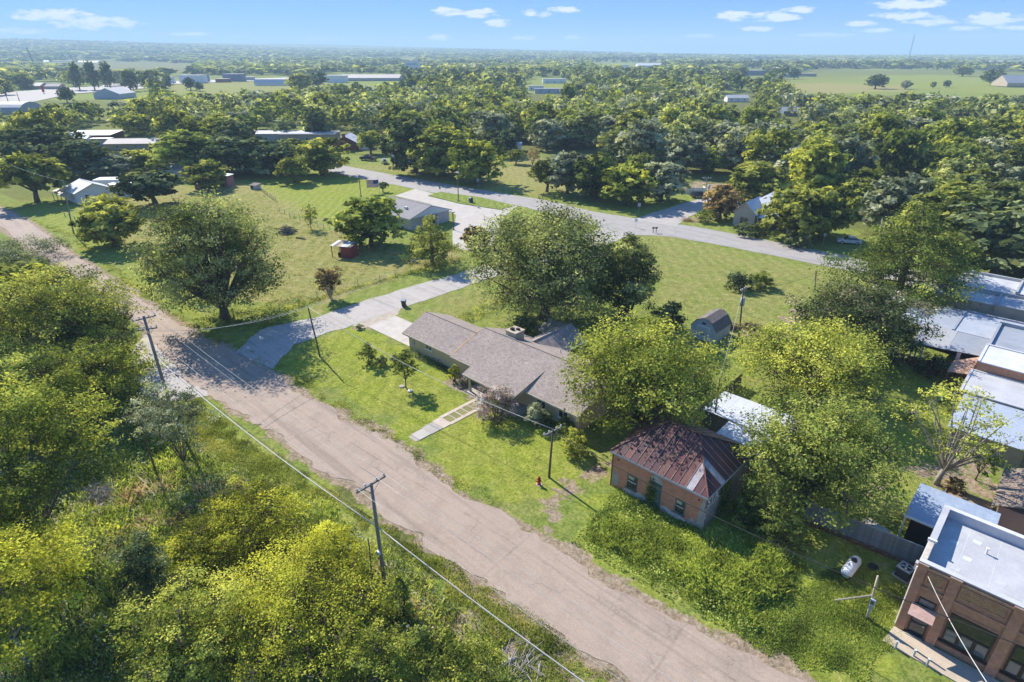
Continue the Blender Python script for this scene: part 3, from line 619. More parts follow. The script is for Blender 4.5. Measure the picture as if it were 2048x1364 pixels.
# big and near trees, each by itself
def near_trees():
    T = near_tree
    # left foreground, street side
    T('broadleaf_tree', 'broad yellowish olive tree leaning over the left edge of the street', (150, 728), 535, 245, 'round', 'olive', 24000, .15, nl=34)
    T('broadleaf_tree', 'olive tree behind the broad one at the left picture edge', (10, 690), 512, 190, 'low', 'olive', 12000, .17, nl=26)
    T('broadleaf_tree', 'rounded dark olive tree standing between street and utility pole with crossarms', (215, 745), 600, 140, 'low', 'green', 10000, .15, nl=22)
    T('broadleaf_tree', 'bright green tree just left of the tall crossarm pole', (195, 842), 688, 222, 'round', 'bright', 15000, .14, nl=26)
    T('broadleaf_tree', 'fresh green tree below the broad olive tree at the left edge', (70, 880), 712, 170, 'round', 'green', 12000, .14, nl=22)
    T('open_tree', 'tall open tree with several grey trunks above a bare patch of ground', (85, 1095), 765, 290, 'open', 'bright', 20000, .125, mgreybark, nl=40, subs=16, zsplit=1.2, trunk_r=.2)
    T('flat_topped_tree', 'yellow leaved tree with pale crooked branches in the bottom left corner', (60, 1330), 1062, 280, 'flat', 'yellow', 20000, .11, mpale, nl=30, trunk_r=.17)
    T('young_tree', 'small dark green round tree on a thin stem in the left thicket', (325, 1240), 1068, 120, 'upright', 'dark', 7000, .09, nl=16, trunk_r=.08)
    T('slender_tree', 'slender grey green tree growing in front of the tall crossarm pole', (370, 935), 770, 125, 'vase', 'grey', 5200, .11, nl=18, trunk_r=.1)
    T('elm_tree', 'yellow green elm at the top of the thicket beside the street verge', (520, 1095), 965, 210, 'round', 'yellow', 13000, .095, nl=26)
    T('elm_tree', 'yellow elm left of the single stub post in the thicket', (420, 1175), 1040, 165, 'low', 'yellow', 10000, .09, nl=22)
    T('elm_tree', 'large yellow elm spreading along the bottom edge of the view', (610, 1280), 1085, 320, 'round', 'yellow', 22000, .085, nl=40)
    T('elm_tree', 'yellow green elm low in the thicket right of the small dark tree', (400, 1340), 1150, 225, 'low', 'bright', 14000, .085, nl=28)
    T('elm_tree', 'yellow elm beside the near crossarm pole at the street verge', (670, 1165), 1045, 150, 'low', 'yellow', 9000, .09, nl=20)
    T('elm_tree', 'greener elm at the bottom edge right of the large yellow one', (750, 1365), 1235, 180, 'low', 'bright', 9000, .085, nl=20)
    T('bush', 'bright green bush at the bottom edge among dead brush', (920, 1375), 1265, 170, 'bush', 'bright', 8000, .085, cat='shrub', nl=20)
    T('bush', 'low green bush left of the bright one at the bottom edge', (845, 1340), 1250, 90, 'bush', 'green', 3500, .085, cat='shrub', nl=12)
    T('sapling', 'leggy green sapling beside the foot of the near crossarm pole', (800, 1230), 1150, 60, 'bush', 'green', 1500, .08, cat='shrub', nl=9)
    T('bush', 'grey green bush hanging over the far left edge of the street', (60, 520), 475, 120, 'bush', 'grey', 3500, .17, cat='shrub', nl=14)
    T('broadleaf_tree', 'pale olive tree top entering at the lower left edge', (20, 1130), 960, 120, 'open', 'olive', 5000, .12, mpale, nl=14)
    # pasture and the two big pecans
    T('pecan_tree', 'large pecan with drooping limbs at the corner of street and side lane', (450, 635), 376, 252, 'low', 'pecan', 30000, .18, nl=52, zsplit=1.6)
    T('pecan_tree', 'huge spreading pecan behind the long grey roofed house', (1088, 636), 395, 335, 'low', 'pecan', 32000, .19, nl=60, zsplit=2.0)
    T('pecan_tree', 'lower pecan leaning right beside the huge spreading one', (1240, 640), 455, 170, 'low', 'pecan', 16000, .18, nl=30, lean=1.5)
    T('shade_tree', 'small dense tree with brownish top beside the far street', (230, 492), 398, 100, 'low', 'olive', 6000, .2, nl=20)
    T('oak_tree', 'dark oak on a stout trunk in the far pasture', (312, 410), 338, 105, 'round', 'dark', 5000, .26, nl=20, zsplit=2.6)
    T('oak_tree', 'dense green oak left of the small grey roofed post office', (742, 492), 392, 122, 'low', 'green', 9000, .2, nl=24)
    T('cypress_tree', 'airy cypress right of the dense oak near the grey roofed building', (865, 530), 425, 105, 'cone', 'olive', 5500, .18, nl=30)
    T('crape_myrtle', 'round brown green bush on a cluster of bare stems by the lane', (662, 596), 535, 62, 'vase', 'rust', 3200, .14, mpale, cat='shrub', nl=14)
    T('sapling', 'thin young tree standing alone on the mown green', (622, 458), 408, 38, 'upright', 'olive', 700, .2, nl=9, trunk_r=.08)
    T('small_tree', 'reddish brown leaved tree beside the parking lot', (952, 500), 450, 55, 'low', 'rust', 1800, .2, nl=12)
    T('hedge_shrub', 'dark shrub on the pasture side of the far street verge', (310, 552), 520, 36, 'bush', 'dark', 1400, .16, cat='shrub', nl=9)
    # around the house
    T('hackberry_tree', 'big bright green tree hiding the right end of the long house', (1274, 868), 634, 322, 'round', 'bright', 26000, .14, nl=40, zsplit=1.5)
    T('hackberry_tree', 'tall bright tree behind the brick ruin, crown towards the barn shed', (1612, 800), 650, 290, 'round', 'bright', 20000, .15, nl=36)
    T('hackberry_tree', 'dense tree right beside the wall of the brick ruin', (1612, 1012), 778, 275, 'low', 'green', 24000, .125, nl=42)
    T('magnolia_tree', 'dark glossy magnolia with pale dead leaves beside the open carport', (1700, 712), 566, 232, 'low', 'gloss', 22000, .17, nl=36)
    T('cypress_tree', 'tall feathery cypress rising above the magnolia', (1790, 605), 398, 215, 'cone', 'green', 20000, .2, nl=44)
    T('broadleaf_tree', 'yellow edged tree right of the tall cypress', (1880, 560), 470, 90, 'round', 'olive', 4000, .2, nl=16)
    T('dying_tree', 'half bare tree with dead top limbs in the fenced back yard', (1872, 968), 760, 170, 'open', 'bright', 2100, .12, mpale, nl=22, sparse=.55, zsplit=1.9, trunk_r=.24)
    T('crape_myrtle', 'pink flowering crape myrtle hiding the porch of the long house', (990, 838), 768, 92, 'bush', 'pink', 5200, .09, cat='shrub', nl=20)
    T('crape_myrtle', 'pale flowering shrub right of the porch post', (1070, 850), 800, 46, 'bush', 'grey', 1600, .09, cat='shrub', nl=10)
    T('evergreen_shrub', 'dark green shrub against the front wall right of the porch', (1088, 852), 822, 40, 'bush', 'dark', 1300, .09, cat='shrub', nl=9)
    T('evergreen_shrub', 'green shrub under the big bright tree at the house wall', (1130, 862), 835, 42, 'bush', 'green', 1300, .09, cat='shrub', nl=9)
    T('bush', 'bright green bush at the foot of the big bright tree', (1148, 905), 858, 60, 'bush', 'bright', 2200, .1, cat='shrub', nl=11)
    T('photinia_shrub', 'orange tipped upright shrub where the porch meets the wing wall', (908, 762), 722, 28, 'bush', 'yellow', 1300, .08, cat='shrub', nl=9)
    T('flower_shrub', 'dull pink low shrub behind the left porch post', (925, 772), 750, 22, 'bush', 'pink', 600, .08, cat='shrub', nl=7)
    T('young_tree', 'small round tree on a bare stem in the front lawn', (812, 776), 698, 56, 'round', 'green', 2600, .1, nl=14, trunk_r=.07, zsplit=1.3)
    T('bush', 'leafy sprawling shrub left of the small lawn tree', (738, 728), 680, 40, 'bush', 'green', 1500, .1, cat='shrub', nl=10)
    T('bush', 'low dark shrub between the sprawling one and the lawn tree', (765, 730), 712, 26, 'bush', 'dark', 800, .09, cat='shrub', nl=7)
    T('bush', 'low dark shrub touching the small lawn tree', (790, 728), 706, 24, 'bush', 'dark', 700, .09, cat='shrub', nl=7)
    T('yucca_plant', 'pale silvery clump beside the concrete drive', (720, 657), 648, 20, 'bush', 'grey', 350, .1, cat='plant', nl=6)
    T('hedge_shrub', 'long green tangle of shrubs alone on the open field', (1475, 578), 545, 55, 'bush', 'dark', 2400, .15, cat='shrub', nl=12)
    T('hedge_shrub', 'green tangle joined to the right of the long one on the field', (1520, 575), 545, 50, 'bush', 'green', 2200, .15, cat='shrub', nl=12)
    T('sapling', 'small green sapling behind the barn shaped shed', (1442, 652), 620, 28, 'upright', 'bright', 600, .12, nl=8, trunk_r=.05)
    T('evergreen_shrub', 'dark shrub right of the huge pecan near the shed', (1335, 660), 600, 70, 'bush', 'dark', 2600, .15, cat='shrub', nl=12)
    T('evergreen_shrub', 'dark shrub by the chimney end of the back yard', (1050, 668), 625, 60, 'bush', 'dark', 2400, .13, cat='shrub', nl=12)
    T('bush', 'dark bush in front of the carport fence', (1865, 750), 710, 62, 'bush', 'dark', 2000, .13, cat='shrub', nl=11)
    T('bush', 'dark green undergrowth beside the painted wall of the ruin', (1490, 1045), 985, 75, 'bush', 'green', 3200, .1, cat='shrub', nl=14)
    T('bush', 'green brush under the dense tree right of the ruin', (1560, 1085), 1010, 90, 'bush', 'green', 3600, .1, cat='shrub', nl=14)
    T('sapling', 'small leafy sapling on the back yard grass', (1815, 840), 822, 20, 'bush', 'green', 300, .1, cat='shrub', nl=6)
    T('sapling', 'leafy offshoot right of the half bare tree', (1950, 960), 880, 70, 'open', 'green', 1200, .12, nl=12, sparse=.8, trunk_r=.07)
    T('brown_shrub', 'low orange brown shrub in the mulch by the half bare tree', (1905, 985), 955, 34, 'bush', 'rust', 900, .1, cat='shrub', nl=8)
    # along the highway
    T('bright_tree', 'bright yellow green tree alone above the highway', (952, 368), 278, 104, 'low', 'bright', 5000, .27, nl=22)
    T('oak_tree', 'dark tall oak left of the bright tree above the highway', (832, 345), 228, 112, 'low', 'dark', 4500, .3, nl=20)
    T('oak_tree', 'dark oak squeezed between tall oak and bright tree', (885, 352), 255, 125, 'low', 'olive', 4500, .3, nl=20)
    T('roadside_tree', 'small round tree left of the leafy row by the road junction', (1094, 384), 322, 70, 'round', 'olive', 2500, .24, nl=14)
    T('roadside_tree', 'dark tree second in the leafy row by the road junction', (1135, 388), 300, 88, 'low', 'grey', 2600, .24, nl=14)
    T('roadside_tree', 'green tree third in the leafy row by the road junction', (1190, 398), 308, 105, 'low', 'green', 3600, .23, nl=18)
    T('roadside_tree', 'brightest tree of the leafy row by the road junction', (1248, 410), 326, 98, 'low', 'bright', 3600, .22, nl=18)
    T('roadside_tree', 'grey green tree last in the leafy row by the road junction', (1322, 402), 322, 98, 'low', 'grey', 3400, .22, nl=18)
    T('roadside_tree', 'low olive tree behind the leafy row', (1275, 372), 308, 62, 'round', 'olive', 2000, .24, nl=12)
    T('small_tree', 'thin reddish tree on the dry lot above the highway', (1065, 330), 300, 34, 'vase', 'rust', 600, .24, nl=9)
    T('small_tree', 'brown green tree beside the thin reddish one', (1032, 328), 298, 32, 'round', 'olive', 700, .24, nl=9)
    T('brown_tree', 'brownish tree in front of the gabled farmhouse', (1440, 438), 370, 70, 'low', 'rust', 3200, .2, nl=16)
    T('elm_tree', 'broad elm at the right of the gabled farmhouse', (1585, 480), 374, 108, 'low', 'olive', 6500, .2, nl=26)
    T('elm_tree', 'broad elm between gabled farmhouse and parked white car', (1640, 474), 368, 100, 'low', 'olive', 7000, .2, nl=26)
    T('elm_tree', 'olive elm behind the gabled farmhouse', (1510, 400), 325, 110, 'low', 'olive', 4500, .22, nl=20)
    T('hedge_shrub', 'overgrown hedge along the fence of the gabled farmhouse', (1495, 470), 448, 60, 'bush', 'dark', 1600, .2, cat='shrub', nl=11)
    T('hedge_shrub', 'bright vine covered hump at the end of the farmhouse hedge', (1520, 466), 440, 32, 'bush', 'green', 900, .18, cat='shrub', nl=8)
    T('hedge_shrub', 'bushy corner of the hedge beside the side road', (1410, 445), 420, 40, 'bush', 'green', 1000, .2, cat='shrub', nl=8)
    T('hedge_shrub', 'hedge end under the elms by the highway verge', (1590, 492), 462, 60, 'bush', 'dark', 1600, .2, cat='shrub', nl=11)
    T('evergreen_tree', 'big dark evergreen at the right picture edge above the flat roofs', (1990, 550), 395, 190, 'low', 'dark', 9000, .24, nl=32)
    T('broadleaf_tree', 'olive tree behind the tall cypress by the flat roofs', (1885, 500), 370, 130, 'low', 'olive', 6000, .24, nl=22)
    T('broadleaf_tree', 'grey green tree rising above the white car', (1785, 470), 350, 110, 'low', 'grey', 5000, .24, nl=20)
    # far left group by the white farmhouse
    T('oak_tree', 'oak on a stout grey trunk left of the white metal roofed house', (75, 404), 305, 95, 'round', 'olive', 4500, .27, nl=20, zsplit=3)
    T('oak_tree', 'full dark oak behind the white metal roofed house', (168, 352), 280, 95, 'low', 'dark', 4500, .28, nl=20)
    T('oak_tree', 'yellow topped tree between dark oak and metal roofs', (265, 335), 300, 60, 'low', 'olive', 2000, .28, nl=12)
    T('oak_tree', 'large round oak in the clump behind the pink sheds', (385, 345), 262, 125, 'low', 'green', 6000, .28, nl=24)
    T('oak_tree', 'middle oak of the long shady clump behind the pasture', (480, 348), 272, 120, 'low', 'dark', 5500, .28, nl=24)
    T('oak_tree', 'dark oak in the long shady clump behind the pasture', (545, 350), 280, 110, 'low', 'dark', 5000, .28, nl=22)
    T('oak_tree', 'right end oak of the long shady clump by the highway', (645, 350), 272, 100, 'low', 'olive', 5000, .28, nl=22)
    T('small_tree', 'round light green tree in front of the shady clump', (590, 366), 315, 55, 'round', 'olive', 2200, .24, nl=12)
    T('small_tree', 'bushy tree growing over the pink sheds', (418, 378), 320, 66, 'low', 'olive', 2600, .25, nl=14)
    T('small_tree', 'dark purple leaved tree beside the flagpole', (766, 384), 362, 22, 'round', 'dark', 500, .24, nl=7)
    T('yellow_shrub', 'yellow shrub in front of the white metal roofed house', (215, 415), 388, 70, 'bush', 'yellow', 1500, .22, cat='shrub', nl=10)
    T('oak_tree', 'dark tree clump at the left edge behind the stout oak', (25, 352), 280, 85, 'low', 'dark', 3000, .28, nl=18)
    T('oak_tree', 'tall dark rounded tree above the cottage, left of the red carport', (100, 332), 246, 105, 'low', 'dark', 4000, .29, nl=22)
    T('oak_tree', 'grey green low tree between cottage and workshop', (235, 352), 308, 70, 'low', 'grey', 2200, .27, nl=14)
    T('oak_tree', 'olive bush like tree in front of the pale tan workshop', (300, 345), 298, 70, 'low', 'olive', 2400, .27, nl=14)
    T('bright_tree', 'bright yellow green tree right of the red carport', (278, 270), 228, 55, 'low', 'bright', 1800, .3, nl=14)
    T('oak_tree', 'dark tree right behind the round oak of the shady clump', (445, 300), 232, 90, 'low', 'olive', 3000, .3, nl=18)
    T('oak_tree', 'grey leaved tree above the long grey store', (480, 262), 222, 60, 'low', 'grey', 1800, .3, nl=14)
    T('oak_tree', 'dark oak between the long store and the dark red house', (590, 318), 278, 80, 'low', 'green', 2600, .28, nl=16)
    T('small_tree', 'light green tree right of the dark red house', (742, 308), 262, 46, 'round', 'bright', 1600, .28, nl=12)
    T('oak_tree', 'dark oak left of the dry lot, right of the bright tree', (1000, 312), 255, 70, 'low', 'dark', 2400, .28, nl=16)
near_trees()
# ------------------------------------------------------------------ buildings
mcream = pm('cream_siding', (.68, .55, .34), (.60, .48, .30), 1.2, 10, .8, .06, .05)
mtrim = pm('beige_trim', (.62, .54, .40), None, 1, 10, .7, .06, .03)
mwhite = pm('white_paint', (.78, .78, .76), (.70, .70, .68), .8, 10, .6, .05, .03)
mgreyp = pm('grey_paint', (.42, .43, .44), (.34, .35, .36), .8, 10, .7, .08, .05)
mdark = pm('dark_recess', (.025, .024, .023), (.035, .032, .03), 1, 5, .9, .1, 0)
mpine = pm('bare_pine_board', (.58, .33, .12), (.50, .28, .10), 2, 12, .7, .1, .05)
mwood = pm('weathered_wood', (.21, .18, .145), (.13, .11, .09), 2.5, 20, .95, .25, .3, stretch=(1, 1, .25))
mgreyw = pm('grey_fence_wood', (.255, .27, .285), (.17, .18, .19), 2.5, 20, .95, .2, .3, stretch=(1, 1, .3))
mredw = pm('red_brown_wood', (.20, .085, .05), (.12, .06, .04), 2, 18, .9, .25, .3)
mglass = glassmat('window_glass'); mglass2 = glassmat('pale_glass', (.10, .13, .13))
mshin = shinglemat('grey_brown_shingle', (.27, .22, .19), (.34, .285, .25), (.72, .68, .68))
mshinx = shinglemat('grey_brown_shingle_side', (.26, .215, .19), (.33, .28, .25), (.72, .68, .68), pitch_axis='x')
mmetal = pm('galvanised_metal', (.5, .52, .54), (.42, .43, .45), 1, 8, .35, .06, .02, .6)
mroofw = pm('white_roof_coating', (.54, .54, .55), (.42, .425, .44), .45, 5, .6, .07, .05)
mstucco = pm('tan_stucco', (.46, .38, .29), (.36, .30, .23), .6, 8, .9, .1, .1)
mredbrk = brickmat('orange_red_brick', (.66, .21, .085), (.56, .16, .065), (.48, .36, .27), .24, .08, (.52, .33, .22), .2)
mbrnbrk = brickmat('red_brown_brick', (.62, .27, .14), (.50, .20, .10), (.28, .21, .16), .22, .075, (.34, .19, .12), .2)
mtanbrk = brickmat('tan_brick', (.44, .315, .18), (.36, .25, .14), (.5, .44, .36), .24, .08, (.55, .48, .4), .2)
mplast = pm('old_plaster', (.47, .43, .37), (.30, .27, .24), 1.1, 9, .95, .15, .3)
mwhitew = pm('flaking_whitewash', (.62, .60, .57), (.42, .26, .20), 2.2, 9, .95, .15, .3)
mgreen = pm('faded_green_paint', (.10, .15, .115), (.06, .095, .075), 2, 14, .8, .12, .1)
def frame(b, face, pl, a0, a1, z0, z1, w, d):
    def bx(p, q, r, s):
        if face[0] == 'y': b.box(p, q, min(pl, pl + d), max(pl, pl + d), r, s)
        else: b.box(min(pl, pl + d), max(pl, pl + d), p, q, r, s)
    bx(a0, a1, z0, z0 + w); bx(a0, a1, z1 - w, z1); bx(a0, a0 + w, z0 + w, z1 - w); bx(a1 - w, a1, z0 + w, z1 - w); return bx
def window(parent, face, pl, a0, a1, z0, z1, fm, gm_=None, nx=1, nz=2, w=.07, name='window', sill=True):
    sgn = -1 if face[1] == '-' else 1; b = MB(); bx = frame(b, face, pl, a0, a1, z0, z1, w, sgn * .07)
    for i in range(1, nx): x = a0 + (a1 - a0) * i / nx; bx(x - w * .4, x + w * .4, z0 + w, z1 - w)
    f = b.build(name, fm, parent)
    for k in range(nx):
        for j in range(nz):
            g = MB(); q0 = a0 + (a1 - a0) * k / nx + (w if k == 0 else w * .4); q1 = a0 + (a1 - a0) * (k + 1) / nx - (w if k == nx - 1 else w * .4)
            h = (z1 - z0 - 2 * w) / nz; r0 = z0 + w + h * j + (.02 if j else 0); r1 = z0 + w + h * (j + 1) - .02
            p0, p1 = sorted((pl + sgn * .004, pl + sgn * (.03 + .012 * j)))
            if face[0] == 'y': g.box(q0 + .003, q1 - .003, p0, p1, r0 + .003, r1 - .003)
            else: g.box(p0, p1, q0 + .003, q1 - .003, r0 + .003, r1 - .003)
            g.build('pane', gm_ or mglass, f)
    if sill:
        s = MB(); p0, p1 = sorted((pl + sgn * .002, pl + sgn * .14))
        if face[0] == 'y': s.box(a0 - .08, a1 + .08, p0, p1, z0 - .09, z0 - .003)
        else: s.box(p0, p1, a0 - .08, a1 + .08, z0 - .09, z0 - .003)
        s.build('sill', fm, f)
    return f
def door(parent, face, pl, a0, a1, z0, z1, dm, fm, name='door'):
    sgn = -1 if face[1] == '-' else 1; b = MB(); frame(b, face, pl, a0 - .09, a1 + .09, z0 - .0, z1 + .09, .09, sgn * .07)
    d = MB(); p0, p1 = sorted((pl + sgn * .004, pl + sgn * .035))
    (d.box(a0 + .003, a1 - .003, p0, p1, z0 + .093, z1 - .003) if face[0] == 'y' else d.box(p0, p1, a0 + .003, a1 - .003, z0 + .093, z1 - .003))
    o = d.build(name, dm, parent); b.build('frame', fm, o)
    h = MB(); p0, p1 = sorted((pl + sgn * .037, pl + sgn * .09))
    (h.box(a1 - .16, a1 - .08, p0, p1, z0 + .95, z0 + 1.06) if face[0] == 'y' else h.box(p0, p1, a1 - .16, a1 - .08, z0 + .95, z0 + 1.06)); h.build('handle', mmetal, o)
    return o
def gable_wall(b, x0, x1, y0, y1, he, hr):
    """walls with pointed ends, ridge along x"""
    ym = (y0 + y1) / 2
    b.face((x0, y0, 0), (x1, y0, 0), (x1, y0, he), (x0, y0, he)); b.face((x1, y1, 0), (x0, y1, 0), (x0, y1, he), (x1, y1, he))
    b.face((x0, y1, 0), (x0, y0, 0), (x0, y0, he), (x0, ym, hr), (x0, y1, he)); b.face((x1, y0, 0), (x1, y1, 0), (x1, y1, he), (x1, ym, hr), (x1, y0, he))
def gable_roof(b, x0, x1, y0, y1, he, hr, ov=.4, t=.12):
    ym = (y0 + y1) / 2; k = (hr - he) / (ym - y0); d = ov * k
    b.slab([(x0 - ov, y0 - ov, he - d + t), (x1 + ov, y0 - ov, he - d + t), (x1 + ov, ym, hr + t), (x0 - ov, ym, hr + t)], t - .004)
    b.slab([(x1 + ov, y1 + ov, he - d + t), (x0 - ov, y1 + ov, he - d + t), (x0 - ov, ym, hr + t), (x1 + ov, ym, hr + t)], t - .004)
def gable_house(name, label, cat, loc, rz, Lx, Wy, he, hr, wm, rm, trim=None, wins=(), group=None, ov=.4, rev=False):
    """ridge along local x, local y- is the front; wins: (face, along, half width, z0, z1) or ('door', face, along)"""
    t = thing(name, label, cat, loc, rz, group); x, y = Lx / 2, Wy / 2
    b = MB(); gable_wall(b, -x, x, -y, y, he, hr); b.build('wall', wm, t)
    for s in (-1, 1):
        r = MB(); k = (hr - he) / y; d = ov * k; th = .12
        q = [(-x - ov, s * (y + ov), he - d + th), (x + ov, s * (y + ov), he - d + th), (x + ov, 0, hr + th), (-x - ov, 0, hr + th)]
        r.slab(q if s < 0 else q[::-1], th - .004).build('roof_slope', rm, t)
    c = MB(); c.tube([(-x - ov, 0, hr + .12), (x + ov, 0, hr + .12)], .09, 5).build('ridge_cap', rm, t)
    if trim:
        f = MB()
        for s in (-1, 1): f.box(-x - ov, x + ov, min(s * (y + ov), s * (y + ov + .05)), max(s * (y + ov), s * (y + ov + .05)), he - ov * (hr - he) / y - .1, he - ov * (hr - he) / y + .1)
        f.build('fascia', trim, t)
    for w in wins:
        if w[0] == 'door': door(t, w[1], (-y if w[1] == 'y-' else y) if w[1][0] == 'y' else (x if w[1] == 'x+' else -x), w[2] - .45, w[2] + .45, .02, 2.1, w[3] if len(w) > 3 else mdark, trim or mwhite)
        else:
            f, a, hw, z0, z1 = w; pl = {'y-': -y, 'y+': y, 'x+': x, 'x-': -x}[f]
            window(t, f, pl, a - hw, a + hw, z0, z1, trim or mwhite, None, 2 if hw > .7 else 1, 2 if z1 - z0 > 1 else 1)
    return t

def ranch_house():
    t = thing('ranch_house', 'long low cream house with grey brown shingle roof and front porch', 'house', (-50.7, 43.5, 0)); ox, oy = -50.7, 43.5
    def B(): return MB()
    X = lambda u: u - ox
    Y = lambda v: v - oy
    def part(b, n, m, p=t, **k):
        b.v = [(x - ox, y - oy, z) for x, y, z in b.v]; return b.build(n, m, p, **k)
    # walls: left wing, main block, right wing, rear wing
    b = B(); x0, x1, y0, y1, he, hr = -60.2, -50.7, 43.55, 50.5, 2.48, 4.05; gable_wall(b, x0, x1, y0, y1, he, hr); part(b, 'wall', mcream)
    b = B(); gable_wall(b, -50.68, -31.6, 43.4, 52.6, 2.62, 4.3); part(b, 'wall', mcream)
    b = B(); b.face((-46.7, 52.6, 0), (-46.7, 57.6, 0), (-46.7, 57.6, 2.45), (-46.7, 52.6, 2.45)); b.face((-41.9, 57.6, 0), (-41.9, 52.6, 0), (-41.9, 52.6, 2.45), (-41.9, 57.6, 2.45))
    b.face((-46.7, 57.6, 0), (-41.9, 57.6, 0), (-41.9, 57.6, 2.45), (-44.3, 57.6, 3.8), (-46.7, 57.6, 2.45)); part(b, 'wall', mcream)
    # roofs
    def slope(n, q, m=mshin, th=.14): b = B(); b.slab(q, th); return part(b, n, m)
    slope('roof_slope', [(-60.75, 42.9, 2.5), (-50.72, 42.9, 2.5), (-50.72, 47.0, 4.22), (-60.75, 47.0, 4.22)])
    slope('roof_slope', [(-50.72, 51.1, 2.5), (-60.75, 51.1, 2.5), (-60.75, 47.0, 4.22), (-50.72, 47.0, 4.22)])
    slope('roof_slope', [(-50.70, 42.5, 2.62), (-31.0, 42.5, 2.62), (-31.0, 48.2, 4.62), (-50.70, 48.2, 4.62)], th=.18)
    slope('roof_slope', [(-31.0, 53.2, 2.78), (-50.70, 53.2, 2.78), (-50.70, 48.2, 4.62), (-31.0, 48.2, 4.62)], th=.18)
    zp = 2.62 + (45.9 - 42.5) * 2.0 / 5.7 + .02
    slope('porch_roof', [(-46.5, 40.65, 2.5), (-38.42, 40.65, 2.5), (-38.42, 45.9, zp), (-47.0, 45.9, zp)], th=.16)
    b = B(); b.face((-38.43, 40.8, 2.36), (-38.43, 42.6, 2.62), (-38.43, 45.85, zp - .05), (-38.43, 45.8, zp - .16)); part(b, 'porch_gusset', mtrim)
    slope('roof_slope', [(-41.5, 57.95, 2.5), (-41.5, 50.9, 2.5), (-44.3, 50.9, 3.96), (-44.3, 57.95, 3.96)][::-1], mshinx)
    slope('roof_slope', [(-47.1, 50.9, 2.5), (-47.1, 57.95, 2.5), (-44.3, 57.95, 3.96), (-44.3, 50.9, 3.96)][::-1], mshinx)
    # ridge caps, the bare board on the roof step, gutters and fascias
    for a, c in (((-60.75, 47, 4.23), (-50.72, 47, 4.23)), ((-50.7, 48.2, 4.63), (-31.0, 48.2, 4.63)), ((-44.3, 50.9, 3.97), (-44.3, 57.95, 3.97))):
        b = B(); b.tube([a, c], .07, 5); part(b, 'ridge_cap', mshin)
    b = B(); b.slab([(-50.82, 42.6, 2.68), (-50.705, 42.6, 2.68), (-50.705, 47.7, 4.47), (-50.82, 47.7, 4.47)], .26); part(b, 'bare_rake_board', mpine, label='unpainted yellow pine board along the roof step')
    b = B(); b.box(-60.75, -50.75, 42.83, 42.895, 2.27, 2.47); part(b, 'fascia', mtrim)
    b = B(); b.box(-50.7, -46.6, 42.43, 42.495, 2.40, 2.60); part(b, 'fascia', mtrim)
    b = B(); b.box(-38.3, -31.0, 42.43, 42.495, 2.40, 2.60); part(b, 'fascia', mtrim)
    b = B(); b.box(-46.5, -38.42, 40.58, 40.645, 2.28, 2.48); part(b, 'fascia', mtrim)
    b = B(); b.box(-41.495, -41.40, 53.2, 57.95, 2.3, 2.48); part(b, 'gutter', mwhite)
    for x in (-46.0, -38.95):
        b = B(); b.box(x - .11, x + .11, 41.2, 41.42, 0, 2.33); b.box(x - .16, x + .16, 41.15, 41.47, 0, .12); b.box(x - .15, x + .15, 41.16, 41.46, 2.18, 2.33); part(b, 'porch_post', mtrim)
    b = B(); b.box(-46.6, -38.3, 40.9, 43.37, .0, .14); part(b, 'porch_floor', mcon2)
    # brick chimney with cap and flue
    b = B(); b.box(-47.3, -45.7, 48.75, 50.35, 3.6, 5.05); c = part(b, 'chimney', mtanbrk)
    b = B(); b.box(-47.4, -45.6, 48.65, 50.45, 5.053, 5.15); part(b, 'chimney_cap', mstucco, c)
    b = B(); b.box(-46.9, -46.5, 49.1, 49.5, 5.153, 5.42); part(b, 'flue', mdark, c)
    b = B(); b.box(-46.4, -46.0, 49.6, 49.95, 5.153, 5.35); part(b, 'flue', mdark, c)
    b = B(); b.slab([(-47.55, 48.3, 4.66), (-45.45, 48.3, 4.66), (-45.45, 48.72, 4.54), (-47.55, 48.72, 4.54)], .03); part(b, 'flashing', mmetal, c)
    # openings
    def W(*a, **k):
        f = window(t, a[0], *([a[1] - (oy if a[0][0] == 'y' else ox)] + [q - (ox if a[0][0] == 'y' else oy) for q in a[2:4]] + list(a[4:])), **k); return f
    W('y-', 43.55, -56.85, -55.5, 1.25, 1.95, mwhite, None, nx=2, nz=1)
    W('y-', 43.4, -45.3, -43.6, .8, 2.1, mwhite, None, nx=2)
    W('y-', 43.4, -37.4, -36.1, .8, 2.1, mwhite, None, nx=2); W('y-', 43.4, -34.3, -33.0, .8, 2.1, mwhite, None, nx=2)
    W('x+', -41.9, 53.9, 56.6, .25, 2.15, mdark, None, nx=3, nz=1)
    door(t, 'y-', 43.4 - oy, -42.3 - ox, -41.3 - ox, .14, 2.2, mredw, mtrim)
    b = B(); b.box(-60.23, -60.13, 43.49, 43.545, .1, 2.3); part(b, 'downspout', mtrim)
    b = B(); b.box(-59.4, -59.1, 43.42, 43.54, .9, 1.5); b.cyl(-59.25, 43.48, 1.5, 2.3, .03, 6); part(b, 'meter_box', mgreyp)
    b = B(); b.cyl(-33.5, 49.5, 4.1, 4.75, .05, 8); part(b, 'vent_pipe', mgreyp)
    b = B(); b.cyl(-40.2, 50.8, 3.6, 4.15, .05, 8); part(b, 'vent_pipe', mgreyp)
ranch_house()

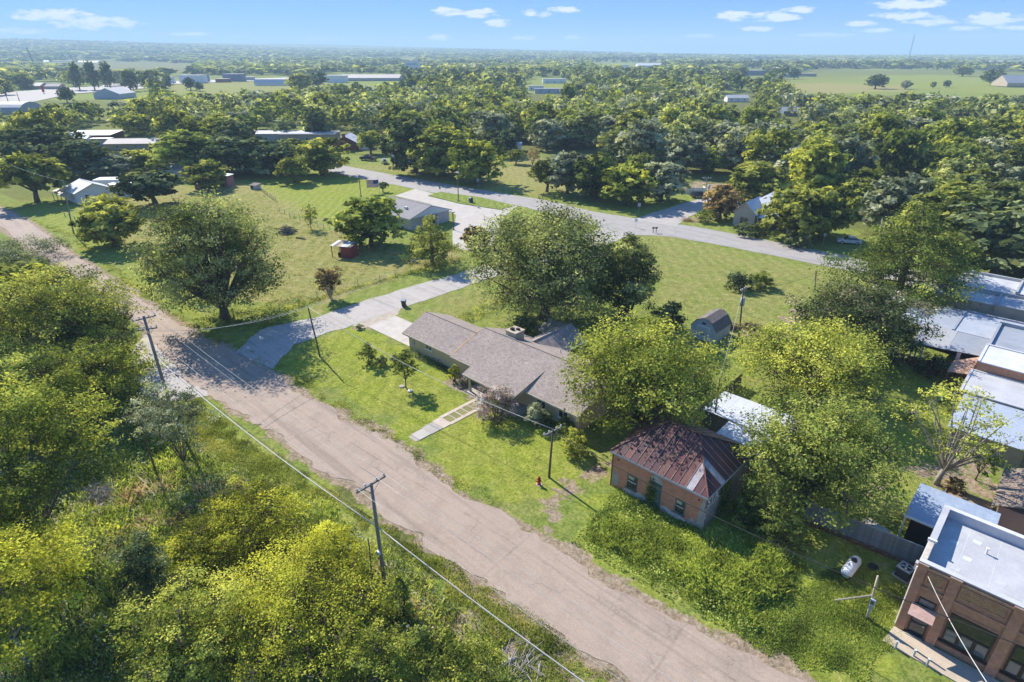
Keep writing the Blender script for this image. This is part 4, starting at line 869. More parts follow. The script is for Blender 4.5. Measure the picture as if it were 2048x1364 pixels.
def front_walk():
    o = thing('front_walk', 'concrete garden walk with ladder of slabs and grass beds', 'path', (-43.3, 31, 0))
    def p(n, x0, x1, a, b_, z, m=mconc): return MB().box(x0 + 43.3, x1 + 43.3, a - 31, b_ - 31, -.1, z).build(n, m, o)
    mpk = pm('pinkish_concrete', (.50, .42, .34), (.38, .31, .25), .9, 9, .9, .1); mbed = pm('walk_soil', (.17, .19, .05), (.21, .17, .09), 3, 12, 1, .25)
    for k, (y0, y1) in enumerate(((31.0, 32.55), (32.57, 34.1), (34.12, 35.2))): p('slab', -43.95 - .18 * k, -42.5 + .05 * k, y0, y1, .07 - .006 * k, mconc if k < 2 else mpk)
    p('step', -43.8, -42.6, 30.55, 30.98, .03, mcon2); p('border', -44.45, -44.0, 35.22, 40.9, .055, mpk); p('border', -42.75, -42.3, 35.22, 40.9, .055, mpk)
    for i in range(6): y = 35.22 + i * .93; p('crossbar', -43.995, -42.755, y, y + .13, .052, mpk)
    for i in range(5): y = 35.353 + i * .93; p('grass_bed', -43.995, -42.755, y, y + .794, .03, mbed)
    p('slab', -44.45, -42.3, 40.903, 41.15, .06, mpk)
front_walk()

def brick_ruin():
    ox, oy = -19.6, 43.0
    t = thing('brick_building', 'old orange brick building with rusty hipped metal roof and painted letters', 'building', (ox, oy, 0))
    def part(b, n, m, p=t, **k): b.v = [(x - ox, y - oy, z) for x, y, z in b.v]; return b.build(n, m, p, **k)
    x0, x1, y0, y1, he, hr = -24.1, -15.15, 38.75, 47.2, 3.85, 6.05
    b = MB(); b.face((x0, y0, -.3), (x1, y0, -.3), (x1, y0, he), (x0, y0, he)); part(b, 'front_wall', mredbrk)
    b = MB(); b.face((x1, y0, -.3), (x1, y1, -.3), (x1, y1, he), (x1, y0, he)); part(b, 'side_wall', pm('stained_plaster', (.36, .32, .29), (.20, .16, .14), 1.4, 9, .95, .2, .3))
    b = MB(); b.face((x1, y1, -.3), (x0, y1, -.3), (x0, y1, he), (x1, y1, he)); b.face((x0, y1, -.3), (x0, y0, -.3), (x0, y0, he), (x0, y1, he)); part(b, 'rear_wall', mredbrk)
    # hipped roof in rusty sheets: two courses on the front, one sheet per seam
    rusts = [pm('rusty_sheet', (.105, .034, .030), (.080, .030, .030), .7, 9, .5, .12, .08), pm('rusty_sheet_dark', (.085, .031, .034), (.060, .026, .030), .8, 9, .5, .12, .08),
             pm('rusty_sheet_worn', (.105, .036, .032), (.16, .075, .058), 1.5, 8, .55, .12, .08), pm('bare_zinc_sheet', (.40, .39, .40), (.26, .19, .17), 1.8, 8, .45, .12, .08)]
    mseam = pm('seam', (.42, .31, .25), (.22, .12, .09), 3, 10, .6, .2, .1)
    E0, E1, F0, F1, ez = x0 - .25, x1 + .25, y0 - .3, y1 + .3, he - .02
    rx0, rx1, ry = -21.4, -18.4, 43.0
    rng = random.Random(5)
    def clip(poly, ax, val, keep_hi):
        out = []
        for i, p in enumerate(poly):
            q = poly[(i + 1) % len(poly)]; pi, qi = (p[ax] >= val) == keep_hi, (q[ax] >= val) == keep_hi
            if pi: out.append(p)
            if pi != qi:
                k = (val - p[ax]) / (q[ax] - p[ax]); out.append(tuple(p[j] + (q[j] - p[j]) * k for j in range(3)))
        return out
    def side(poly, ax, n, lap=None, special=()):
        lo, hi = min(p[ax] for p in poly), max(p[ax] for p in poly); oa = 1 - ax
        for i in range(n):
            a, c = lo + (hi - lo) * i / n, lo + (hi - lo) * (i + 1) / n
            q = clip(clip(poly, ax, a + .004, True), ax, c - .004, False)
            if len(q) < 3: continue
            for course in ((0, 1) if lap else (0,)):
                z = q
                if lap:
                    z = clip(q, 2, lap, course == 1)
                    if len(z) < 3: continue
                m = rusts[rng.choice([0, 0, 1, 1, 0, 1, 2])]
                if (i, course) in special: m = rusts[3]
                dz = rng.uniform(0, .015) - (.02 if lap and course == 1 else 0)
                b = MB(); b.slab([(p[0], p[1], p[2] + .06 + dz) for p in z], .02); part(b, 'roof_sheet', m)
            # standing seam on the sheet's upper-index edge
            e = [p for p in q if abs(p[ax] - (c - .004)) < 1e-6]
            if len(e) == 2:
                b = MB(); b.tube([(p[0], p[1], p[2] + .085) for p in e], .032, 4); part(b, 'seam', mseam)
    A, Bq, Cq, D = (E0, F0, ez), (E1, F0, ez), (E1, F1, ez), (E0, F1, ez); Rl, Rr = (rx0, ry, hr), (rx1, ry, hr)
    side([A, Bq, Rr, Rl], 0, 14, 5.0, {(11, 0)}); side([Bq, Cq, Rr], 1, 12, None, {(3, 0)}); side([Cq, D, Rl, Rr], 0, 14); side([D, A, Rl], 1, 12)
    for a, c in ((A, Rl), (Bq, Rr), (Cq, Rr), (D, Rl), (Rl, Rr)):
        b = MB(); b.tube([(a[0], a[1], a[2] + .09), (c[0], c[1], c[2] + .11)], .07, 5); part(b, 'hip_cap', rusts[2])
    b = MB(); b.box(E0, E1, F0 - .03, F0 + .05, ez - .16, ez + .03); part(b, 'eave_board', mgreyp)
    b = MB(); b.box(E1 - .05, E1 + .03, F0 + .06, F1, ez - .16, ez + .03); part(b, 'eave_board', mgreyp)
    b = MB(); b.box(E0, E1, F0 + .06, y0 - .003, ez - .10, ez - .05); b.box(x1 + .003, E1 - .06, F0 + .06, F1, ez - .10, ez - .05); part(b, 'soffit', mwood)
    # front: two sash windows in green frames, door under a cement arch, patched plaster
    f = window(t, 'y-', y0 - oy, -22.5 - ox, -21.5 - ox, .75, 2.15, mgreen, mglass, 1, 2, .08)
    f = window(t, 'y-', y0 - oy, -17.7 - ox, -16.8 - ox, .80, 2.15, mgreen, mglass, 1, 2, .08)
    for a_, c_, z_ in ((-22.5, -21.5, 1.44), (-17.7, -16.8, 1.46)):       # pale meeting rails and half drawn blinds
        b = MB(); b.box(a_ + .09, c_ - .09, y0 - .085, y0 - .046, z_, z_ + .05); part(b, 'meeting_rail', mwhite)
        b = MB(); b.box(a_ + .10, c_ - .30, y0 - .056, y0 - .045, z_ + .28, z_ + .6); part(b, 'blind', mtrim)
    door(t, 'y-', y0 - oy, -20.15 - ox, -19.2 - ox, -.05, 2.55, mgreen, mgreen)
    pts = [(-20.3, 2.66)] + [(-19.68 + .62 * math.cos(a), 2.75 + .62 * math.sin(a)) for a in np.linspace(math.pi, 0, 9)] + [(-19.06, 2.66)]
    b = MB(); n = len(pts); b.face(*[(x, y0 - .02, z) for x, z in pts]); part(b, 'arch_infill', mplast)
    def patch(n_, pts, m, y=y0 - .014):
        b = MB(); b.face(*[(x, y, z) for x, z in pts]); part(b, n_, m)
    patch('plaster_patch', [(-24.08, .2), (-23.55, .25), (-23.35, .7), (-23.5, 1.4), (-23.85, 1.75), (-24.08, 1.7)], mplast)
    patch('plaster_patch', [(-15.95, -.2), (-15.16, -.2), (-15.16, 3.3), (-15.4, 3.25), (-15.55, 2.4), (-15.65, 1.2)], mplast)
    patch('whitewash', [(-19.0, -.2), (-16.75, -.2), (-16.6, .35), (-17.2, .62), (-17.9, .5), (-18.5, .72), (-19.0, .62)], mwhitew)
    patch('whitewash', [(-22.9, -.2), (-20.4, -.2), (-20.5, .5), (-21.2, .75), (-22.0, .45), (-22.8, .4)], mwhitew, y0 - .018)
    patch('whitewash', [(-16.7, -.2), (-15.97, -.2), (-15.8, .7), (-16.1, .95), (-16.5, .5)], mwhitew, y0 - .016)
    b = MB(); b.box(-24.2, -24.1, 38.62, 38.72, 0, he + .1); part(b, 'downspout', mredw)
    b = MB()
    for x in (-23.6, -15.75): b.box(x - .07, x + .07, y0 - .05, y0 - .003, 3.0, 3.12)
    part(b, 'wall_anchor', mdark)
    # painted letters on the side wall
    mlet = pm('white_letter_paint', (.72, .71, .69), (.5, .47, .44), 4, 16, .9, .15, 0)
    b = MB(); b.face((x1 + .006, 38.9, 2.32), (x1 + .006, 42.0, 2.32), (x1 + .006, 42.0, 3.4), (x1 + .006, 38.9, 3.4)); part(b, 'sign_ground', pm('dark_sign_paint', (.12, .11, .115), (.22, .19, .18), 2, 12, .95, .2, 0))
    def text(s, v, z, size, mat, p, sx=1):
        return text_mesh(s, size, mat, p, (x1 + .016 - ox, v - oy, z), (R(90), 0, R(90)), sx)
    text('STA', 39.12, 2.42, 1.12, mlet, t, 1.0)
    text('C', 38.85, 1.25, .95, mlet, t, .7)
    b = MB(); b.face((x1 + .008, 38.8, 2.2), (x1 + .008, 41.9, 2.2), (x1 + .008, 41.9, 2.29), (x1 + .008, 38.8, 2.29)); part(b, 'painted_line', mlet)
    b = MB(); b.face((x1 + .007, 38.77, -.2), (x1 + .007, 39.05, -.2), (x1 + .007, 39.02, 1.5), (x1 + .007, 38.77, 2.2)); part(b, 'whitewash', mwhitew)
    # ivy on door and side wall
    rng2 = np.random.default_rng(8)
    P = np.concatenate([np.c_[rng2.uniform(x1, x1 + .2, 2600), 42.35 + rng2.normal(0, .42, 2600), rng2.uniform(-.1, 3.7, 2600)], np.c_[-19.9 + rng2.normal(0, .22, 1300) - .1, rng2.uniform(y0 - .25, y0, 1300), np.abs(rng2.normal(0, 1.1, 1300))]])
    P[:, 2] = np.clip(P[:, 2], 0, 3.7); V, F = cards(rng2, P - [ox, oy, 0], unit(rng2.normal(size=P.shape) + [.5, -.3, .3]), .085)
    me = npmesh('ivy', V, F, {'tint': np.repeat(rng2.uniform(.1, .7, len(P)), 4)}); me.materials.append(LEAF['green']); link('ivy', me, t, kind='stuff')
brick_ruin()

def white_roof_building():
    ox, oy = 0, 39.75
    t = thing('brick_storefront', 'red brown brick storefront with white flat roof behind parapets', 'building', (ox, oy, 0))
    def part(b, n, m, p=t, **k): b.v = [(x - ox, y - oy, z) for x, y, z in b.v]; return b.build(n, m, p, **k)
    x0, x1, y0, y1, H = -.95, 13.0, 39.75, 47.15, 6.0
    b = MB(); b.box(x0, x1, y0, y0 + .3, -.1, H - .5); part(b, 'front_wall', mbrnbrk)
    b = MB(); b.box(x0, x0 + .3, y0 + .303, y1 - .3, -.1, H - .003); part(b, 'side_wall', mtanbrk)
    b = MB(); b.box(x0, x1, y1 - .297, y1, -.1, H - .003); part(b, 'rear_wall', mbrnbrk)
    b = MB(); b.box(x0, x1, y0 + .003, y0 + .297, H - .497, H - .003); part(b, 'front_parapet', mbrnbrk)
    b = MB(); b.face((x0 + .3, y0 + .3, 5.15), (x1, y0 + .3, 5.15), (x1, y1 - .3, 5.3), (x0 + .3, y1 - .3, 5.3)); part(b, 'roof_membrane', mroofw)
    # seams, drains and pipe on the roof
    mse = pm('roof_seam', (.58, .60, .64), None, 2, 8, .7, .1, 0)
    zr = lambda y: 5.15 + .15 * (y - y0 - .3) / (y1 - y0 - .6) + .006
    for i, x in enumerate((.9, 2.7, 4.5, 6.3)):
        b = MB(); b.face((x, y0 + .32, zr(y0 + .32)), (x + .03, y0 + .32, zr(y0 + .32)), (x + .03, y1 - .32, zr(y1 - .32)), (x, y1 - .32, zr(y1 - .32))); part(b, 'roof_seam', mse)
    for x, y in ((.35, 44.4), (1.3, 43.2), (.9, 41.7), (1.5, 45.4), (3.3, 42.2)):
        b = MB(); b.face((x - .3, y - .2, zr(y - .2) + .003), (x + .2, y - .24, zr(y - .24) + .003), (x + .25, y + .2, zr(y + .2) + .003), (x - .26, y + .22, zr(y + .22) + .003)); part(b, 'roof_patch', mse)
    b = MB(); b.cyl(2.1, 44.6, 5.2, 5.65, .06, 8); b.cyl(2.1, 44.6, 5.65, 5.72, .1, 8); part(b, 'vent_pipe', mwhite)
    for q in ((x0 - .05, x1, y1 - .35, y1 + .05, H, H + .09), (x0 - .05, x0 + .36, 42.4, y1 - .353, H, H + .09), (x0 - .05, x0 + .33, y0 + .34, 42.36, H - .12, H - .02), (x0 - .06, x1, y0 - .06, y0 + .335, H, H + .08)):
        b = MB(); b.box(*q); part(b, 'coping', mroofw)
    b = MB(); b.box(x0 - .12, x0 + .42, 42.28, 42.42, H - .05, H + .16); part(b, 'coping_cap', mwhite)
    b = MB(); b.face((x0 + .304, y0 + .31, 5.1), (x0 + .304, y1 - .31, 5.1), (x0 + .304, y1 - .31, H), (x0 + .304, y0 + .31, H)); b.face((x0 + .3, y1 - .302, 5.1), (x1, y1 - .302, 5.1), (x1, y1 - .302, H), (x0 + .3, y1 - .302, H)); part(b, 'parapet_lining', mroofw)
    # piers, belt course, recessed panels with diamond lattice of pale bricks
    for a, c in ((-.95, -.45), (.82, 1.38), (4.1, 4.7), (7.4, 8.0), (9.9, 10.5)):
        b = MB(); b.box(a, c, y0 - .16, y0 - .003, -.1, H - .15); part(b, 'pier', mbrnbrk)
        b = MB(); b.box(a - .05, c + .05, y0 - .2, y0 - .003, H - .147, H - .003); part(b, 'pier_cap', mbrnbrk)
    for a, c in ((-.45, .82), (1.38, 4.1), (4.7, 7.4)):
        b = MB(); b.box(a + .003, c - .003, y0 - .12, y0 - .003, 4.12, 4.3); part(b, 'belt_course', mbrnbrk)
        b = MB(); b.box(a + .003, c - .003, y0 - .12, y0 - .003, H - .28, H - .15); part(b, 'belt_course', mbrnbrk)
        b = MB(); b.box(a + .003, c - .003, y0 - .05, y0 - .003, 5.62, 5.70); part(b, 'corbel_band', mtanbrk)
        b = MB(); frame(b, 'y-', y0 - .003, a + .1, c - .1, 4.62, 5.56, .09, -.06); part(b, 'panel_frame', mbrnbrk)
    mpb = pm('pale_lattice_brick', (.60, .38, .17), (.48, .28, .12), 4, 12, .85, .12, .1); proto = None
    for a, c in ((-.28, .66), (1.6, 3.9), (4.95, 7.2)):
        for r_ in range(7):
            n = int((c - a) / .19)
            for k in range(n):
                x = a + .19 * (k + .5 * (r_ % 2)) + .02; z = 4.76 + r_ * .095
                if proto is None: proto = MB().box(-.055, .055, -.03, 0, -.03, .03).mesh('lattice_brick'); proto.materials.append(mpb)
                if x < c - .06: link('lattice_brick', proto, t, (x - ox, y0 - .003 - oy, z))
    # door with transom and sloping canopy
    mdk = pm('dark_bronze', (.05, .035, .028), None, 2, 10, .5, .1, 0)
    door(t, 'y-', y0 - oy, -.22, .6, .12, 2.1, mglass, mdk); b = MB(); b.box(-.3, .7, y0 - .35, y0 - .17, -.1, .14); part(b, 'door_step', mcon2)
    window(t, 'y-', y0 - oy, -.3, .68, 2.72, 3.35, mdk, mglass2, 1, 1, .08)
    b = MB(); b.slab([(-.55, y0 - 1.05, 2.42), (.86, y0 - 1.05, 2.42), (.86, y0 - .17, 2.78), (-.55, y0 - .17, 2.78)], .06); part(b, 'canopy', pm('rusty_canopy', (.50, .35, .30), (.36, .22, .18), 2, 9, .6, .15, .1))
    # wide shop windows
    def shop(a0, a1):
        n = 3; b = MB(); bx = frame(b, 'y-', y0 - .003 - oy, a0, a1, .85, 3.3, .12, -.09); bx(a0 + .12, a1 - .12, 1.95, 2.07)
        for i in range(1, n): x = a0 + (a1 - a0) * i / n; bx(x - .1, x + .1, .97, 1.95)
        f = b.build('window', mdk, t)
        for i in range(n):
            q0, q1 = a0 + (a1 - a0) * i / n + .11, a0 + (a1 - a0) * (i + 1) / n - .11
            MB().box(q0, q1, y0 - .04 - oy, y0 - .007 - oy, .98, 1.94).build('pane', mglass2, f)
        MB().box(a0 + .125, a1 - .125, y0 - .04 - oy, y0 - .007 - oy, 2.08, 3.17).build('pane', mglass, f)
        MB().box(a0 - .1, a1 + .1, y0 - .2 - oy, y0 - .007 - oy, .72, .845).build('sill', mdk, f)
        for k in range(int((a1 - a0) / .13)): MB().box(a0 + k * .13 + .01, a0 + k * .13 + .115, y0 - .035 - oy, y0 - .003 - oy, 3.32, 3.53).build('lintel_brick', mbrnbrk, f)
    shop(1.52, 3.98); shop(4.85, 7.25)
    b = MB(); b.box(x0 - .22, x0 - .003, 40.0, 40.35, 5.0, 5.55); part(b, 'meter_box', mgreyp)
    b = MB(); b.tube([(x0 - .06, 39.9, 0), (x0 - .06, 39.9, 5.4)], .045, 6); part(b, 'downspout', mwhite)
white_roof_building()
o = MB().prism([(-1.25, 37.75), (14, 37.45), (14, 39.56), (-1.0, 39.56)], -.1, .09).build('pavement', mstucco); o['kind'] = 'structure'

def flat_building(name, label, loc, rects, roofm, wallm, H, parapet=.35, posts=(), extra=None):
    """flat roofed block(s): rects of (x0,x1,y0,y1,height,roof material)"""
    t = thing(name, label, 'building', loc); ox, oy = loc
    for x0, x1, y0, y1, h, rm in rects:
        w = MB(); w.box(x0 - ox, x1 - ox, y0 - oy, y1 - oy, -.2, h - .003); w.build('wall', wallm, t)
        MB().box(x0 - ox - .12, x1 - ox, y0 - oy - .12, y1 - oy + .05, h, h + .1).build('roof', rm, t)
        if parapet:
            MB().box(x0 - ox - .12, x1 - ox, y1 - oy - .25, y1 - oy + .05, h + .103, h + .1 + parapet).build('parapet', roofm, t)
            MB().box(x0 - ox - .12, x0 - ox + .15, y0 - oy - .12, y1 - oy - .253, h + .103, h + .1 + parapet * .6).build('parapet', roofm, t)
    return t
mlg = pm('light_grey_roof', (.44, .44, .44), (.34, .345, .355), .4, 5, .7, .06, .05)
mdg = pm('grey_roof_coating', (.34, .37, .41), (.27, .29, .33), .4, 5, .7, .08, .05)
mblm = wavemat('pale_blue_metal', (.40, .45, .52), (.34, .38, .45), 3.2, 'X', .35, 0, (.6, .6, .62), .3, .4)
def row_buildings():
    flat_building('flat_roofed_store', 'long light grey flat roofed store with tan end wall, farthest of the row', (-12.3, 103.6),
                  [(-12.3, -5, 103.6, 108.2, 4.0, mlg), (-11.9, -3.5, 108.25, 115.6, 4.6, mroofw), (-4.98, 22, 103.2, 108.2, 4.25, mlg), (-3.48, 22, 108.25, 115.2, 4.9, mroofw)], mlg, mstucco, 4, .4)
    t = flat_building('flat_roofed_store', 'grey flat roofed store with an open carport at its back', (-10.9, 85.5), [(-7.8, 22, 92.5, 101.2, 3.0, mdg)], mdg, mstucco, 3, .2)
    def part(b, n, m): b.v = [(x + 10.9, y - 85.5, z) for x, y, z in b.v]; return b.build(n, m, t)
    part(MB().slab([(-11.0, 85.4, 2.75), (-7.2, 85.9, 2.75), (-7.2, 92.4, 3.08), (-11.0, 93, 3.08)], .08), 'carport_roof', mlg)
    part(MB().slab([(-7.18, 85.9, 2.78), (-3.7, 86.6, 2.78), (-3.7, 92.4, 3.05), (-7.18, 92.4, 3.05)], .08), 'carport_roof', mdg)
    part(MB().slab([(-11.0, 93.02, 3.09), (-7.82, 92.42, 3.09), (-7.82, 101.2, 3.12), (-11.0, 101.2, 3.12)], .08), 'carport_roof', mdg)
    for x, y in ((-10.7, 85.7), (-10.2, 85.75), (-9.6, 85.8), (-6.0, 86.3), (-5.8, 86.4), (-3.9, 86.8), (-10.8, 92.5), (-10.8, 100.8)): part(MB().box(x - .09, x + .09, y - .09, y + .09, 0, 2.7), 'carport_post', mwhite)
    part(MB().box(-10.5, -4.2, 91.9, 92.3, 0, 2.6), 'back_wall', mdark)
    o = MB().slab([(-14.2, 92.2, 2.5), (-11.1, 92.2, 2.5), (-11.1, 99.8, 2.7), (-14.2, 99.8, 2.7)], .06)
    s = thing('lean_to_roof', 'pale metal lean-to roof beside the carport, under the magnolia', 'canopy', (-14.2, 92.2, 0)); o.v = [(x + 14.2, y - 92.2, z) for x, y, z in o.v]; o.build('roof', mblm, s)
    for x, y in ((.1, .1), (2.9, .1), (.1, 7.4), (2.9, 7.4)): MB().box(x - .05, x + .05, y - .05, y + .05, 0, 2.42).build('post', mwood, s)
    flat_building('flat_roofed_store', 'dark grey flat roofed store with low parapet, third of the row', (-3.5, 87.2), [(-3.5, 22, 87.2, 97.4, 3.5, mdg)], mdg, mbrnbrk, 3.5, .45)
    flat_building('flat_roofed_store', 'bright white flat roof above a strip of red brick wall', (-3.6, 81.3), [(-3.6, 22, 81.3, 87.15, 4.1, mroofw)], mroofw, mbrnbrk, 4.1, .12)
    flat_building('flat_roofed_store', 'low white flat roof in front of the brick strip', (-3.9, 74.8), [(-3.9, 22, 74.8, 81.2, 2.9, mroofw)], mroofw, mtanbrk, 2.9, .1)
    t = thing('metal_roofed_store', 'pale blue ribbed metal roof nearest in the row, tan wall below', 'building', (-3.2, 67.3, 0))
    MB().box(0, 25, 0, 7.4, -.2, 2.2).build('wall', mstucco, t); MB().slab([(-.3, -.3, 2.3), (25, -.3, 2.3), (25, 7.45, 2.75), (-.3, 7.45, 2.75)], .08).build('roof', mblm, t)
    MB().box(6, 6.9, -.06, -.003, 0, 2.0).build('door', mwood, t)
    # rusty lean-to and red board fence at the back
    t = thing('rusty_canopy', 'small rusty corrugated canopy at the corner of the white roof', 'canopy', (-6.0, 80.2, 0))
    n = 8
    mru = wavemat('rusty_corrugated', (.36, .19, .11), (.50, .34, .24), 4, 'X', .7, 0, (.6, .5, .42), .4, .5)
    for i in range(n): MB().slab([(0 + i * .27, 0, 2.35 + i * .05), (.26 + i * .27, 0, 2.39 + i * .05), (.26 + i * .27, 3.6 + i * .3, 2.55 + i * .05), (i * .27, 3.4 + i * .3, 2.5 + i * .05)], .025).build('roof_sheet', mru, t)
    for x, y in ((.05, .1), (.05, 3.2)): MB().box(x, x + .1, y, y + .1, 0, 2.3).build('post', mwood, t)
    t = thing('board_fence', 'red brown board fence in front of the open carport', 'fence', (-12.6, 84.6, 0), R(4))
    bm_ = MB().box(0, .2, 0, .03, 0, 1.15).mesh('board'); bm_.materials.append(mredw)
    for i in range(40):
        if i % 9 != 7: link('board', bm_, t, (i * .225, 0, random.Random(i).uniform(-.05, .05)))
    for z in (.3, 1.0): MB().box(0, 9, .033, .08, z, z + .09).build('rail', mredw, t)
    t = thing('red_shed', 'small reddish board shed half hidden beside magnolia and carport', 'shed', (-14.6, 101.5, 0))
    MB().box(0, 2.4, 0, 2.4, 0, 1.9).build('wall', mredw, t); MB().slab([(-.2, -.2, 1.95), (2.6, -.2, 1.95), (2.6, 2.6, 2.2), (-.2, 2.6, 2.2)], .05).build('roof', mru, t)
row_buildings()

def back_sheds():
    mcor = wavemat('corrugated_sheet', (.62, .64, .66), (.50, .50, .51), 3.0, 'X', .4, 0, (.45, .36, .28), .35, .5)
    mwallc = wavemat('corrugated_wall', (.27, .265, .25), (.20, .19, .17), 3.4, 'X', .6, 0, (.2, .13, .09), .4, .7)
    t = thing('corrugated_shed', 'ribbed metal shed behind the brick ruin, higher of two white roofs', 'shed', (-22.6, 52.9, 0))
    MB().box(0, 8.4, 0, 4.7, 0, 2.3).build('wall', mwallc, t)
    for i in range(9): MB().slab([(-.12 + i * .96, -.12, 2.42), (.83 + i * .96, -.12, 2.42), (.83 + i * .96, 4.85, 2.5), (-.12 + i * .96, 4.85, 2.5)], .05).build('roof_sheet', mcor, t)
    t = thing('corrugated_lean_to', 'low ribbed metal lean-to between brick ruin and shed', 'shed', (-19.7, 49.3, 0))
    MB().box(0.1, 5.4, 0.1, 3.4, 0, 2.05).build('wall', mwallc, t)
    for i in range(6): MB().slab([(-.05 + i * .93, -.05, 2.15), (.86 + i * .93, -.05, 2.15), (.86 + i * .93, 3.55, 2.3), (-.05 + i * .93, 3.55, 2.3)], .045).build('roof_sheet', mcor, t)
    t = thing('plank_fence', 'weathered grey plank fence running back from the corrugated shed', 'fence', (-23.6, 49.5, 0), R(90))
    bm_ = MB().box(0, .17, 0, .025, 0, 1.75).mesh('plank'); bm_.materials.append(mwood)
    for i in range(80): link('plank', bm_, t, (i * .19, 0, random.Random(i).uniform(-.06, .04)))
    for z in (.35, 1.4): MB().box(0, 15.2, -.06, -.003, z, z + .09).build('rail', mwood, t)
    t = thing('plank_fence', 'short weathered plank fence facing the street beside the corrugated shed', 'fence', (-25.9, 49.6, 0))
    for i in range(12): link('plank', bm_, t, (i * .19, 0, random.Random(i + 90).uniform(-.06, .04)))
    for z in (.35, 1.4): MB().box(0, 2.3, .028, .08, z, z + .09).build('rail', mwood, t)
    # blue grey tin canopy and grey privacy fence beside the storefront
    mtin = wavemat('blue_grey_tin', (.33, .40, .50), (.26, .31, .40), 2.6, 'Y', .4, 0, (.55, .58, .62), .6, .5)
    t = thing('tin_canopy', 'blue grey tin roofed shelter behind the white roofed storefront', 'shed', (-3.2, 49.1, 0))
    for i in range(5): MB().slab([(0, i * 1.02, 2.55 + i * .04), (5.6, i * 1.02, 2.55 + i * .04), (5.6, i * 1.02 + 1.0, 2.6 + i * .04), (0, i * 1.02 + 1.0, 2.6 + i * .04)], .05).build('roof_sheet', mtin, t)
    MB().box(.45, 5.4, 1.2, 4.7, 0, 2.5).build('wall', mbrnbrk, t); MB().box(.05, .17, .1, .22, 0, 2.5).build('post', mwhite, t); MB().box(.0, 5.6, -.08, -.003, 2.42, 2.58).build('gutter', mwhite, t)
    MB().box(.46, 2.3, .5, 1.19, 0, 2.4).build('painted_shade_block', mdark, t)  # near-black block: shade on the brick front under the roof, painted as colour
    t = thing('privacy_fence', 'grey vertical board privacy fence beside the storefront', 'fence', (-9.6, 46.3, 0), R(5.2))
    bm2 = MB().box(0, .15, 0, .025, .05, 1.8).mesh('board'); bm2.materials.append(mgreyw)
    for i in range(53): link('board', bm2, t, (i * .158, random.Random(i).uniform(0, .012), random.Random(i + 5).uniform(-.02, .02)))
    for z in (.35, 1.5): MB().box(0, 8.4, .04, .09, z, z + .1).build('rail', mgreyw, t)
    MB().box(0, 8.4, -.02, .06, 1.82, 1.86).build('top_cap', mgreyp, t)
    MB().box(0, 8.4, -.12, -.03, -.05, .12).build('kickboard', mwood, t)
    t = thing('stone_border', 'low stone edging in front of the privacy fence', 'border', (-9.6, 45.9, 0), R(5.2))
    s_ = MB().lathe(0, 0, [(.0, 0), (.16, .02), (.18, .1), (.08, .17), (.0, .18)], 7).mesh('stone'); s_.materials.append(mredw)
    for i in range(28): o = link('stone', s_, t, (i * .3, random.Random(i).uniform(-.06, .06), -.03)); o.scale = (1, .8, random.Random(i + 3).uniform(.6, 1.1))
    t = thing('glass_table', 'pale green glass topped slab behind the privacy fence', 'table', (-4.35, 48.1, 0), R(-8)); MB().box(-.5, .5, -.8, .8, .68, .73).build('top', pm('pale_green_glass', (.42, .52, .50), None, 2, 6, .2, .05, 0), t)
    for x in (-.42, .42):
        for y in (-.7, .7): MB().box(x - .04, x + .04, y - .04, y + .04, 0, .677).build('leg', mwood, t)
    sheet('stone_patio', [(-5.8, 47.6), (-3.6, 47.5), (-3.4, 49.4), (-5.6, 50.2)], .03, mcon2, .2)
    # tiled roof, patio and raised bed at the right edge
    t = thing('shingled_outbuilding', 'dark brown shingled roof at the right edge behind the storefront', 'shed', (2.2, 56.2, 0))
    mtile = shinglemat('brown_scallop_shingle', (.20, .155, .125), (.25, .20, .165), (.7, .65, .62), .3, .22, 'x')
    MB().box(0, 6, 0, 6, 0, 2.2).build('wall', mstucco, t); MB().slab([(-.5, -.5, 2.3), (2.4, -.6, 3.6), (2.4, 6.4, 3.6), (-.5, 6.4, 2.3)], .1).build('roof_slope', mtile, t); MB().slab([(2.4, -.6, 3.6), (6.4, -.5, 2.3), (6.4, 6.4, 2.3), (2.4, 6.4, 3.6)], .1).build('roof_slope', mtile, t)
    sheet('brick_patio', [(1.2, 47.6), (9, 47.6), (9, 56.0), (.6, 55.6)], .03, brickmat('patio_brick', (.40, .22, .15), (.50, .33, .25), (.42, .36, .3), .24, .12))
    t = thing('raised_bed', 'low walled bed of bare tan earth behind the tin shelter', 'planter', (-1.6, 55.2, 0)); MB().box(.12, 3.4, .12, 3.9, 0, .3).build('soil', pm('bed_earth', (.40, .27, .15), (.30, .20, .11), 2, 9, 1, .2), t)
    for q in ((0, 3.52, 0, .117), (0, 3.52, 3.903, 4.02), (0, .117, .12, 3.9), (3.403, 3.52, .12, 3.9)): MB().box(*q, 0, .45).build('edge_wall', mwood if q[0] == 0 and q[1] < 1 else mstucco, t)
    # barn shaped shed
    t = thing('barn_shed', 'barn shaped white storage shed with brown gambrel roof on the mown field', 'shed', (-35.0, 73.2, 0)); w, d = 3.75, 4.5
    prof = [(0, 0), (w, 0), (w, 1.75), (w - .72, 2.75), (w / 2, 3.25), (.72, 2.75), (0, 1.75)]
    b = MB(); n = len(prof); b.v = [(x, 0, z) for x, z in prof] + [(x, d, z) for x, z in prof]; b.f = [tuple(range(n)), tuple(reversed(range(n, 2 * n)))] + [(i, i + n, (i + 1) % n + n, (i + 1) % n) for i in (0, 1, 6)]
    mshed = wavemat('pale_shed_siding', (.52, .55, .58), (.44, .47, .50), 5, 'X', .7, 0, (.35, .33, .3), .3, .4); b.build('wall', mshed, t)
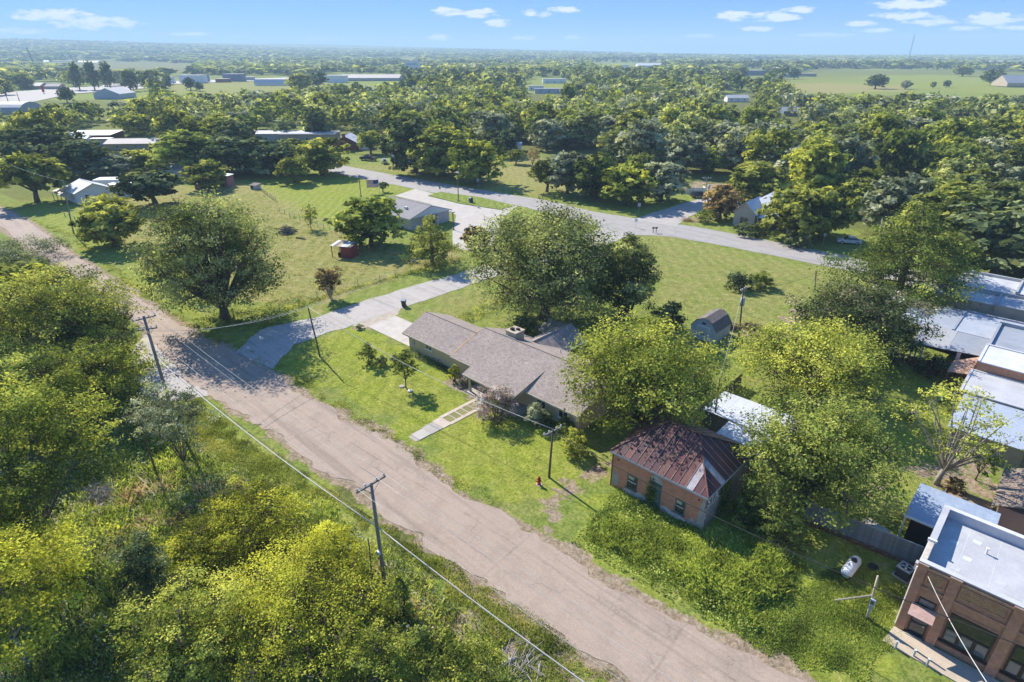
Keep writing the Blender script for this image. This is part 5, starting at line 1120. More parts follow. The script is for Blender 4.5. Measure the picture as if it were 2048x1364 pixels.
    mbr = shinglemat('brown_shed_shingle', (.15, .125, .115), (.20, .17, .155), (.75, .7, .7), pitch_axis='x')
    for i in range(2, 6):
        (x0, z0), (x1, z1) = prof[i], prof[(i + 1) % n]
        k = .14 if i in (2,) else 0
        MB().slab([(x0 + (.1 if i == 2 else 0), -.15, z0 + .06 - (.12 if i == 2 else 0)), (x0 + (.1 if i == 2 else 0), d + .15, z0 + .06 - (.12 if i == 2 else 0)), (x1 - (.1 if i == 5 else 0), d + .15, z1 + .06 - (.12 if i == 5 else 0)), (x1 - (.1 if i == 5 else 0), -.15, z1 + .06 - (.12 if i == 5 else 0))], .05).build('roof_slope', mbr, t)
    for i in range(2):
        dd = MB().box(1.05 + i * .83, 1.86 + i * .83, -.05, -.003, .08, 1.95).build('door', mshed, t); MB().box(1.72 + i * .25 - .0, 1.80 + i * .25, -.09, -.053, .85, 1.15).build('handle', mdark, dd)
    b = MB(); frame(b, 'y-', -.003, .95, 2.8, .05, 2.02, .08, -.06); b.build('door_trim', mwhite, t); MB().box(1.6, 2.15, -.05, -.003, 2.35, 2.6).build('vent', mdark, t)
back_sheds()

def post_office():
    P, Q = np.array(G(781, 393, 4.6)), np.array(G(862, 412, 4.6)); c = (P + Q) / 2; rz = math.atan2(*(Q - P)[::-1]); Lx = np.linalg.norm(Q - P)
    m_brk = brickmat('pale_brick', (.50, .46, .42), (.44, .40, .37), (.5, .48, .45), .24, .08, (.55, .53, .5), .15)
    mg = shinglemat('mauve_grey_shingle', (.25, .235, .24), (.29, .27, .275), (.8, .78, .78))
    t = gable_house('post_office', 'pale brick office with grey gabled roof beside parking lot and flagpole', 'building', tuple(c), rz, Lx - .8, 11.5, 2.8, 4.6, m_brk, mg, mwhite, [('y-', -4, .6, .9, 2.1), ('y-', 0, .6, .9, 2.1), ('y-', 4, .6, .9, 2.1), ('door', 'x+', -2.2, mglass), ('x+', 1.5, .8, .8, 2.2)], ov=.5)
    x = (Lx - .8) / 2
    MB().face((x + .51, -5.9, 2.75), (x + .51, 5.9, 2.75), (x + .51, 0, 4.56)).build('pediment', mwhite, t)
    MB().slab([(x + .45, -3.0, 2.75), (x + 1.7, -3.0, 2.6), (x + 1.7, 1.0, 2.6), (x + .45, 1.0, 2.75)], .15).build('porch_roof', mg, t)
    for y in (-2.8, .8): MB().box(x + 1.45, x + 1.6, y - .1, y + .1, 0, 2.38).build('porch_post', mwhite, t)
    MB().box(2, 2.7, -3.4, -2.9, 3.5, 4.2).build('roof_vent', mwhite, t)
post_office()

def farmhouses():
    mvm = wavemat('pale_sheet_metal', (.56, .58, .61), (.49, .50, .53), 2.0, 'X', .4, 0, (.5, .45, .4), .25, .4)
    mtanw = pm('tan_clapboard', (.44, .37, .31), (.38, .32, .27), 1, 12, .85, .08, .1)
    # gabled farmhouse by the highway: hipped main roof with a front gable and porch
    cx, cy = -52.5, 141.5
    t = thing('farmhouse', 'tan gabled farmhouse with pale metal roof beside the highway', 'house', (cx, cy, 0), R(2))
    MB().box(-5.6, 6.0, -2.2, 6.2, 0, 3.2).build('wall', mtanw, t)
    a = (-6.0, -2.6, 3.25); b_ = (6.4, -2.6, 3.25); c = (6.4, 6.6, 3.25); d = (-6.0, 6.6, 3.25); e, f = (-.6, 2, 7.0), (1.0, 2, 7.0)
    for q in ((a, b_, f, e), (b_, c, f), (c, d, e, f), (d, a, e)): MB().slab(q, .1).build('roof_slope', mvm, t)
    MB().box(.1, .5, 1.8, 2.2, 6.9, 7.5).build('chimney', mwhite, t)
    w = MB(); gable_wall(w, -6.2, 0, -2.4, 2.4, 3.2, 5.6); w.v = [(y - 3.2, x - 0.1, z) for x, y, z in w.v]; w.build('gable_wall', mtanw, t)
    for s in (-1, 1): MB().slab([(-3.2 + s * 2.8, -6.7, 3.1), (-3.2, -6.7, 5.75), (-3.2, 1.5, 5.75), (-3.2 + s * 2.8, 1.5, 3.1)][::-s], .1).build('roof_slope', mvm, t)
    window(t, 'y-', -6.3, -4.1, -2.2, .6, 2.3, mtrim, mglass, 2, 2)
    MB().slab([(-.7, -5.6, 2.5), (6.6, -5.6, 2.5), (6.6, -2.1, 3.15), (-.7, -2.1, 3.15)], .1).build('porch_roof', mvm, t)
    for x in (-.4, 2, 4.4, 6.4): MB().box(x - .08, x + .08, -5.5, -5.34, 0, 2.4).build('porch_post', mwhite, t)
    MB().box(-.6, 6.5, -5.5, -2.25, 0, .35).build('porch_floor', mwood, t); window(t, 'y-', -2.2, 2.2, 3.6, .8, 2.4, mtrim, mglass, 1, 2); door(t, 'y-', -2.2, .5, 1.4, .35, 2.4, mdark, mtrim)
    # white house above the highway with lean-to garage
    u, v = G(796, 318); mwr = wavemat('white_sheet_metal', (.72, .73, .74), (.64, .65, .67), 2, 'X', .4, 0, (.6, .56, .5), .2, .3)
    t = gable_house('white_house', 'white house with steep white metal roof above the highway', 'house', (u + 3, v + 2), R(-48), 12, 10, 3.2, 6.3, mwhite, mwr, mwhite, [('x-', -1.5, .7, .9, 2.3), ('x-', 2.5, .5, .9, 2.3), ('y-', -3, .6, .9, 2.3), ('door', 'y-', 1.5)])
    MB().slab([(-13, -4.5, 2.6), (-6.1, -4.5, 2.7), (-6.1, 4.5, 3.0), (-13, 4.5, 2.9)], .1).build('garage_roof', mwr, t); MB().box(-12.7, -6.02, -4.2, 4.2, 0, 2.55).build('garage_wall', mwhite, t); MB().box(-12.76, -12.703, -2, 1.2, 0, 2.2).build('garage_door', mredw, t)
    # white farmhouse far left with metal roofs
    t = gable_house('cottage', 'white cottage with grey metal gable facing the far street', 'house', (-196.6, 41.0), R(3), 9.5, 8.8, 2.9, 4.8, mwhite, mvm, mwhite, [('x+', -2, .5, .9, 2.2), ('x+', 2, .5, .9, 2.2), ('y-', -1.5, .5, .9, 2.1), ('y-', 2, .5, .9, 2.1)])
    MB().slab([(-8.5, -6.6, 2.0), (3.0, -6.6, 2.0), (3.0, -4.6, 2.55), (-8.5, -4.6, 2.55)], .08).build('porch_roof', pm('rusty_tin', (.5, .44, .38), (.38, .25, .17), 1.5, 8, .6, .15), t)
    for x in (-8.2, -4.5, -.8, 2.7): MB().box(x - .07, x + .07, -6.5, -6.36, 0, 1.98).build('porch_post', mwood, t)
    gable_house('metal_shed', 'grey metal roofed wing right of the white cottage', 'shed', (-196.5, 52.8), R(92), 13, 6.5, 2.5, 3.6, mwhite, mvm, mwhite, [('y-', -2, .5, .8, 1.8), ('y-', 3, .5, .8, 1.8)])
    u, v = G(250, 378); mblue = pm('blue_grey_panel', (.45, .52, .60), (.36, .43, .50), .6, 6, .5, .08)
    t = thing('mobile_home', 'pale blue flat roofed trailer right of the white cottage', 'trailer', (u, v, 0), R(50)); MB().box(-7, 7, -2.2, 2.2, .4, 3.0).build('body', mblue, t); MB().box(-7.1, 7.1, -2.3, 2.3, 3.003, 3.12).build('roof', mroofw, t)
    for x in (-5, -2, 1, 4): window(t, 'y-', -2.2, x - .5, x + .5, 1.2, 2.2, mwhite, mglass, 1, 1)
    MB().box(-6.6, 6.6, -1.9, 1.9, 0, .4).build('skirt', mgreyp, t)
    u, v = G(355, 352); gable_house('blue_shed', 'small blue grey shed under the oaks behind the pasture', 'shed', (u, v), R(40), 7, 5, 2.6, 3.6, mblue, mdg, None, [('y-', 0, .6, .8, 1.8)])
    # pink sheds in the pasture
    u, v = G(455, 372); mpink = pm('faded_pink_board', (.42, .20, .18), (.34, .16, .14), 1, 10, .85, .12)
    t = thing('pink_shed', 'faded pink upright shed with white roof under a bushy tree', 'shed', (u, v, 0), R(20)); MB().box(-1.6, 1.6, -1.4, 1.4, 0, 3.1).build('wall', mpink, t); MB().slab([(-1.8, -1.6, 3.15), (1.8, -1.6, 3.15), (1.8, 1.6, 3.4), (-1.8, 1.6, 3.4)], .08).build('roof', mroofw, t); MB().box(-.5, .4, -1.46, -1.403, 0, 2).build('door', mredw, t)
    u, v = G(407, 378); t = thing('pale_shed', 'low shed with white tin roof left of the pink shed', 'shed', (u, v, 0), R(10)); MB().box(-1.6, 1.6, -1.6, 1.6, 0, 1.7).build('wall', mwood, t); MB().slab([(-2, -2, 1.75), (2, -2, 1.75), (2, 2, 2.2), (-2, 2, 2.2)], .06).build('roof', mroofw, t)
    u, v = G(512, 378); t = thing('coop', 'small dark animal coop by the wire fence in the pasture', 'coop', (u, v, 0), R(15)); MB().box(-1.2, 1.2, -.9, .9, 0, 1.2).build('body', mgreyp, t); MB().slab([(-1.4, -1.1, 1.22), (1.4, -1.1, 1.22), (1.4, 1.1, 1.6), (-1.4, 1.1, 1.6)], .05).build('roof', mwood, t); MB().box(-1, 0, -.96, -.903, .2, 1).build('opening', mdark, t)
    # red shed with open side
    t = thing('red_shed', 'leaning red board shed with open side and patched tin roof in the pasture', 'shed', (-102.4, 60.3, 0), R(28))
    mred = wavemat('barn_red_boards', (.30, .035, .035), (.20, .03, .03), 5, 'X', .8, 0, (.25, .15, .12), .3, .5)
    MB().box(.0, 2.2, -1.3, 1.5, 0, 2.3).build('wall', mred, t)
    for i, m in enumerate((mroofw, mwood, mstucco, mroofw, mgreyp, mwood)): MB().slab([(-2.1 + i * .75, -1.5, 2.36), (-1.38 + i * .75, -1.5, 2.36 + .01 * (i % 2)), (-1.38 + i * .75, 1.8, 2.55), (-2.1 + i * .75, 1.8, 2.55)], .04).build('roof_sheet', m, t)
    for x, y in ((-2, -1.3), (-2, 1.5), (-1, 1.5)): MB().box(x, x + .12, y, y + .12, 0, 2.33).build('post', mwood, t)
    MB().box(-.9, -.05, -.9, .3, 0, .9).build('stored_bin', mdark, t)
farmhouses()
# ------------------------------------------------------------------ poles, wires, street things
mpole = pm('pole_wood', (.16, .12, .09), (.10, .075, .055), 3, 22, .95, .25, .3, stretch=(1, 1, .15))
mpoleg = pm('grey_pole_wood', (.27, .24, .21), (.17, .15, .13), 3, 22, .95, .2, .3, stretch=(1, 1, .15))
mins = pm('insulator', (.55, .58, .60), None, 2, 8, .4, .05, 0)
mwire = pm('black_cable', (.03, .03, .03), None, 1, 4, .6, .05, 0); mwirel = pm('bare_cable', (.52, .50, .46), None, 1, 4, .5, .05, 0)
mred = pm('red_enamel', (.42, .03, .02), (.32, .03, .02), 2, 9, .5, .1, .05)
def pole(label, base, top, r=.15, mat=None, arms=(), name='utility_pole', group=None, cat='utility pole'):
    """a pole standing at photo pixel base with its head at pixel top; arms: (left end px, right end px, how far below the head)"""
    u, v = G(*base); h = zat(u, v, top[1]); tu, tv = G(*top, h); t = thing(name, label, cat, (u, v), 0, group)
    dx, dy = tu - u, tv - v
    MB().tube([(0, 0, -.3), (dx * .3, dy * .3, h * .33), (dx * .66, dy * .66, h * .66), (dx, dy, h)], [r, r * .9, r * .8, r * .68], 8).build('shaft', mat or mpole, t, True)
    ends = []
    for (a, b, z) in arms:
        zz = h - z; p, q = np.array(G(*a, zz)) - (u, v), np.array(G(*b, zz)) - (u, v); m = (p + q) / 2; c = np.array((dx, dy)) * zz / h
        p, q = p - m + c, q - m + c; L = np.linalg.norm(q - p); d = (q - p) / L
        ang = math.atan2(d[1], d[0]); a_ = MB().box(-L / 2, L / 2, -.06, .06, -.07, .07).build('crossarm', mpoleg, t, loc=(c[0], c[1], zz)); a_.rotation_euler = (0, 0, ang)
        for k in (-.46, -.2, .2, .46): MB().lathe(L * k, 0, [(.05, .073), (.05, .16), (.09, .18), (.09, .24), (.03, .3)], 8).build('insulator', mins, a_)
        for s in (-1, 1): MB().tube([(s * L * .28, -.065, -.05), (0, -.065, -.75)], .02, 4).build('brace', mpoleg, a_)
        ends += [(u + c[0] + d[0] * L * k, v + c[1] + d[1] * L * k, zz + .28) for k in (-.46, -.2, .2, .46)]
    return t, (u, v, h), (u + dx, v + dy, h), ends
def wire(label, a, b, sag=.6, r=.018, mat=None, name='overhead_wire'):
    a, b = np.array(a), np.array(b); n = 14
    pts = [tuple(a + (b - a) * k / n - np.array([0, 0, sag * 4 * (k / n) * (1 - k / n)])) for k in range(n + 1)]
    m = tuple((a + b) / 2); w = MB(); w.tube([(p[0] - m[0], p[1] - m[1], p[2] - m[2]) for p in pts], r, 5)
    return tag(w.build(name, mat or mwire, None, True, m), label, 'wire', 'overhead wires strung between the poles')
GP = 'wooden utility poles'
A, ab, at_, ae = pole('tall wooden pole with two crossarms beside the left end of the street crossing', (347, 832), (287, 632), .19, mpoleg, [((262, 641), (310, 629), .25), ((282, 663), (322, 657), 1.45)], group=GP)
Cp, cb_, ct, ce = pole('tall wooden pole with one long crossarm on the near street verge', (770, 1172), (742, 966), .16, mpoleg, [((710, 989), (768, 955), .1)], group=GP)
D, db, dt, de = pole('brown pole with small crossarm beside the fire hydrant', (1098, 955), (1106, 858), .12, None, [((1088, 868), (1124, 850), .25)], group=GP)
Bp, bb, bt_, _ = pole('leaning brown pole at the corner of the front lawn', (640, 713), (616, 614), .12, None, group=GP)
E_, eb, et, ee = pole('brown pole with grey transformer can on the mown field', (1476, 690), (1487, 576), .13, None, [((1478, 582), (1490, 576), .25)], group=GP)
F_, fb, ft, _ = pole('rusty brown pole behind the brick ruin beside the white shed roof', (1425, 864), (1440, 755), .11, None, group=GP)
G_, gb, gt, _ = pole('short pole top beyond the magnolia on the open field', (1630, 580), (1632, 545), .13, None, group=GP)
H_, hb, ht, _ = pole('slim grey pole beside the far left street', (147, 466), (126, 362), .16, mpoleg, group=GP)
I_, ib, it, ie = pole('pole with crossarm and transformer behind the side road', (1408, 425), (1414, 356), .13, mpoleg, [((1407, 356), (1424, 356), .1)], group=GP)
J_, jb, jt, _ = pole('bare grey stub post beside the near crossarm pole', (746, 1168), (737, 1080), .07, mpole, name='stub_post', cat='post')
K_, kb, kt, _ = pole('short stub post sticking out of the yellow elms', (525, 1135), (508, 1086), .11, mpole, name='stub_post', cat='post')
L_, lb_, lt, _ = pole('broken leaning pole with loose cable under the crossarm pole', (312, 945), (279, 838), .10, mpole, name='broken_pole', cat='utility pole')
MB().tube([tuple(np.array(lt) - np.array(lb_) * [1, 1, 0] + d) for d in ((0, 0, -1.2), (.3, .1, -1.0), (.7, .3, -.2), (.8, .3, .6))], .035, 5).build('loose_cable', mwirel, L_)
M_, mb_, mt_, _ = pole('thin white pole in front of the gabled farmhouse', (1470, 446), (1475, 402), .05, mwhite, name='thin_pole', cat='pole')
N_, nb_, nt_, _ = pole('pale service pole with meter box leaning on a strut', (1734, 1237), (1756, 1152), .10, pm('pale_pine_pole', (.50, .42, .28), (.40, .33, .21), 2, 14, .9, .1, .1), name='service_pole', cat='service pole')
h = nt_[2]; dx, dy = nt_[0] - nb_[0], nt_[1] - nb_[1]
su, sv = G(1666, 1201); MB().tube([(dx * .5, dy * .5, h * .56), (su - nb_[0], sv - nb_[1], .0)], .06, 6).build('strut', mpoleg, N_)
b = MB().box(-.17, .17, -.26, -.1, h * .36, h * .50).build('meter_box', mins, N_); MB().box(-.10, .10, -.32, -.263, h * .40, h * .47).build('meter', mglass, b)
MB().box(-.13, .13, -.24, -.11, h * .27, h * .34).build('breaker_box', mgreyp, N_); MB().tube([(-.05, -.15, 0.02), (-.05, -.15, h * .27)], .03, 6).build('conduit', mgreyp, N_)
def can(t, b, x, z, s=1):
    c = MB().lathe(x, 0, [(.0, z), (.26 * s, z + .02), (.28 * s, z + .9 * s), (.22 * s, z + 1.0 * s), (0, z + 1.02 * s)], 12).build('transformer', pm('transformer_grey', (.56, .60, .66), None, 2, 8, .45, .05, 0) if 'transformer_grey' not in bpy.data.materials else bpy.data.materials['transformer_grey'], t, True)
    for s_ in (-1, 1): MB().cyl(x + s_ * .1, 0, z + 1.0 * s, z + 1.25 * s, .035, 6).build('bushing', mins, c)
can(E_, eb, -.42, et[2] - 2.6, 1.1); can(I_, ib, .4, it[2] - 2.6, 1)
MB().box(-.14, .14, -.28, -.12, ct[2] - 6.3, ct[2] - 6.0).build('lamp_bracket', mins, Cp)
# wires: primary lines on the crossarms, the thick bundle lower down, service drops
off = np.array(cb_[:2]) - np.array(ab[:2]); nxt = np.array(cb_[:2]) + off * 1.15; prv = np.array(ab[:2]) - off * 1.3
for i in range(4):
    if i in (1,): continue
    wire('%s thin wire from the street, between corner pole and near crossarm pole' % ('third', '', 'second', 'first')[i], ae[i], ce[i], .7, .012, mwirel)
    q = ce[i]; wire('%s thin wire from the street, leaving the near crossarm pole downwards' % ('third', '', 'second', 'first')[i], q, (q[0] + off[0] * 1.15, q[1] + off[1] * 1.15, q[2]), .7, .012, mwirel)
    q = ae[i]; wire('%s thin wire from the street, running from corner pole up the far street' % ('third', '', 'second', 'first')[i], q, (q[0] - off[0] * 1.3, q[1] - off[1] * 1.3 + 2, q[2]), .8, .012, mwire)
def on(base, top, k): return tuple(np.array([base[0], base[1], 0]) * (1 - k) + np.array(top) * k)
za = zat(ab[0], ab[1], 715) / ab[2]; zc = zat(cb_[0], cb_[1], 1053) / cb_[2]
wire('thick pale cable bundle sagging from the corner pole to the near crossarm pole', on(ab, at_, za), on(cb_, ct, zc), .75, .05, mwirel)
q = on(cb_, ct, zc); wire('thick pale cable bundle leaving the near crossarm pole across the verge', q, (q[0] + off[0] * 1.1, q[1] + off[1] * 1.1 + .8, q[2] - .6), .8, .045, mwirel)
q = on(ab, at_, za); wire('black cable with splice running from corner pole to the near crossarm pole', (q[0], q[1], q[2] + .5), on(cb_, ct, zc + .05), .9, .022, mwire)
MB_s = MB().tube([(-.35, 0, 0), (-.3, 0, 0), (.3, 0, 0), (.35, 0, 0)], [.03, .08, .08, .03], 8)
k = .13; p0 = np.array(on(ab, at_, za)); p1 = np.array(on(cb_, ct, zc)); s_ = p0 * (1 - k) + p1 * k - [0, 0, .75 * 4 * k * (1 - k)]
o = MB_s.build('cable_splice', mwire, None, True, tuple(s_ + [0, 0, .1])); o.rotation_euler = (0, 0, math.atan2(*(p1 - p0)[1::-1])); tag(o, 'black splice case hanging on the cable near the corner pole', 'splice case')
wire('service wire from the corner pole over the street to the leaning brown pole', on(ab, at_, .86), bt_, .9, .022, mwirel)
wire('second service wire from the corner pole towards the lane', on(ab, at_, .80), (bt_[0] - 3.5, bt_[1] + 9, bt_[2] - 1), 1.0, .018, mwirel)
wire('pale wire from the leaning brown pole along the lawn to the hydrant pole', bt_, dt, 1.1, .028, mwirel)
wire('wire from the leaning brown pole up the lane', bt_, (bt_[0] - 6, bt_[1] + 22, bt_[2]), .8, .018, mwirel)
q = (8, 36, 7.0); wire('black cable passing in front of the brick ruin and the storefront', (dt[0], dt[1], dt[2] - .25), q, 1.2, .034, mwire)
wire('thin service wire from field pole to the rusty pole behind the ruin', (et[0], et[1], et[2] - .3), ft, .6, .016, mwirel)
wire('thin wire from field pole to the pole beyond the magnolia', et, gt, .8, .016, mwire)
wire('pale drop cable from the storefront corner towards the street', (-.3, 39.5, 5.35), (5.5, 28, 8.0), .5, .024, mwirel)
wire('thin wire crossing high over the left thicket', (at_[0], at_[1], at_[2] - 1.4), (at_[0] - 8, at_[1] - 40, at_[2] - 1.4), .8, .014, mwire)
wire('lower thin wire crossing over the left thicket', (at_[0], at_[1], at_[2] - 2.2), (at_[0] - 6, at_[1] - 40, at_[2] - 2.6), .8, .014, mwire)
wire('thin wire running beside the far left street', ht, (ht[0] - 60, ht[1] - 4, ht[2]), .8, .02, mwirel)

# street lights around the parking lot
for base, top, lab in (((722, 393), (717, 350), 'square headed lamp post on the mown green left of the flagpole'), ((917, 403), (913, 346), 'square headed lamp post on the grass island beside the highway'), ((907, 460), (908, 425), 'square headed lamp post at the near corner of the parking lot')):
    u, v = G(*base); h = zat(u, v, top[1]); t = thing('lamp_post', lab, 'lamp post', (u, v), R(-15), 'lamp posts round the parking lot'); MB().box(-.09, .09, -.09, .09, .5, h).build('pole', mpole, t); MB().cyl(0, 0, -.1, .5, .25, 10).build('foot', mcon2, t)
    MB().box(-.75, .55, -.28, .28, h + .003, h + .24).build('lamp_head', mgreyp, t)
    MB().box(-.2, .2, -.04, .04, h - .1, h).build('bracket', mpole, t)
def signpost(label, base, top, board, mat, name='road_sign', cat='sign', text=None, h=None):
    u, v = G(*base); H = h or zat(u, v, top); t = thing(name, label, cat, (u, v), math.atan2(v, u) + R(90)); MB().cyl(0, 0, -.1, H, .035, 6).build('post', mins, t)
    w, z = board
    if name == 'stop_sign':
        pts = [(w / 2 * math.cos(R(22.5 + 45 * i)), -.045, H - w / 2 + w / 2 * math.sin(R(22.5 + 45 * i))) for i in range(8)]
        MB().slab(pts, .0).face(*pts).build('board', mat, t)
        pts2 = [(x * 1.09, -.04, H - w / 2 + (zz - H + w / 2) * 1.09) for x, y, zz in pts]; MB().face(*pts2).build('white_rim', mwhite, t)
        text_mesh('STOP', .27, mwhite, t, (0, -.052, H - w / 2 - .09), (R(90), 0, 0), .85, 'CENTER')
    else: MB().box(-w / 2, w / 2, -.06, -.037, H - z, H).build('board', mat, t)
    return t
signpost('red octagonal stop sign facing the lane at the road junction', (1271, 456), 437, (.78, .78), mred, 'stop_sign', 'stop sign')
signpost('pale shield sign on a post across the road junction', (1277, 428), 406, (.7, .9), mins); signpost('back of a white road sign above the highway', (956, 375), 357, (.75, .9), mins)
signpost('small sign on the grass island beside the highway', (891, 384), 372, (.4, .5), mins); signpost('tall sign on the highway verge near the white car', (1645, 492), 467, (.45, .6), mins)
signpost('thin sign post at the edge of the driveway onto the highway', (880, 383), 373, (.45, .7), mdark)
def mailbox(x, label, dx):
    u, v = G(*x); t = thing('mailbox', label, 'mailbox', (u, v), R(-20), 'pair of mailboxes on the highway verge'); MB().box(-.05, .05, -.05, .05, 0, 1.0).build('post', mpole, t)
    b = MB(); pts = [(-.14, 1.0), (.14, 1.0), (.14, 1.2)] + [(.14 * math.cos(a), 1.2 + .14 * math.sin(a)) for a in np.linspace(.4, math.pi - .4, 5)] + [(-.14, 1.2)]
    n = len(pts); b.v = [(x_, -.27, z) for x_, z in pts] + [(x_, .27, z) for x_, z in pts]; b.f = [tuple(range(n)), tuple(range(2 * n - 1, n - 1, -1))] + [(i, i + n, (i + 1) % n + n, (i + 1) % n) for i in range(n)]; b.build('box', mdark, t)
    MB().box(.15, .17, -.1, .08, 1.15, 1.35).build('flag', mred, t)
mailbox((1306, 466), 'left dark mailbox of the pair on the highway verge', 0); mailbox((1312, 466), 'right dark mailbox of the pair on the highway verge', 1)
u, v = G(942, 406); t = thing('collection_box', 'dark blue street collection mailbox on the grass island', 'mailbox', (u, v), R(-15)); mblue_ = pm('postal_blue', (.02, .05, .13), None, 2, 8, .5, .08, 0)
MB().box(-.45, .45, -.4, .4, .18, 1.15).build('body', mblue_, t); b = MB(); pts = [(-.4, 1.153)] + [(.4 * math.cos(a), 1.153 + .35 * math.sin(a)) for a in np.linspace(math.pi, 0, 9)]; n = len(pts)
b.v = [(-.45, y, z) for y, z in pts] + [(.45, y, z) for y, z in pts]; b.f = [tuple(range(n)), tuple(range(2 * n - 1, n - 1, -1))] + [(i, (i + 1) % n, (i + 1) % n + n, i + n) for i in range(n)]; b.build('rounded_top', mblue_, t)
for x in (-.38, .38):
    for y in (-.33, .33): MB().box(x - .05, x + .05, y - .05, y + .05, 0, .177).build('leg', mblue_, t)
# flagpole with flag
u, v = G(759, 387); t = thing('flagpole', 'white flagpole flying a red white and blue flag in front of the office', 'flagpole', (u, v)); H = zat(u, v, 355); MB().cyl(0, 0, 0, H, .07, 8, .04).build('pole', mwhite, t); MB().lathe(0, 0, [(0, H), (.1, H + .08), (0, H + .18)], 8).build('ball', mins, t)
def fl(k0, k1, s0, s1, mat, n):
    b = MB(); nx = 14; L, W = 3.6, 2.1
    P = lambda s, k: ((-.75 * s * L), -.66 * s * L + .22 * math.sin(s * 8), H - .5 - W * k - .35 * s - .1 * math.sin(s * 7))
    for i in range(nx):
        a, c = s0 + (s1 - s0) * i / nx, s0 + (s1 - s0) * (i + 1) / nx; b.face(P(a, k1), P(c, k1), P(c, k0), P(a, k0))
    return b.build(n, mat, fo)
fo = link('flag', None, t); mfr = pm('flag_red', (.50, .06, .06), None, 1, 4, .9, .03, 0); mfw = pm('flag_white', (.75, .74, .72), None, 1, 4, .9, .03, 0); mfb = pm('flag_blue', (.05, .07, .22), None, 1, 4, .9, .03, 0)
for i in range(13): fl(i / 13, (i + 1) / 13, .42 if i < 7 else 0, 1, (mfr, mfw)[i % 2], 'stripe')
fl(0, 7 / 13, 0, .42, mfb, 'canton')
# hydrant, wheeled bin, tank, air conditioner, manhole, bollards
t = thing('fire_hydrant', 'red fire hydrant on the lawn edge near the street', 'hydrant', G(1078, 969)); MB().lathe(0, 0, [(.0, 0), (.19, 0), (.19, .06), (.12, .08), (.12, .62), (.16, .63), (.16, .67), (.13, .70), (.11, .80), (.05, .88), (.04, .95), (0, .96)], 12).build('barrel', mred, t, True)
for s in (-1, 1): MB().tube([(s * .1, 0, .5), (s * .23, 0, .5)], [.07, .075], 8).build('outlet', mred, t)
MB().tube([(0, -.1, .46), (0, -.26, .46)], [.09, .1], 8).build('pumper_outlet', mred, t); MB().box(-.25, .25, -.25, .25, -.05, .04).build('foot', mcon2, t)
t = thing('wheeled_bin', 'dark wheeled rubbish bin with blue grey lid beside the lane', 'bin', G(808, 613), R(35)); mbin = pm('dark_plastic', (.035, .04, .04), None, 2, 8, .5, .1, 0)
b = MB(); b.v = [(-.24, -.28, .08), (.24, -.28, .08), (.24, .26, .08), (-.24, .26, .08), (-.33, -.36, 1.05), (.33, -.36, 1.05), (.33, .36, 1.05), (-.33, .36, 1.05)]; b.f = [(0, 3, 2, 1), (0, 1, 5, 4), (1, 2, 6, 5), (2, 3, 7, 6), (3, 0, 4, 7), (4, 5, 6, 7)]; b.build('body', mbin, t)
MB().slab([(-.36, -.42, 1.12), (.36, -.42, 1.12), (.36, .4, 1.2), (-.36, .4, 1.2)], .06).build('lid', pm('blue_grey_plastic', (.30, .37, .42), None, 2, 8, .45, .08, 0), t); MB().tube([(-.3, .44, 1.05), (.3, .44, 1.05)], .03, 6).build('handle', mbin, t)
for s in (-1, 1): MB().tube([(s * .25, .3, .13), (s * .33, .3, .13)], .13, 12).build('wheel', mbin, t)
p, q = np.array(G(1689, 1152, .5)), np.array(G(1714, 1119, .5)); c = (p + q) / 2; rz = math.atan2(*(q - p)[::-1]); L = np.linalg.norm(q - p) * .5; rr = .42
t = thing('propane_tank', 'white propane tank with dark dome lid on the shaded grass', 'gas tank', (c[0], c[1]), rz); T_ = MB(); T_.tube([(-L, 0, .62), (-L + .04, 0, .62), (-L + .14, 0, .62), (-L + .35, 0, .62), (L - .35, 0, .62), (L - .14, 0, .62), (L - .04, 0, .62), (L, 0, .62)], [.05, .2, .33, rr, rr, .33, .2, .05], 18).build('tank', mwhite, t, True)
MB().lathe(.25 * L, 0, [(.23, .98), (.23, 1.1), (.15, 1.22), (0, 1.25)], 12).build('dome_lid', mdark, t, True)
for x in (-.55, .55): MB().box(x * L - .08, x * L + .08, -.34, .34, 0, .24).build('saddle', mredw, t)
u, v = G(1806, 1152); t = thing('air_conditioner', 'dark air conditioner unit with round fan beside the storefront wall', 'air conditioner', (u, v, 0), R(-12)); MB().box(-.46, .46, -.46, .46, .06, .85).build('casing', pm('dark_grille', (.06, .065, .07), (.04, .04, .045), 8, 30, .6, .3, .5), t)
MB().box(-.5, .5, -.5, .5, .853, .93).build('top_panel', mgreyp, t); MB().cyl(0, 0, .933, .95, .38, 20).build('fan_opening', mdark, t); f = MB().cyl(0, 0, .953, .99, .08, 10).build('fan_hub', mgreyp, t)
for i in range(4): a = R(90 * i + 20); o = MB().slab([(.08, -.07, .975), (.34, -.12, .97), (.34, .08, .96), (.08, .05, .96)], .006).build('fan_blade', mgreyp, f); o.rotation_euler = (0, 0, a)
MB().box(-.6, .6, -.6, .6, -.02, .057).build('pad', mcon2, t)
for k in (0, 1, 2): MB().tube([(-.5, .52 - .0, .2 + k * .25), (.5, .52, .2 + k * .25)], .012, 4).build('guard_wire', mgreyp, t)
u, v = G(1746, 1134); t = thing('septic_lid', 'round black lid flush in the grass between tank and fence', 'lid', (u, v)); MB().cyl(0, 0, -.02, .07, .38, 24).build('lid', mdark, t); MB().box(-.2, .2, -.02, .02, .073, .09).build('handle', mbin, t)
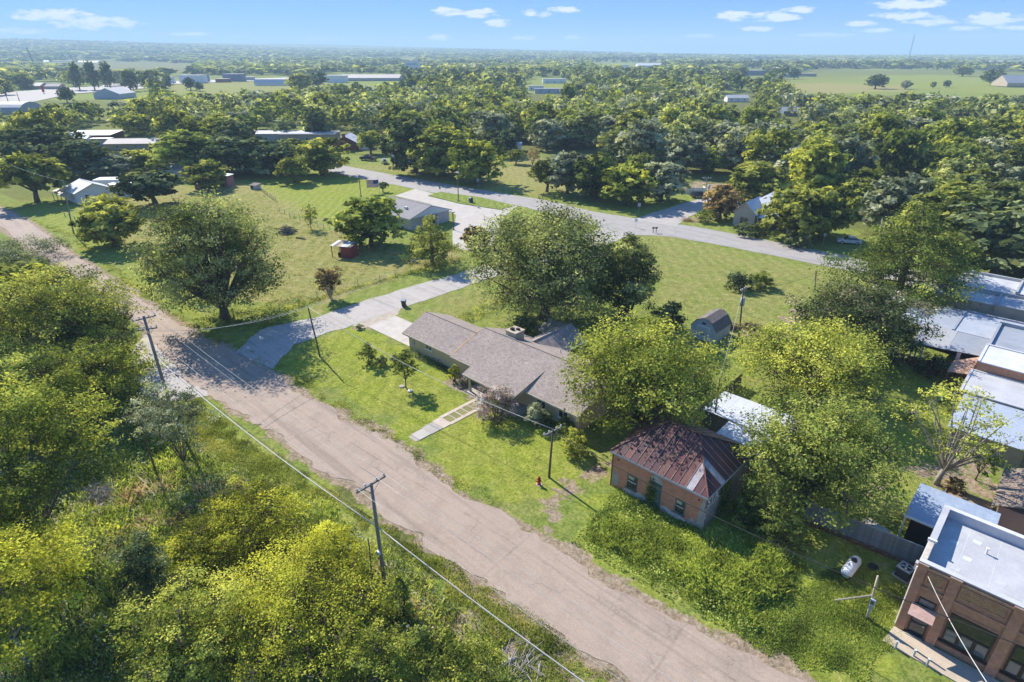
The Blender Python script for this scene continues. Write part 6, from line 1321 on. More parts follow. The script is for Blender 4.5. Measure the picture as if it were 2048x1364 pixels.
for i, (px, py) in enumerate(((1790, 1296), (1826, 1313), (1853, 1331))):
    t = thing('bollard', ('first grey pipe stub from the corner on the storefront pavement edge', 'middle grey pipe stub on the storefront pavement edge', 'third grey pipe stub from the corner on the storefront pavement edge')[i], 'bollard', G(px, py), 0, 'pipe stubs along the pavement'); MB().cyl(0, 0, 0, .62, .07, 10).build('pipe', mgreyp, t); MB().cyl(0, 0, .623, .65, .085, 10).build('cap', mins, t)
# cars
def car(name, label, cat, loc, rz, paint, kind='sedan', sc=1):
    t = thing(name, label, cat, loc, rz); t.scale = (sc,) * 3; L, W = (5.6, 1.95) if kind == 'pickup' else (4.6, 1.78); x0, x1 = -L / 2, L / 2
    if kind == 'pickup': low = [(x0, .45), (x1 - .1, .42), (x1, .75), (x1 - .08, 1.08), (x1 - 1.5, 1.18), (x0 + .05, 1.18), (x0, 1.1)]; cab = [(-.9, 1.18), (1.2, 1.18), (.55, 1.82), (-.75, 1.84)]
    elif kind == 'suv': low = [(x0, .4), (x1, .4), (x1, .72), (x1 - .1, .98), (x1 - 1.1, 1.06), (x0 + .04, 1.08), (x0, .9)]; cab = [(x0 + .1, 1.08), (x1 - 1.25, 1.06), (x1 - 1.9, 1.66), (x0 + .35, 1.70)]
    else: low = [(x0, .35), (x1, .35), (x1, .62), (x1 - .1, .82), (x1 - 1.25, .95), (x0 + .7, .98), (x0 + .05, .93), (x0, .7)]; cab = [(x0 + .5, .97), (x1 - 1.2, .95), (x1 - 2.0, 1.42), (x0 + 1.15, 1.44)]
    def ext(prof, w0, w1):
        b = MB(); n = len(prof); zs = [z for _, z in prof]; lo, hi = min(zs), max(zs)
        W_ = lambda z: w0 + (w1 - w0) * (z - lo) / (hi - lo)
        b.v = [(x, -W_(z), z) for x, z in prof] + [(x, W_(z), z) for x, z in prof]; b.f = [tuple(range(n)), tuple(range(2 * n - 1, n - 1, -1))] + [(i, i + n, (i + 1) % n + n, (i + 1) % n) for i in range(n)]; return b
    ext(low, W / 2, W / 2 - .06).build('body', paint, t); ext(cab, W / 2 - .08, W / 2 - .25).build('cabin', mglass, t)
    (xa, za_), (xb, zb) = cab[3], cab[2]; MB().box(xa + .02, xb - .02, -W / 2 + .24, W / 2 - .24, min(za_, zb) - .02, max(za_, zb) + .05).build('roof', paint, t)
    if kind == 'pickup': MB().box(x0 + .1, -1.0, -W / 2 + .16, W / 2 - .16, 1.183, 1.2).build('bed', mdark, t)
    for s in (-1, 1):
        for x in (x0 + .85, x1 - .9):
            w = MB().tube([(x, s * (W / 2 - .2), .34), (x, s * (W / 2 + .02), .34)], .34, 14).build('wheel', mdark, t); MB().tube([(x, s * (W / 2 + .023), .34), (x, s * (W / 2 + .04), .34)], .2, 10).build('rim', mins, w)
        MB().box(x1 - .03, x1 + .02, s * W * .36 - .2, s * W * .36 + .2, .62, .76).build('headlight', mins, t); MB().box(x0 - .02, x0 + .03, s * W * .38 - .12, s * W * .38 + .12, .68, .86).build('taillight', mred, t)
        MB().box(xb + .1, xb + .35, s * (W / 2 - .02), s * (W / 2 + .12), low[-3][1] + .0, low[-3][1] + .14).build('mirror', paint, t)
    return t
mcw = pm('white_car_paint', (.75, .76, .77), None, 1, 4, .25, .02, 0, 0, .6); mcb = pm('dark_car_paint', (.035, .045, .06), None, 1, 4, .2, .02, 0, 0, .6); mcs = pm('silver_car_paint', (.45, .46, .47), None, 1, 4, .25, .02, 0, .3, .6)
car('parked_car', 'white saloon car parked in the shade beside the highway', 'car', G(1697, 487), R(205), mcw)
u, v = G(737, 321); car('pickup_truck', 'dark pickup truck parked on the grass in front of the white house', 'pickup truck', (u, v), R(200), mcb, 'pickup', 1.15)
u, v = G(769, 327); t = thing('boat_trailer', 'small silver boat on a trailer in front of the white house', 'boat trailer', (u, v), R(150)); b = MB(); b.v = [(-2.4, -.8, .6), (1.2, -.8, .6), (2.6, 0, .75), (1.2, .8, .6), (-2.4, .8, .6), (-2.4, -1, 1.25), (1.3, -1, 1.3), (3.0, 0, 1.45), (1.3, 1, 1.3), (-2.4, 1, 1.25)]; b.f = [(4, 3, 2, 1, 0)] + [(i, (i + 1) % 5, (i + 1) % 5 + 5, i + 5) for i in range(5)] + [(5, 6, 7, 8, 9)]; b.build('hull', mcs, t)
MB().box(-2.2, -1.2, -.5, .5, 1.27, 1.7).build('console', mdark, t); MB().tube([(-2, 0, .45), (4, 0, .45)], .06, 6).build('frame', mdark, t)
for s in (-1, 1): MB().tube([(-.6, s * .85, .32), (-.6, s * 1.05, .32)], .32, 12).build('wheel', mdark, t)
car('van', 'white van parked among trees by the far cottage', 'van', G(262, 372), R(140), mcw, 'suv', 1.25)
car('parked_car', 'dark car half hidden under the oaks at the end of the side road', 'car', G(1398, 395), R(60), mcb, 'suv', 1.0)
u, v = G(1388, 386); t = thing('board_enclosure', 'white board bin enclosure at the end of the side road', 'enclosure', (u, v, 0), R(40)); mb2 = MB().box(0, .28, 0, .05, 0, 1.8).mesh('board'); mb2.materials.append(mwhite)
for i in range(18): link('board', mb2, t, (i * .3 - 2.7, -1.5, 0))
for i in range(10): o = link('board', mb2, t, (2.75, i * .3 - 1.4, 0)); o.rotation_euler = (0, 0, R(90))
MB().box(-2.6, 2.6, -1.3, 1.5, 0, 1.2).build('stored_bins', mredw, t)
# wire fences round the pasture
def wire_fence(label, pts, step, h, thick=.05, name='wire_fence', mat=None, wires=3):
    P = [G(*p) for p in pts]; o = P[0]; t = thing(name, label, 'fence', o); pm_ = MB().cyl(0, 0, -.1, h, thick, 6).mesh('post'); pm_.materials.append(mat or mpoleg); w = MB(); rr = random.Random(3)
    for (x0, y0), (x1, y1) in zip(P[:-1], P[1:]):
        n = max(1, int(math.hypot(x1 - x0, y1 - y0) / step))
        for i in range(n):
            k = link('post', pm_, t, (x0 + (x1 - x0) * i / n - o[0], y0 + (y1 - y0) * i / n - o[1], rr.uniform(-.1, .1))); k.rotation_euler = (rr.uniform(-.06, .06), rr.uniform(-.06, .06), 0)
        for j in range(wires): z = h * (.3 + .62 * j / max(1, wires - 1)); w.tube([(x0 - o[0], y0 - o[1], z), (x1 - o[0], y1 - o[1], z)], .008, 3)
    w.build('wire', mgreyp, t)
wire_fence('wire fence with thin posts along the pasture side of the lane', [(560, 622), (671, 585), (760, 562), (850, 537), (930, 515)], 3.0, 1.25)
wire_fence('low wire fence dividing pasture and mown green', [(560, 425), (600, 440), (660, 462), (720, 490), (800, 512)], 2.6, 1.2)
wire_fence('old leaning fence posts along the far street pasture edge', [(130, 432), (175, 455), (230, 475), (300, 530), (330, 560)], 4, 1.3, .08)
wire_fence('short wire fence beside the animal coop', [(516, 378), (555, 406)], 1.6, 1.2, .06)
wire_fence('row of posts across the upper pasture', [(300, 415), (345, 400), (420, 385), (510, 375)], 4.5, 1.3, .07)
for p, lab in (((306, 452), 'lone leaning fence post in the pasture'), ((353, 408), 'dark stump of a fence post beside the log pile'), ((333, 530), 'leaning post at the left side of the large corner pecan')):
    u, v = G(*p); t = thing('fence_post', lab, 'fence post', (u, v)); o = MB().cyl(0, 0, -.1, 1.7, .11, 7).build('post', mpoleg, t); o.rotation_euler = (.2, -.15, 0)
# logs and brush
def brush(name, label, px, rad, n, mat, th=.05, hh=.5, cat='brush pile'):
    u, v = G(*px); t = thing(name, label, cat, (u, v)); rr = random.Random(int(px[0])); b = MB()
    for i in range(n):
        a, l = rr.uniform(0, 6.28), rr.uniform(.3, 1) * rad; x, y, z = rr.gauss(0, rad * .4), rr.gauss(0, rad * .3), abs(rr.gauss(0, hh * .5))
        b.tube([(x - l * math.cos(a) / 2, y - l * math.sin(a) / 2, z + .02), (x, y, z + rr.uniform(0, .15)), (x + l * math.cos(a) / 2, y + l * math.sin(a) / 2, z * rr.uniform(.2, 1.2) + .02)], [th, th * .8, th * .4], 4)
    b.build('branches', mat, t, kind='stuff')
mbrush = pm('dead_brush', (.20, .12, .09), (.13, .08, .06), 3, 14, .95, .25, .2); mgreyb = pm('grey_dead_wood', (.40, .36, .31), (.27, .24, .20), 3, 14, .95, .2, .2)
brush('brush_pile', 'reddish brown pile of cut brush beside the field pole', (1502, 656), 1.9, 150, mbrush)
brush('brush_pile', 'dark pile of sticks right of the barn shed', (1462, 656), 1.4, 70, mbrush)
brush('brush_pile', 'old timber and sticks beside the large pecan on the pasture', (575, 466), 2.3, 80, mwood, .12, 1.2)
brush('brush_pile', 'reddish pile of brush at the foot of the crossarm pole', (320, 820), 2.0, 110, mbrush)
brush('brush_pile', 'pile of grey dead branches on the bare patch in the left thicket', (200, 990), 2.0, 110, mgreyb, .03, .7)
brush('brush_pile', 'scattered dead grey branches at the bottom edge among dry grass', (1040, 1325), 2.2, 60, mgreyb, .03, .2)
brush('log_pile', 'pale log pile at the foot of the dark pasture oak', (350, 412), 2.6, 26, mbrush, .22, .5, 'log pile')
brush('brush_pile', 'orange brown dead grass heap at the side road corner', (1375, 442), 1.7, 160, pm('straw', (.42, .26, .12), (.3, .18, .09), 3, 12, 1, .2), .02, .5)
brush('junk_pile', 'jumbled dark scrap heap in the shade of the long oak clump', (500, 342), 3.5, 60, mwood, .2, 1.2, 'scrap heap')
for px, l, rz, lab in (((602, 478), 2.6, 20, 'dark fallen log lying in the pasture'), ((870, 1345), 1.6, 30, 'pale fallen branch under the bushes at the bottom edge'), ((1015, 1330), 1.5, 80, 'grey forked branch on the dry ground at the bottom edge'), ((245, 1130), 2.2, 60, 'pale fallen trunk beside the open tree with grey trunks')):
    t = thing('fallen_log', lab, 'log', G(*px), R(rz)); MB().tube([(-l / 2, 0, .16), (0, .08, .2), (l / 2, 0, .14)], [.18, .16, .1], 7).build('log', mgreyb if 'pale' in lab or 'grey' in lab else mbark, t); MB().tube([(l * .1, .05, .2), (l * .3, .5, .3)], [.06, .03], 5).build('branch_stub', mgreyb if 'pale' in lab or 'grey' in lab else mbark, t)
u, v = G(812, 778); t = thing('edging_stone', 'pale stone at the foot of the small lawn tree', 'stone', (u + .8, v)); MB().lathe(0, 0, [(0, 0), (.3, .02), (.28, .16), (.1, .24), (0, .25)], 8).build('stone', mwhite, t)
t = thing('edging_stone', 'flat stone left of the small lawn tree trunk', 'stone', (u - .8, v)); MB().lathe(0, 0, [(0, 0), (.38, .02), (.34, .1), (.1, .14), (0, .15)], 7).build('stone', mcon2, t)
u, v = G(1018, 640); t = thing('patio_umbrella_pole', 'white pole standing in the back yard behind the chimney', 'pole', (u, v)); MB().cyl(0, 0, 0, 2.3, .06, 8).build('pole', mwhite, t); MB().box(-.06, .06, -.05, .05, 1.7, 2.3).build('sleeve', mwhite, t)
u, v = G(1100, 650); t = thing('garden_chair', 'pale blue garden chair on the back patio under the huge pecan', 'chair', (u, v), R(30))
for q, n in (((-.28, .28, -.28, .28, .4, .46), 'seat'), ((-.28, .28, .25, .3, .463, 1.0), 'backrest')): MB().box(*q).build(n, mblm, t)
for x in (-.25, .22):
    for y in (-.27, .22): MB().box(x, x + .04, y, y + .04, 0, .397).build('leg', mblm, t)
sheet('back_patio', P_((1070, 655), (1100, 640), (1140, 648), (1135, 672), (1095, 675)), .03, mcon2, .3)
u, v = G(1879, 803); t = thing('garden_hose_reel', 'small green hose reel beside the blue metal roofed building', 'hose reel', (u, v)); MB().tube([(-.2, 0, .35), (.2, 0, .35)], .3, 12).build('reel', pm('green_plastic', (.05, .30, .22), None, 2, 6, .5, .05, 0), t)
for x in (-.26, .22): MB().box(x, x + .04, -.2, .2, 0, .5).build('stand', mdark, t)
# hedge like vine row behind the house
# ------------------------------------------------------------------ the far town
def gh(name, label, px, L, W, he, hr, rz, wall, roof, cat='house', wins=3, **k):
    u, v = G(*px); ws = [('y-', (i - (wins - 1) / 2) * L / (wins + .3), .55, .9, 2.1) for i in range(wins)]
    return gable_house(name, label, cat, (u, v), R(rz), L, W, he, hr, wall, roof, None, ws, **k)
def bx(name, label, px, L, W, h, rz, wall, roof, cat='building', wins=0, dh=.25):
    u, v = G(*px); t = thing(name, label, cat, (u, v), R(rz)); MB().box(-L / 2, L / 2, -W / 2, W / 2, -1, h).build('wall', wall, t); MB().box(-L / 2 - .3, L / 2 + .3, -W / 2 - .3, W / 2 + .3, h + .003, h + dh).build('roof', roof, t)
    for i in range(wins): x = (i - (wins - 1) / 2) * L / (wins + .3); window(t, 'y-', -W / 2, x - .7, x + .7, 1, 2.3, mwhite, mglass, 1, 1)
    return t
mbarn = pm('blue_grey_barn', (.16, .20, .26), (.12, .15, .20), .3, 4, .6, .06, 0); mbrickr = pm('red_brick_far', (.28, .09, .06), (.22, .07, .05), .6, 6, .9, .1, 0); mtanr = pm('tan_roof', (.52, .46, .40), (.44, .39, .34), .3, 4, .8, .06, 0)
def far_town():
    u, v = G(192, 284); t = thing('carport', 'open red steel carport with brilliant white roof left of centre', 'carport', (u, v), R(48)); MB().slab([(-10, -6, 3.6), (10, -6, 3.6), (10, 6, 4.4), (-10, 6, 4.4)], .15).build('roof', mroofw, t); MB().box(-10, 10, -6.05, -5.95, 2.9, 3.44).build('fascia', mbrickr, t); MB().box(-9.9, 9.9, 5.6, 5.9, 0, 4.1).build('back_wall', mbrickr, t)
    for x in (-9.8, -5, 0, 5, 9.8): MB().box(x - .1, x + .1, -5.9, -5.7, 0, 3.4).build('post', mbrickr, t)
    gh('workshop', 'long low workshop with pale tan roof below the white carport', (285, 297), 24, 10, 2.6, 4.0, 48, mtanbrk, mtanr, 'building')
    gh('small_shed', 'little white shed with pale blue gable beside the carport', (170, 288), 6, 5, 2.4, 3.6, 40, mwhite, mblm, 'shed', 1)
    bx('storage_container', 'pale grey storage container in front of the carport', (207, 291), 8, 3, 2.8, 48, mblm, mroofw, 'container')
    u, v = G(10, 226); t = thing('arched_hall', 'white arched roof hall cut by the left picture edge', 'hall', (u, v), R(45)); b = MB(); pts = [(12 * math.cos(a), 7 * math.sin(a)) for a in np.linspace(0, math.pi, 11)]; n = len(pts)
    b.v = [(-18, y, z) for y, z in pts] + [(18, y, z) for y, z in pts]; b.f = [tuple(range(n)), tuple(range(2 * n - 1, n - 1, -1))] + [(i, i + n, (i + 1) % n + n, (i + 1) % n) for i in range(n)]; b.build('shell', mlg, t); MB().box(17.9, 18.1, -3, 3, 0, 4).build('door', mgreyp, t)
    gh('gable_hall', 'pale blue white gabled hall beside the left road', (232, 196), 26, 22, 4, 8.5, -45, mblm, mlg, 'hall')
    gh('house', 'low white roofed house under dark trees beside the left road', (70, 177), 24, 14, 3, 6, 40, mstucco, mlg, 'house'); gh('house', 'tan roofed house under dark trees right of the red sign', (112, 178), 16, 10, 3, 5.5, 40, mstucco, mtanr)
    for px, L, W, h, w, r_, lab in (((88, 128), 60, 30, 8, mlg, mroofw, 'white low building on the far left skyline field'), ((133, 128), 90, 30, 9, mbarn, mbarn, 'dark blue grey barn on the far left field'), ((168, 128), 110, 40, 7, mstucco, mroofw, 'long barn with bright white roof on the far left field'),
            ((343, 166), 8, 8, 7, mwhite, mlg, 'narrow white house behind the twin dark trees'), ((388, 165), 30, 16, 9, mwhite, mlg, 'two storey white building with dark corner near the country road'), ((408, 163), 10, 16, 8, mbarn, mbarn, 'dark narrow building joined to the two storey white one'),
            ((447, 164), 17, 10, 4, mbrickr, mtanr, 'red brown building with pale roof by the country road'), ((470, 162), 26, 16, 9, mbarn, mbarn, 'dark blue barn right of the red brown building'), ((500, 160), 12, 8, 4, mlg, mroofw, 'small building with glaring white roof by the country road'),
            ((549, 171), 46, 6, 5, mwhite, mroofw, 'long white trailer with dark openings on the open strip'), ((675, 164), 26, 14, 8, mwhite, mlg, 'white block with dark end wall left of the large pinkish roof'), ((745, 160), 84, 40, 5.5, mlg, mtanr, 'large low building with wide pinkish white roof'),
            ((700, 122), 30, 20, 6, mwhite, mroofw, 'tiny white building left of the billboard'), ((788, 128), 26, 14, 5, mwhite, mroofw, 'small white building left of the billboard among trees'),
            ((1108, 166), 30, 14, 5, mwhite, mlg, 'pale house among trees in the centre distance'), ((1072, 180), 16, 6, 4, mwhite, mroofw, 'first white trailer of the centre distance pair'), ((1098, 186), 28, 7, 4, mblm, mroofw, 'second longer trailer of the centre distance pair'),
            ((1306, 134), 90, 40, 7, mwhite, mroofw, 'long white roofed barn on the centre right skyline'), ((1245, 135), 26, 20, 6, mwhite, mlg, 'small white building left of the long white barn'), ((1200, 135), 36, 20, 6, mlg, mroofw, 'pale building second left of the long white barn'),
            ((1418, 178), 22, 12, 4, mwhite, mroofw, 'white roof among trees left of the bright white house'), ((1508, 150), 36, 18, 7, mbarn, mbarn, 'dark open barn at the edge of the green field'), ((1580, 154), 24, 10, 4, mlg, mblm, 'low pale shed at the field edge beside a round tree'),
            ((1612, 152), 30, 12, 4, mstucco, mtanr, 'low tan shed with red earth on the green field'), ((2005, 131), 110, 50, 10, mwhite, mroofw, 'white buildings on the far right skyline'), ((1585, 112), 300, 60, 12, mwhite, mroofw, 'far white sheds on the right horizon'),
            ((950, 104), 110, 50, 12, mwhite, mroofw, 'tiny white house on the far hill clearing'), ((455, 263), 16, 10, 4, mblm, mroofw, 'pale blue white building behind the round oak'), ((1018, 302), 10, 7, 2.8, mwhite, mblm, 'small pale blue shed between oaks and the dry lot'),
            ((1770, 378), 8, 6, 3, mgreyp, mroofw, 'white shed roof deep among the right hand trees'), ((1745, 356), 6, 5, 2.6, mblm, mblm, 'small blue shed roof among the right hand trees'), ((1120, 274), 9, 7, 3, mwhite, mroofw, 'white roof glimpsed between oaks in the middle distance')):
        if L >= 40 and w is not mbarn:
            gh('building', lab, px, L, W, h * .62, h * 1.35, 43.5, mlg if w is mstucco else w, r_, 'building', 0); continue
        bx('building' if L > 12 else 'shed', lab, px, L, W, h, 43.5, w, r_, 'building' if L > 12 else 'shed', 3 if 12 < L < 40 and h < 6 else 0)
    gh('house', 'bright white house with blue white metal roofs on the mid right', (1472, 203), 17, 9, 3, 5, 43, mwhite, mroofw); gh('house', 'dark grey roofed house deep among the right hand trees', (1580, 231), 12, 9, 3, 5, 43, mbarn, mdg)
    gh('farm_house', 'pyramid roofed pale house at the right edge of the green field', (2026, 172), 34, 26, 4, 12, 43, mstucco, mlg)
    bx('long_store', 'long grey flat roofed store behind the shady oak clump', (560, 282), 36, 12, 3.6, 46, mgreyp, mlg, 'building', 4); bx('long_store', 'tan flat roofed store right of the long grey one', (622, 282), 24, 12, 3.4, 46, mstucco, mtanr, 'building', 3)
    mred2 = pm('dark_red_siding', (.20, .05, .05), None, 1, 6, .8, .1, 0)
    t = gh('red_house', 'dark red house with white metal roof and red chimney', (697, 297), 12, 10, 3, 5.6, -44, mred2, mroofw); MB().box(6.1, 7.0, -.5, .5, 0, 6.6).build('chimney', mbrickr, t)
    gh('house', 'white house with rusty tin porch right of the dark red house', (718, 297), 9, 7, 2.8, 4.4, 46, mwhite, mlg, wins=2)
    t = thing('billboard', 'white roadside billboard on a dark post above the far trees', 'billboard', G(826, 150), R(43.5)); MB().box(-13, 13, -.6, .6, 11, 23).build('panel', mwhite, t); MB().box(-11, 9, -.75, -.603, 16, 19).build('printed_band', mblm, t); MB().cyl(0, 0, -1, 11, 1.0, 8).build('post', mdark, t)
    u, v = G(1813, 134); H = zat(u, v, 70); t = thing('radio_mast', 'tall thin radio mast on the right skyline', 'mast', (u, v)); b = MB()
    for k in range(3): a = 2.094 * k; b.cyl(1.3 * math.cos(a), 1.3 * math.sin(a), -1, H, .22, 5)
    for i in range(40):
        for k in range(3): a, c = 2.094 * k, 2.094 * (k + 1); b.tube([(1.3 * math.cos(a), 1.3 * math.sin(a), H * i / 40), (1.3 * math.cos(c), 1.3 * math.sin(c), H * (i + 1) / 40)], .12, 3, False)
    b.build('lattice', mgreyp, t); MB().cyl(0, 0, H, H + 6, .3, 6).build('antenna', mgreyp, t)
    w = MB()
    for k in range(3): a = 2.094 * k + .5; w.tube([(0, 0, H * .95), (45 * math.cos(a), 45 * math.sin(a), 0)], .06, 3, False)
    w.build('guy_wire', mgreyp, t)
    u, v = G(70, 132); H = zat(u, v, 95); t = thing('mast', 'dark leaning mast on the far left skyline', 'mast', (u, v)); tu, tv = G(59, 95, H * .97); MB().tube([(0, 0, -1), ((tu - u) * .0 - 6, -6, H)], [2.4, 1.6], 6).build('shaft', mdark, t)
    t = thing('red_sign', 'small red sign beside the left road', 'sign', G(88, 187), R(43)); MB().box(-1.2, 1.2, -.2, .2, 1.5, 7).build('board', mred, t); MB().cyl(0, 0, -1, 1.5, .3, 6).build('post', mdark, t)
    for px, top in (((18, 208), 183), ((40, 206), 186), ((268, 184), 160)):
        u, v = G(*px); H = zat(u, v, top); t = thing('light_mast', {18: 'dark tall pole left of its twin beside the left road', 40: 'dark tall pole right of its twin beside the left road', 268: 'tall pole at the right end of the left road'}[px[0]], 'pole', (u, v)); MB().cyl(0, 0, -1, H, .3, 6, .18).build('shaft', mdark, t); MB().box(-1, 1, -.2, .2, H, H + .4).build('lamp', mgreyp, t)
far_town()
# ------------------------------------------------------------------ woods: single trees near, one mass beyond
KEEP = [[(1000, 318), (1145, 318), (1170, 372), (1000, 372)], [(735, 280), (802, 280), (802, 332), (690, 337), (690, 318)], [(655, 266), (738, 270), (738, 300), (655, 300)], [(522, 261), (650, 261), (650, 276), (522, 276)],
        [(150, 258), (232, 258), (232, 282), (150, 282)], [(235, 272), (330, 272), (330, 294), (235, 294)], [(0, 178), (290, 168), (300, 190), (120, 200), (0, 222)], [(340, 152), (660, 150), (660, 166), (560, 176), (400, 180), (335, 176)], [(655, 147), (810, 147), (800, 160), (655, 162)],
        [(812, 118), (840, 118), (840, 134), (812, 134)], [(1058, 154), (1130, 154), (1130, 186), (1058, 186)], [(1180, 119), (1340, 119), (1340, 133), (1180, 133)], [(1560, 152), (1640, 137), (1880, 139), (2200, 150), (2200, 190), (1800, 178), (1750, 184), (1600, 182)],
        [(1440, 187), (1502, 187), (1502, 203), (1440, 203)], [(1468, 203), (1500, 203), (1500, 216), (1470, 216)], [(1563, 215), (1597, 215), (1597, 230), (1563, 230)], [(140, 121), (400, 127), (380, 138), (180, 140)], [(1345, 358), (1480, 365), (1480, 390), (1350, 392)],
        [(1425, 378), (1600, 378), (1590, 455), (1430, 455)], [(1758, 352), (1780, 352), (1780, 376), (1758, 376)], [(1002, 286), (1038, 286), (1038, 300), (1002, 300)], [(1480, 136), (1530, 136), (1530, 150), (1480, 150)], [(60, 165), (125, 165), (125, 180), (60, 180)], [(205, 180), (260, 180), (260, 195), (205, 195)], [(75, 120), (185, 120), (185, 127), (75, 127)]]
EDGE = [(-700, 300), (-100, 330), (0, 338), (110, 345), (330, 338), (440, 318), (560, 318), (690, 285), (740, 285), (800, 325), (920, 345), (985, 300), (1150, 308), (1260, 340), (1350, 352), (1480, 372), (1590, 440), (1700, 462), (1790, 470), (1900, 525), (2048, 545), (2300, 560), (2800, 600)]
def woods():
    rng = np.random.default_rng(77); ex, ey = np.array([p[0] for p in EDGE]), np.array([p[1] for p in EDGE]); cand = []
    def sample(step, r0, r1, keepp):
        n = int(r1 * 2.4 / step); gx, gy = np.meshgrid(np.arange(-n // 2, n // 2) * step, np.arange(0, int(r1 / step) + 1) * step)
        x = gx.ravel() + rng.uniform(-.42, .42, gx.size) * step; y = gy.ravel() + rng.uniform(-.42, .42, gx.size) * step; r = np.hypot(x, y)
        ok = (r > r0) & (r <= r1) & (np.abs(x) < y * .95 + 25) & (rng.uniform(size=x.size) < keepp); x, y = x[ok], y[ok]
        return x * CY - y * SY, x * SY + y * CY
    tp = np.array(TREES_PLACED)
    def hidden(u, v, H, W):
        x, y = proj(u, v, 0); top = proj(u, v, H)[1]; w = W * FPX / math.hypot(u, v) / 2
        if y > np.interp(x, ex, ey): return True
        if ((tp[:, 0] - u) ** 2 + (tp[:, 1] - v) ** 2 < (tp[:, 2] * .8 + W * .32) ** 2).any(): return True
        X = np.array([x, x - w * .7, x + w * .7, x - w * .8, x + w * .8, x, x, x - w * .5, x + w * .5]); Y = np.array([y, y * .6 + top * .4, y * .6 + top * .4, y * .35 + top * .65, y * .35 + top * .65, y * .5 + top * .5, top, top * .9 + y * .1, top * .9 + y * .1])
        for p in KEEP:
            if inpoly(X, Y, p).any(): return True
        return False
    for step, r0, r1, kp in ((11.2, 90, 330, .96), (13.2, 330, 620, .94), (17, 620, 1100, .92)):
        for u, v in zip(*sample(step, r0, r1, kp)):
            W = rng.uniform(10, 18.5) * (1 + .15 * (r0 > 500)); H = W * rng.uniform(.62, .95)
            if r0 >= 330 and vnoise(np.array([u]), np.array([v]), 60., 9)[0] < .16: continue
            if hidden(u, v, H, W): continue
            cand.append((math.hypot(u, v), u, v, H, W))
    cand.sort(); near, rest = cand[:225], cand[225:]
    kinds = (('dark', 'low'), ('olive', 'low'), ('green', 'round'), ('pecan', 'round'), ('olive', 'round'), ('grey', 'low'), ('pecan', 'low'), ('green', 'low'), ('bright', 'upright'))
    word = {'dark': 'dark green', 'olive': 'olive green', 'green': 'mid green', 'bright': 'yellow green', 'grey': 'grey green', 'pecan': 'dull green'}; sh = {'low': 'spreading', 'round': 'rounded', 'upright': 'upright'}
    def pick(u, v):
        q = vnoise(np.array([u]), np.array([v]), 38., 12)[0] * .6 + rng.uniform() * .5
        return kinds[min(int(q * 9.2), 8)] if rng.uniform() < .55 else kinds[rng.integers(0, 9)]
    made = {}
    for d, u, v, H, W in near:
        leaf, shape = pick(u, v); k = int(rng.integers(0, 2)); m = proto(leaf, shape, k, 4400, .47, nl=30)
        x = proj(u, v, 0)[0]; reg = 'past the flat roofs' if x > 1800 else 'behind the white car' if x > 1620 else 'behind the gabled farmhouse' if x > 1420 else 'beyond the side road' if x > 1250 else 'behind the roadside row' if x > 1020 else 'behind the highway oaks' if x > 760 else 'beyond the highway bend' if x > 480 else 'behind the pasture sheds' if x > 250 else 'behind the far cottage'
        dep = 'at wood edge' if d < 185 else 'mid wood' if d < 235 else 'deep in the wood'; size = 'tall' if H > 12 else 'low' if H < 9 else 'middling'
        lab = '%s %s %s tree %s %s' % (size, sh[shape], word[leaf], dep, reg); t = plant('wood_tree', lab, 'tree', (u, v), m, float(rng.uniform(0, 6.28)), (W / 12, W / 12, H / 10), 'trees of the wood beyond the highway'); made.setdefault(lab, []).append((x, t))
    for lab, l in made.items():
        if len(l) > 1:
            for i, (x, t) in enumerate(sorted(l, key=lambda q: q[0])): t['label'] = '%s, %s from left' % (lab, ('first', 'second', 'third', 'fourth', 'fifth', 'sixth', 'seventh', 'eighth', 'ninth', 'tenth', 'eleventh', 'twelfth')[min(i, 11)])
    # the rest reads as one wood
    lib = {}
    def mass(name, items, nq, size, label):
        for leaf in ('dark', 'olive', 'green', 'bright', 'grey', 'pecan'):
            Vs, Ts = [], []
            its = [(u, v, H, W, s) for (u, v, H, W, lf, s) in items if lf == leaf]
            if not its: continue
            for u, v, H, W, s in its:
                key = (s, int(rng.integers(0, 4)), nq)
                if key not in lib: lib[key] = tree_data(1500 + len(lib) * 3, 10, 12, s, {18: 3, 90: 8}.get(nq, 14), nq, size, None, subs={18: 2, 90: 4}.get(nq, 6))
                _, V, F, ti = lib[key]; a = rng.uniform(0, 6.28); c, s_ = math.cos(a), math.sin(a)
                Vs.append(np.c_[(V[:, 0] * c - V[:, 1] * s_) * W / 12 + u, (V[:, 0] * s_ + V[:, 1] * c) * W / 12 + v, V[:, 2] * H / 10 + hz(u, v)]); Ts.append(ti + rng.uniform(-.14, .14))
            V = np.concatenate(Vs); me = npmesh(name, V, np.arange(len(V)).reshape(-1, 4), {'tint': np.clip(np.concatenate(Ts), 0, 1)}); me.materials.append(LEAF[leaf]); link(name, me, kind='stuff')
    def hz(u, v):
        r = math.hypot(u, v)
        return -.6 if r < 2200 else float(np.clip((r - 2200) / 4500, 0, 1) ** 1.3 * (66 + 60 * vnoise(np.array([u]), np.array([v]), 2600., 7)[0]) * np.clip(.62 - (u * CY + v * SY) / 4500, .1, 1.15)) - 1
    mass('woodland', [(u, v, H, W, *pick(u, v)) for d, u, v, H, W in rest if d < 620], 190, 1.08, '')
    mass('distant_woodland', [(u, v, H, W, *pick(u, v)) for d, u, v, H, W in rest if d >= 620], 90, 1.9, '')
    far = []
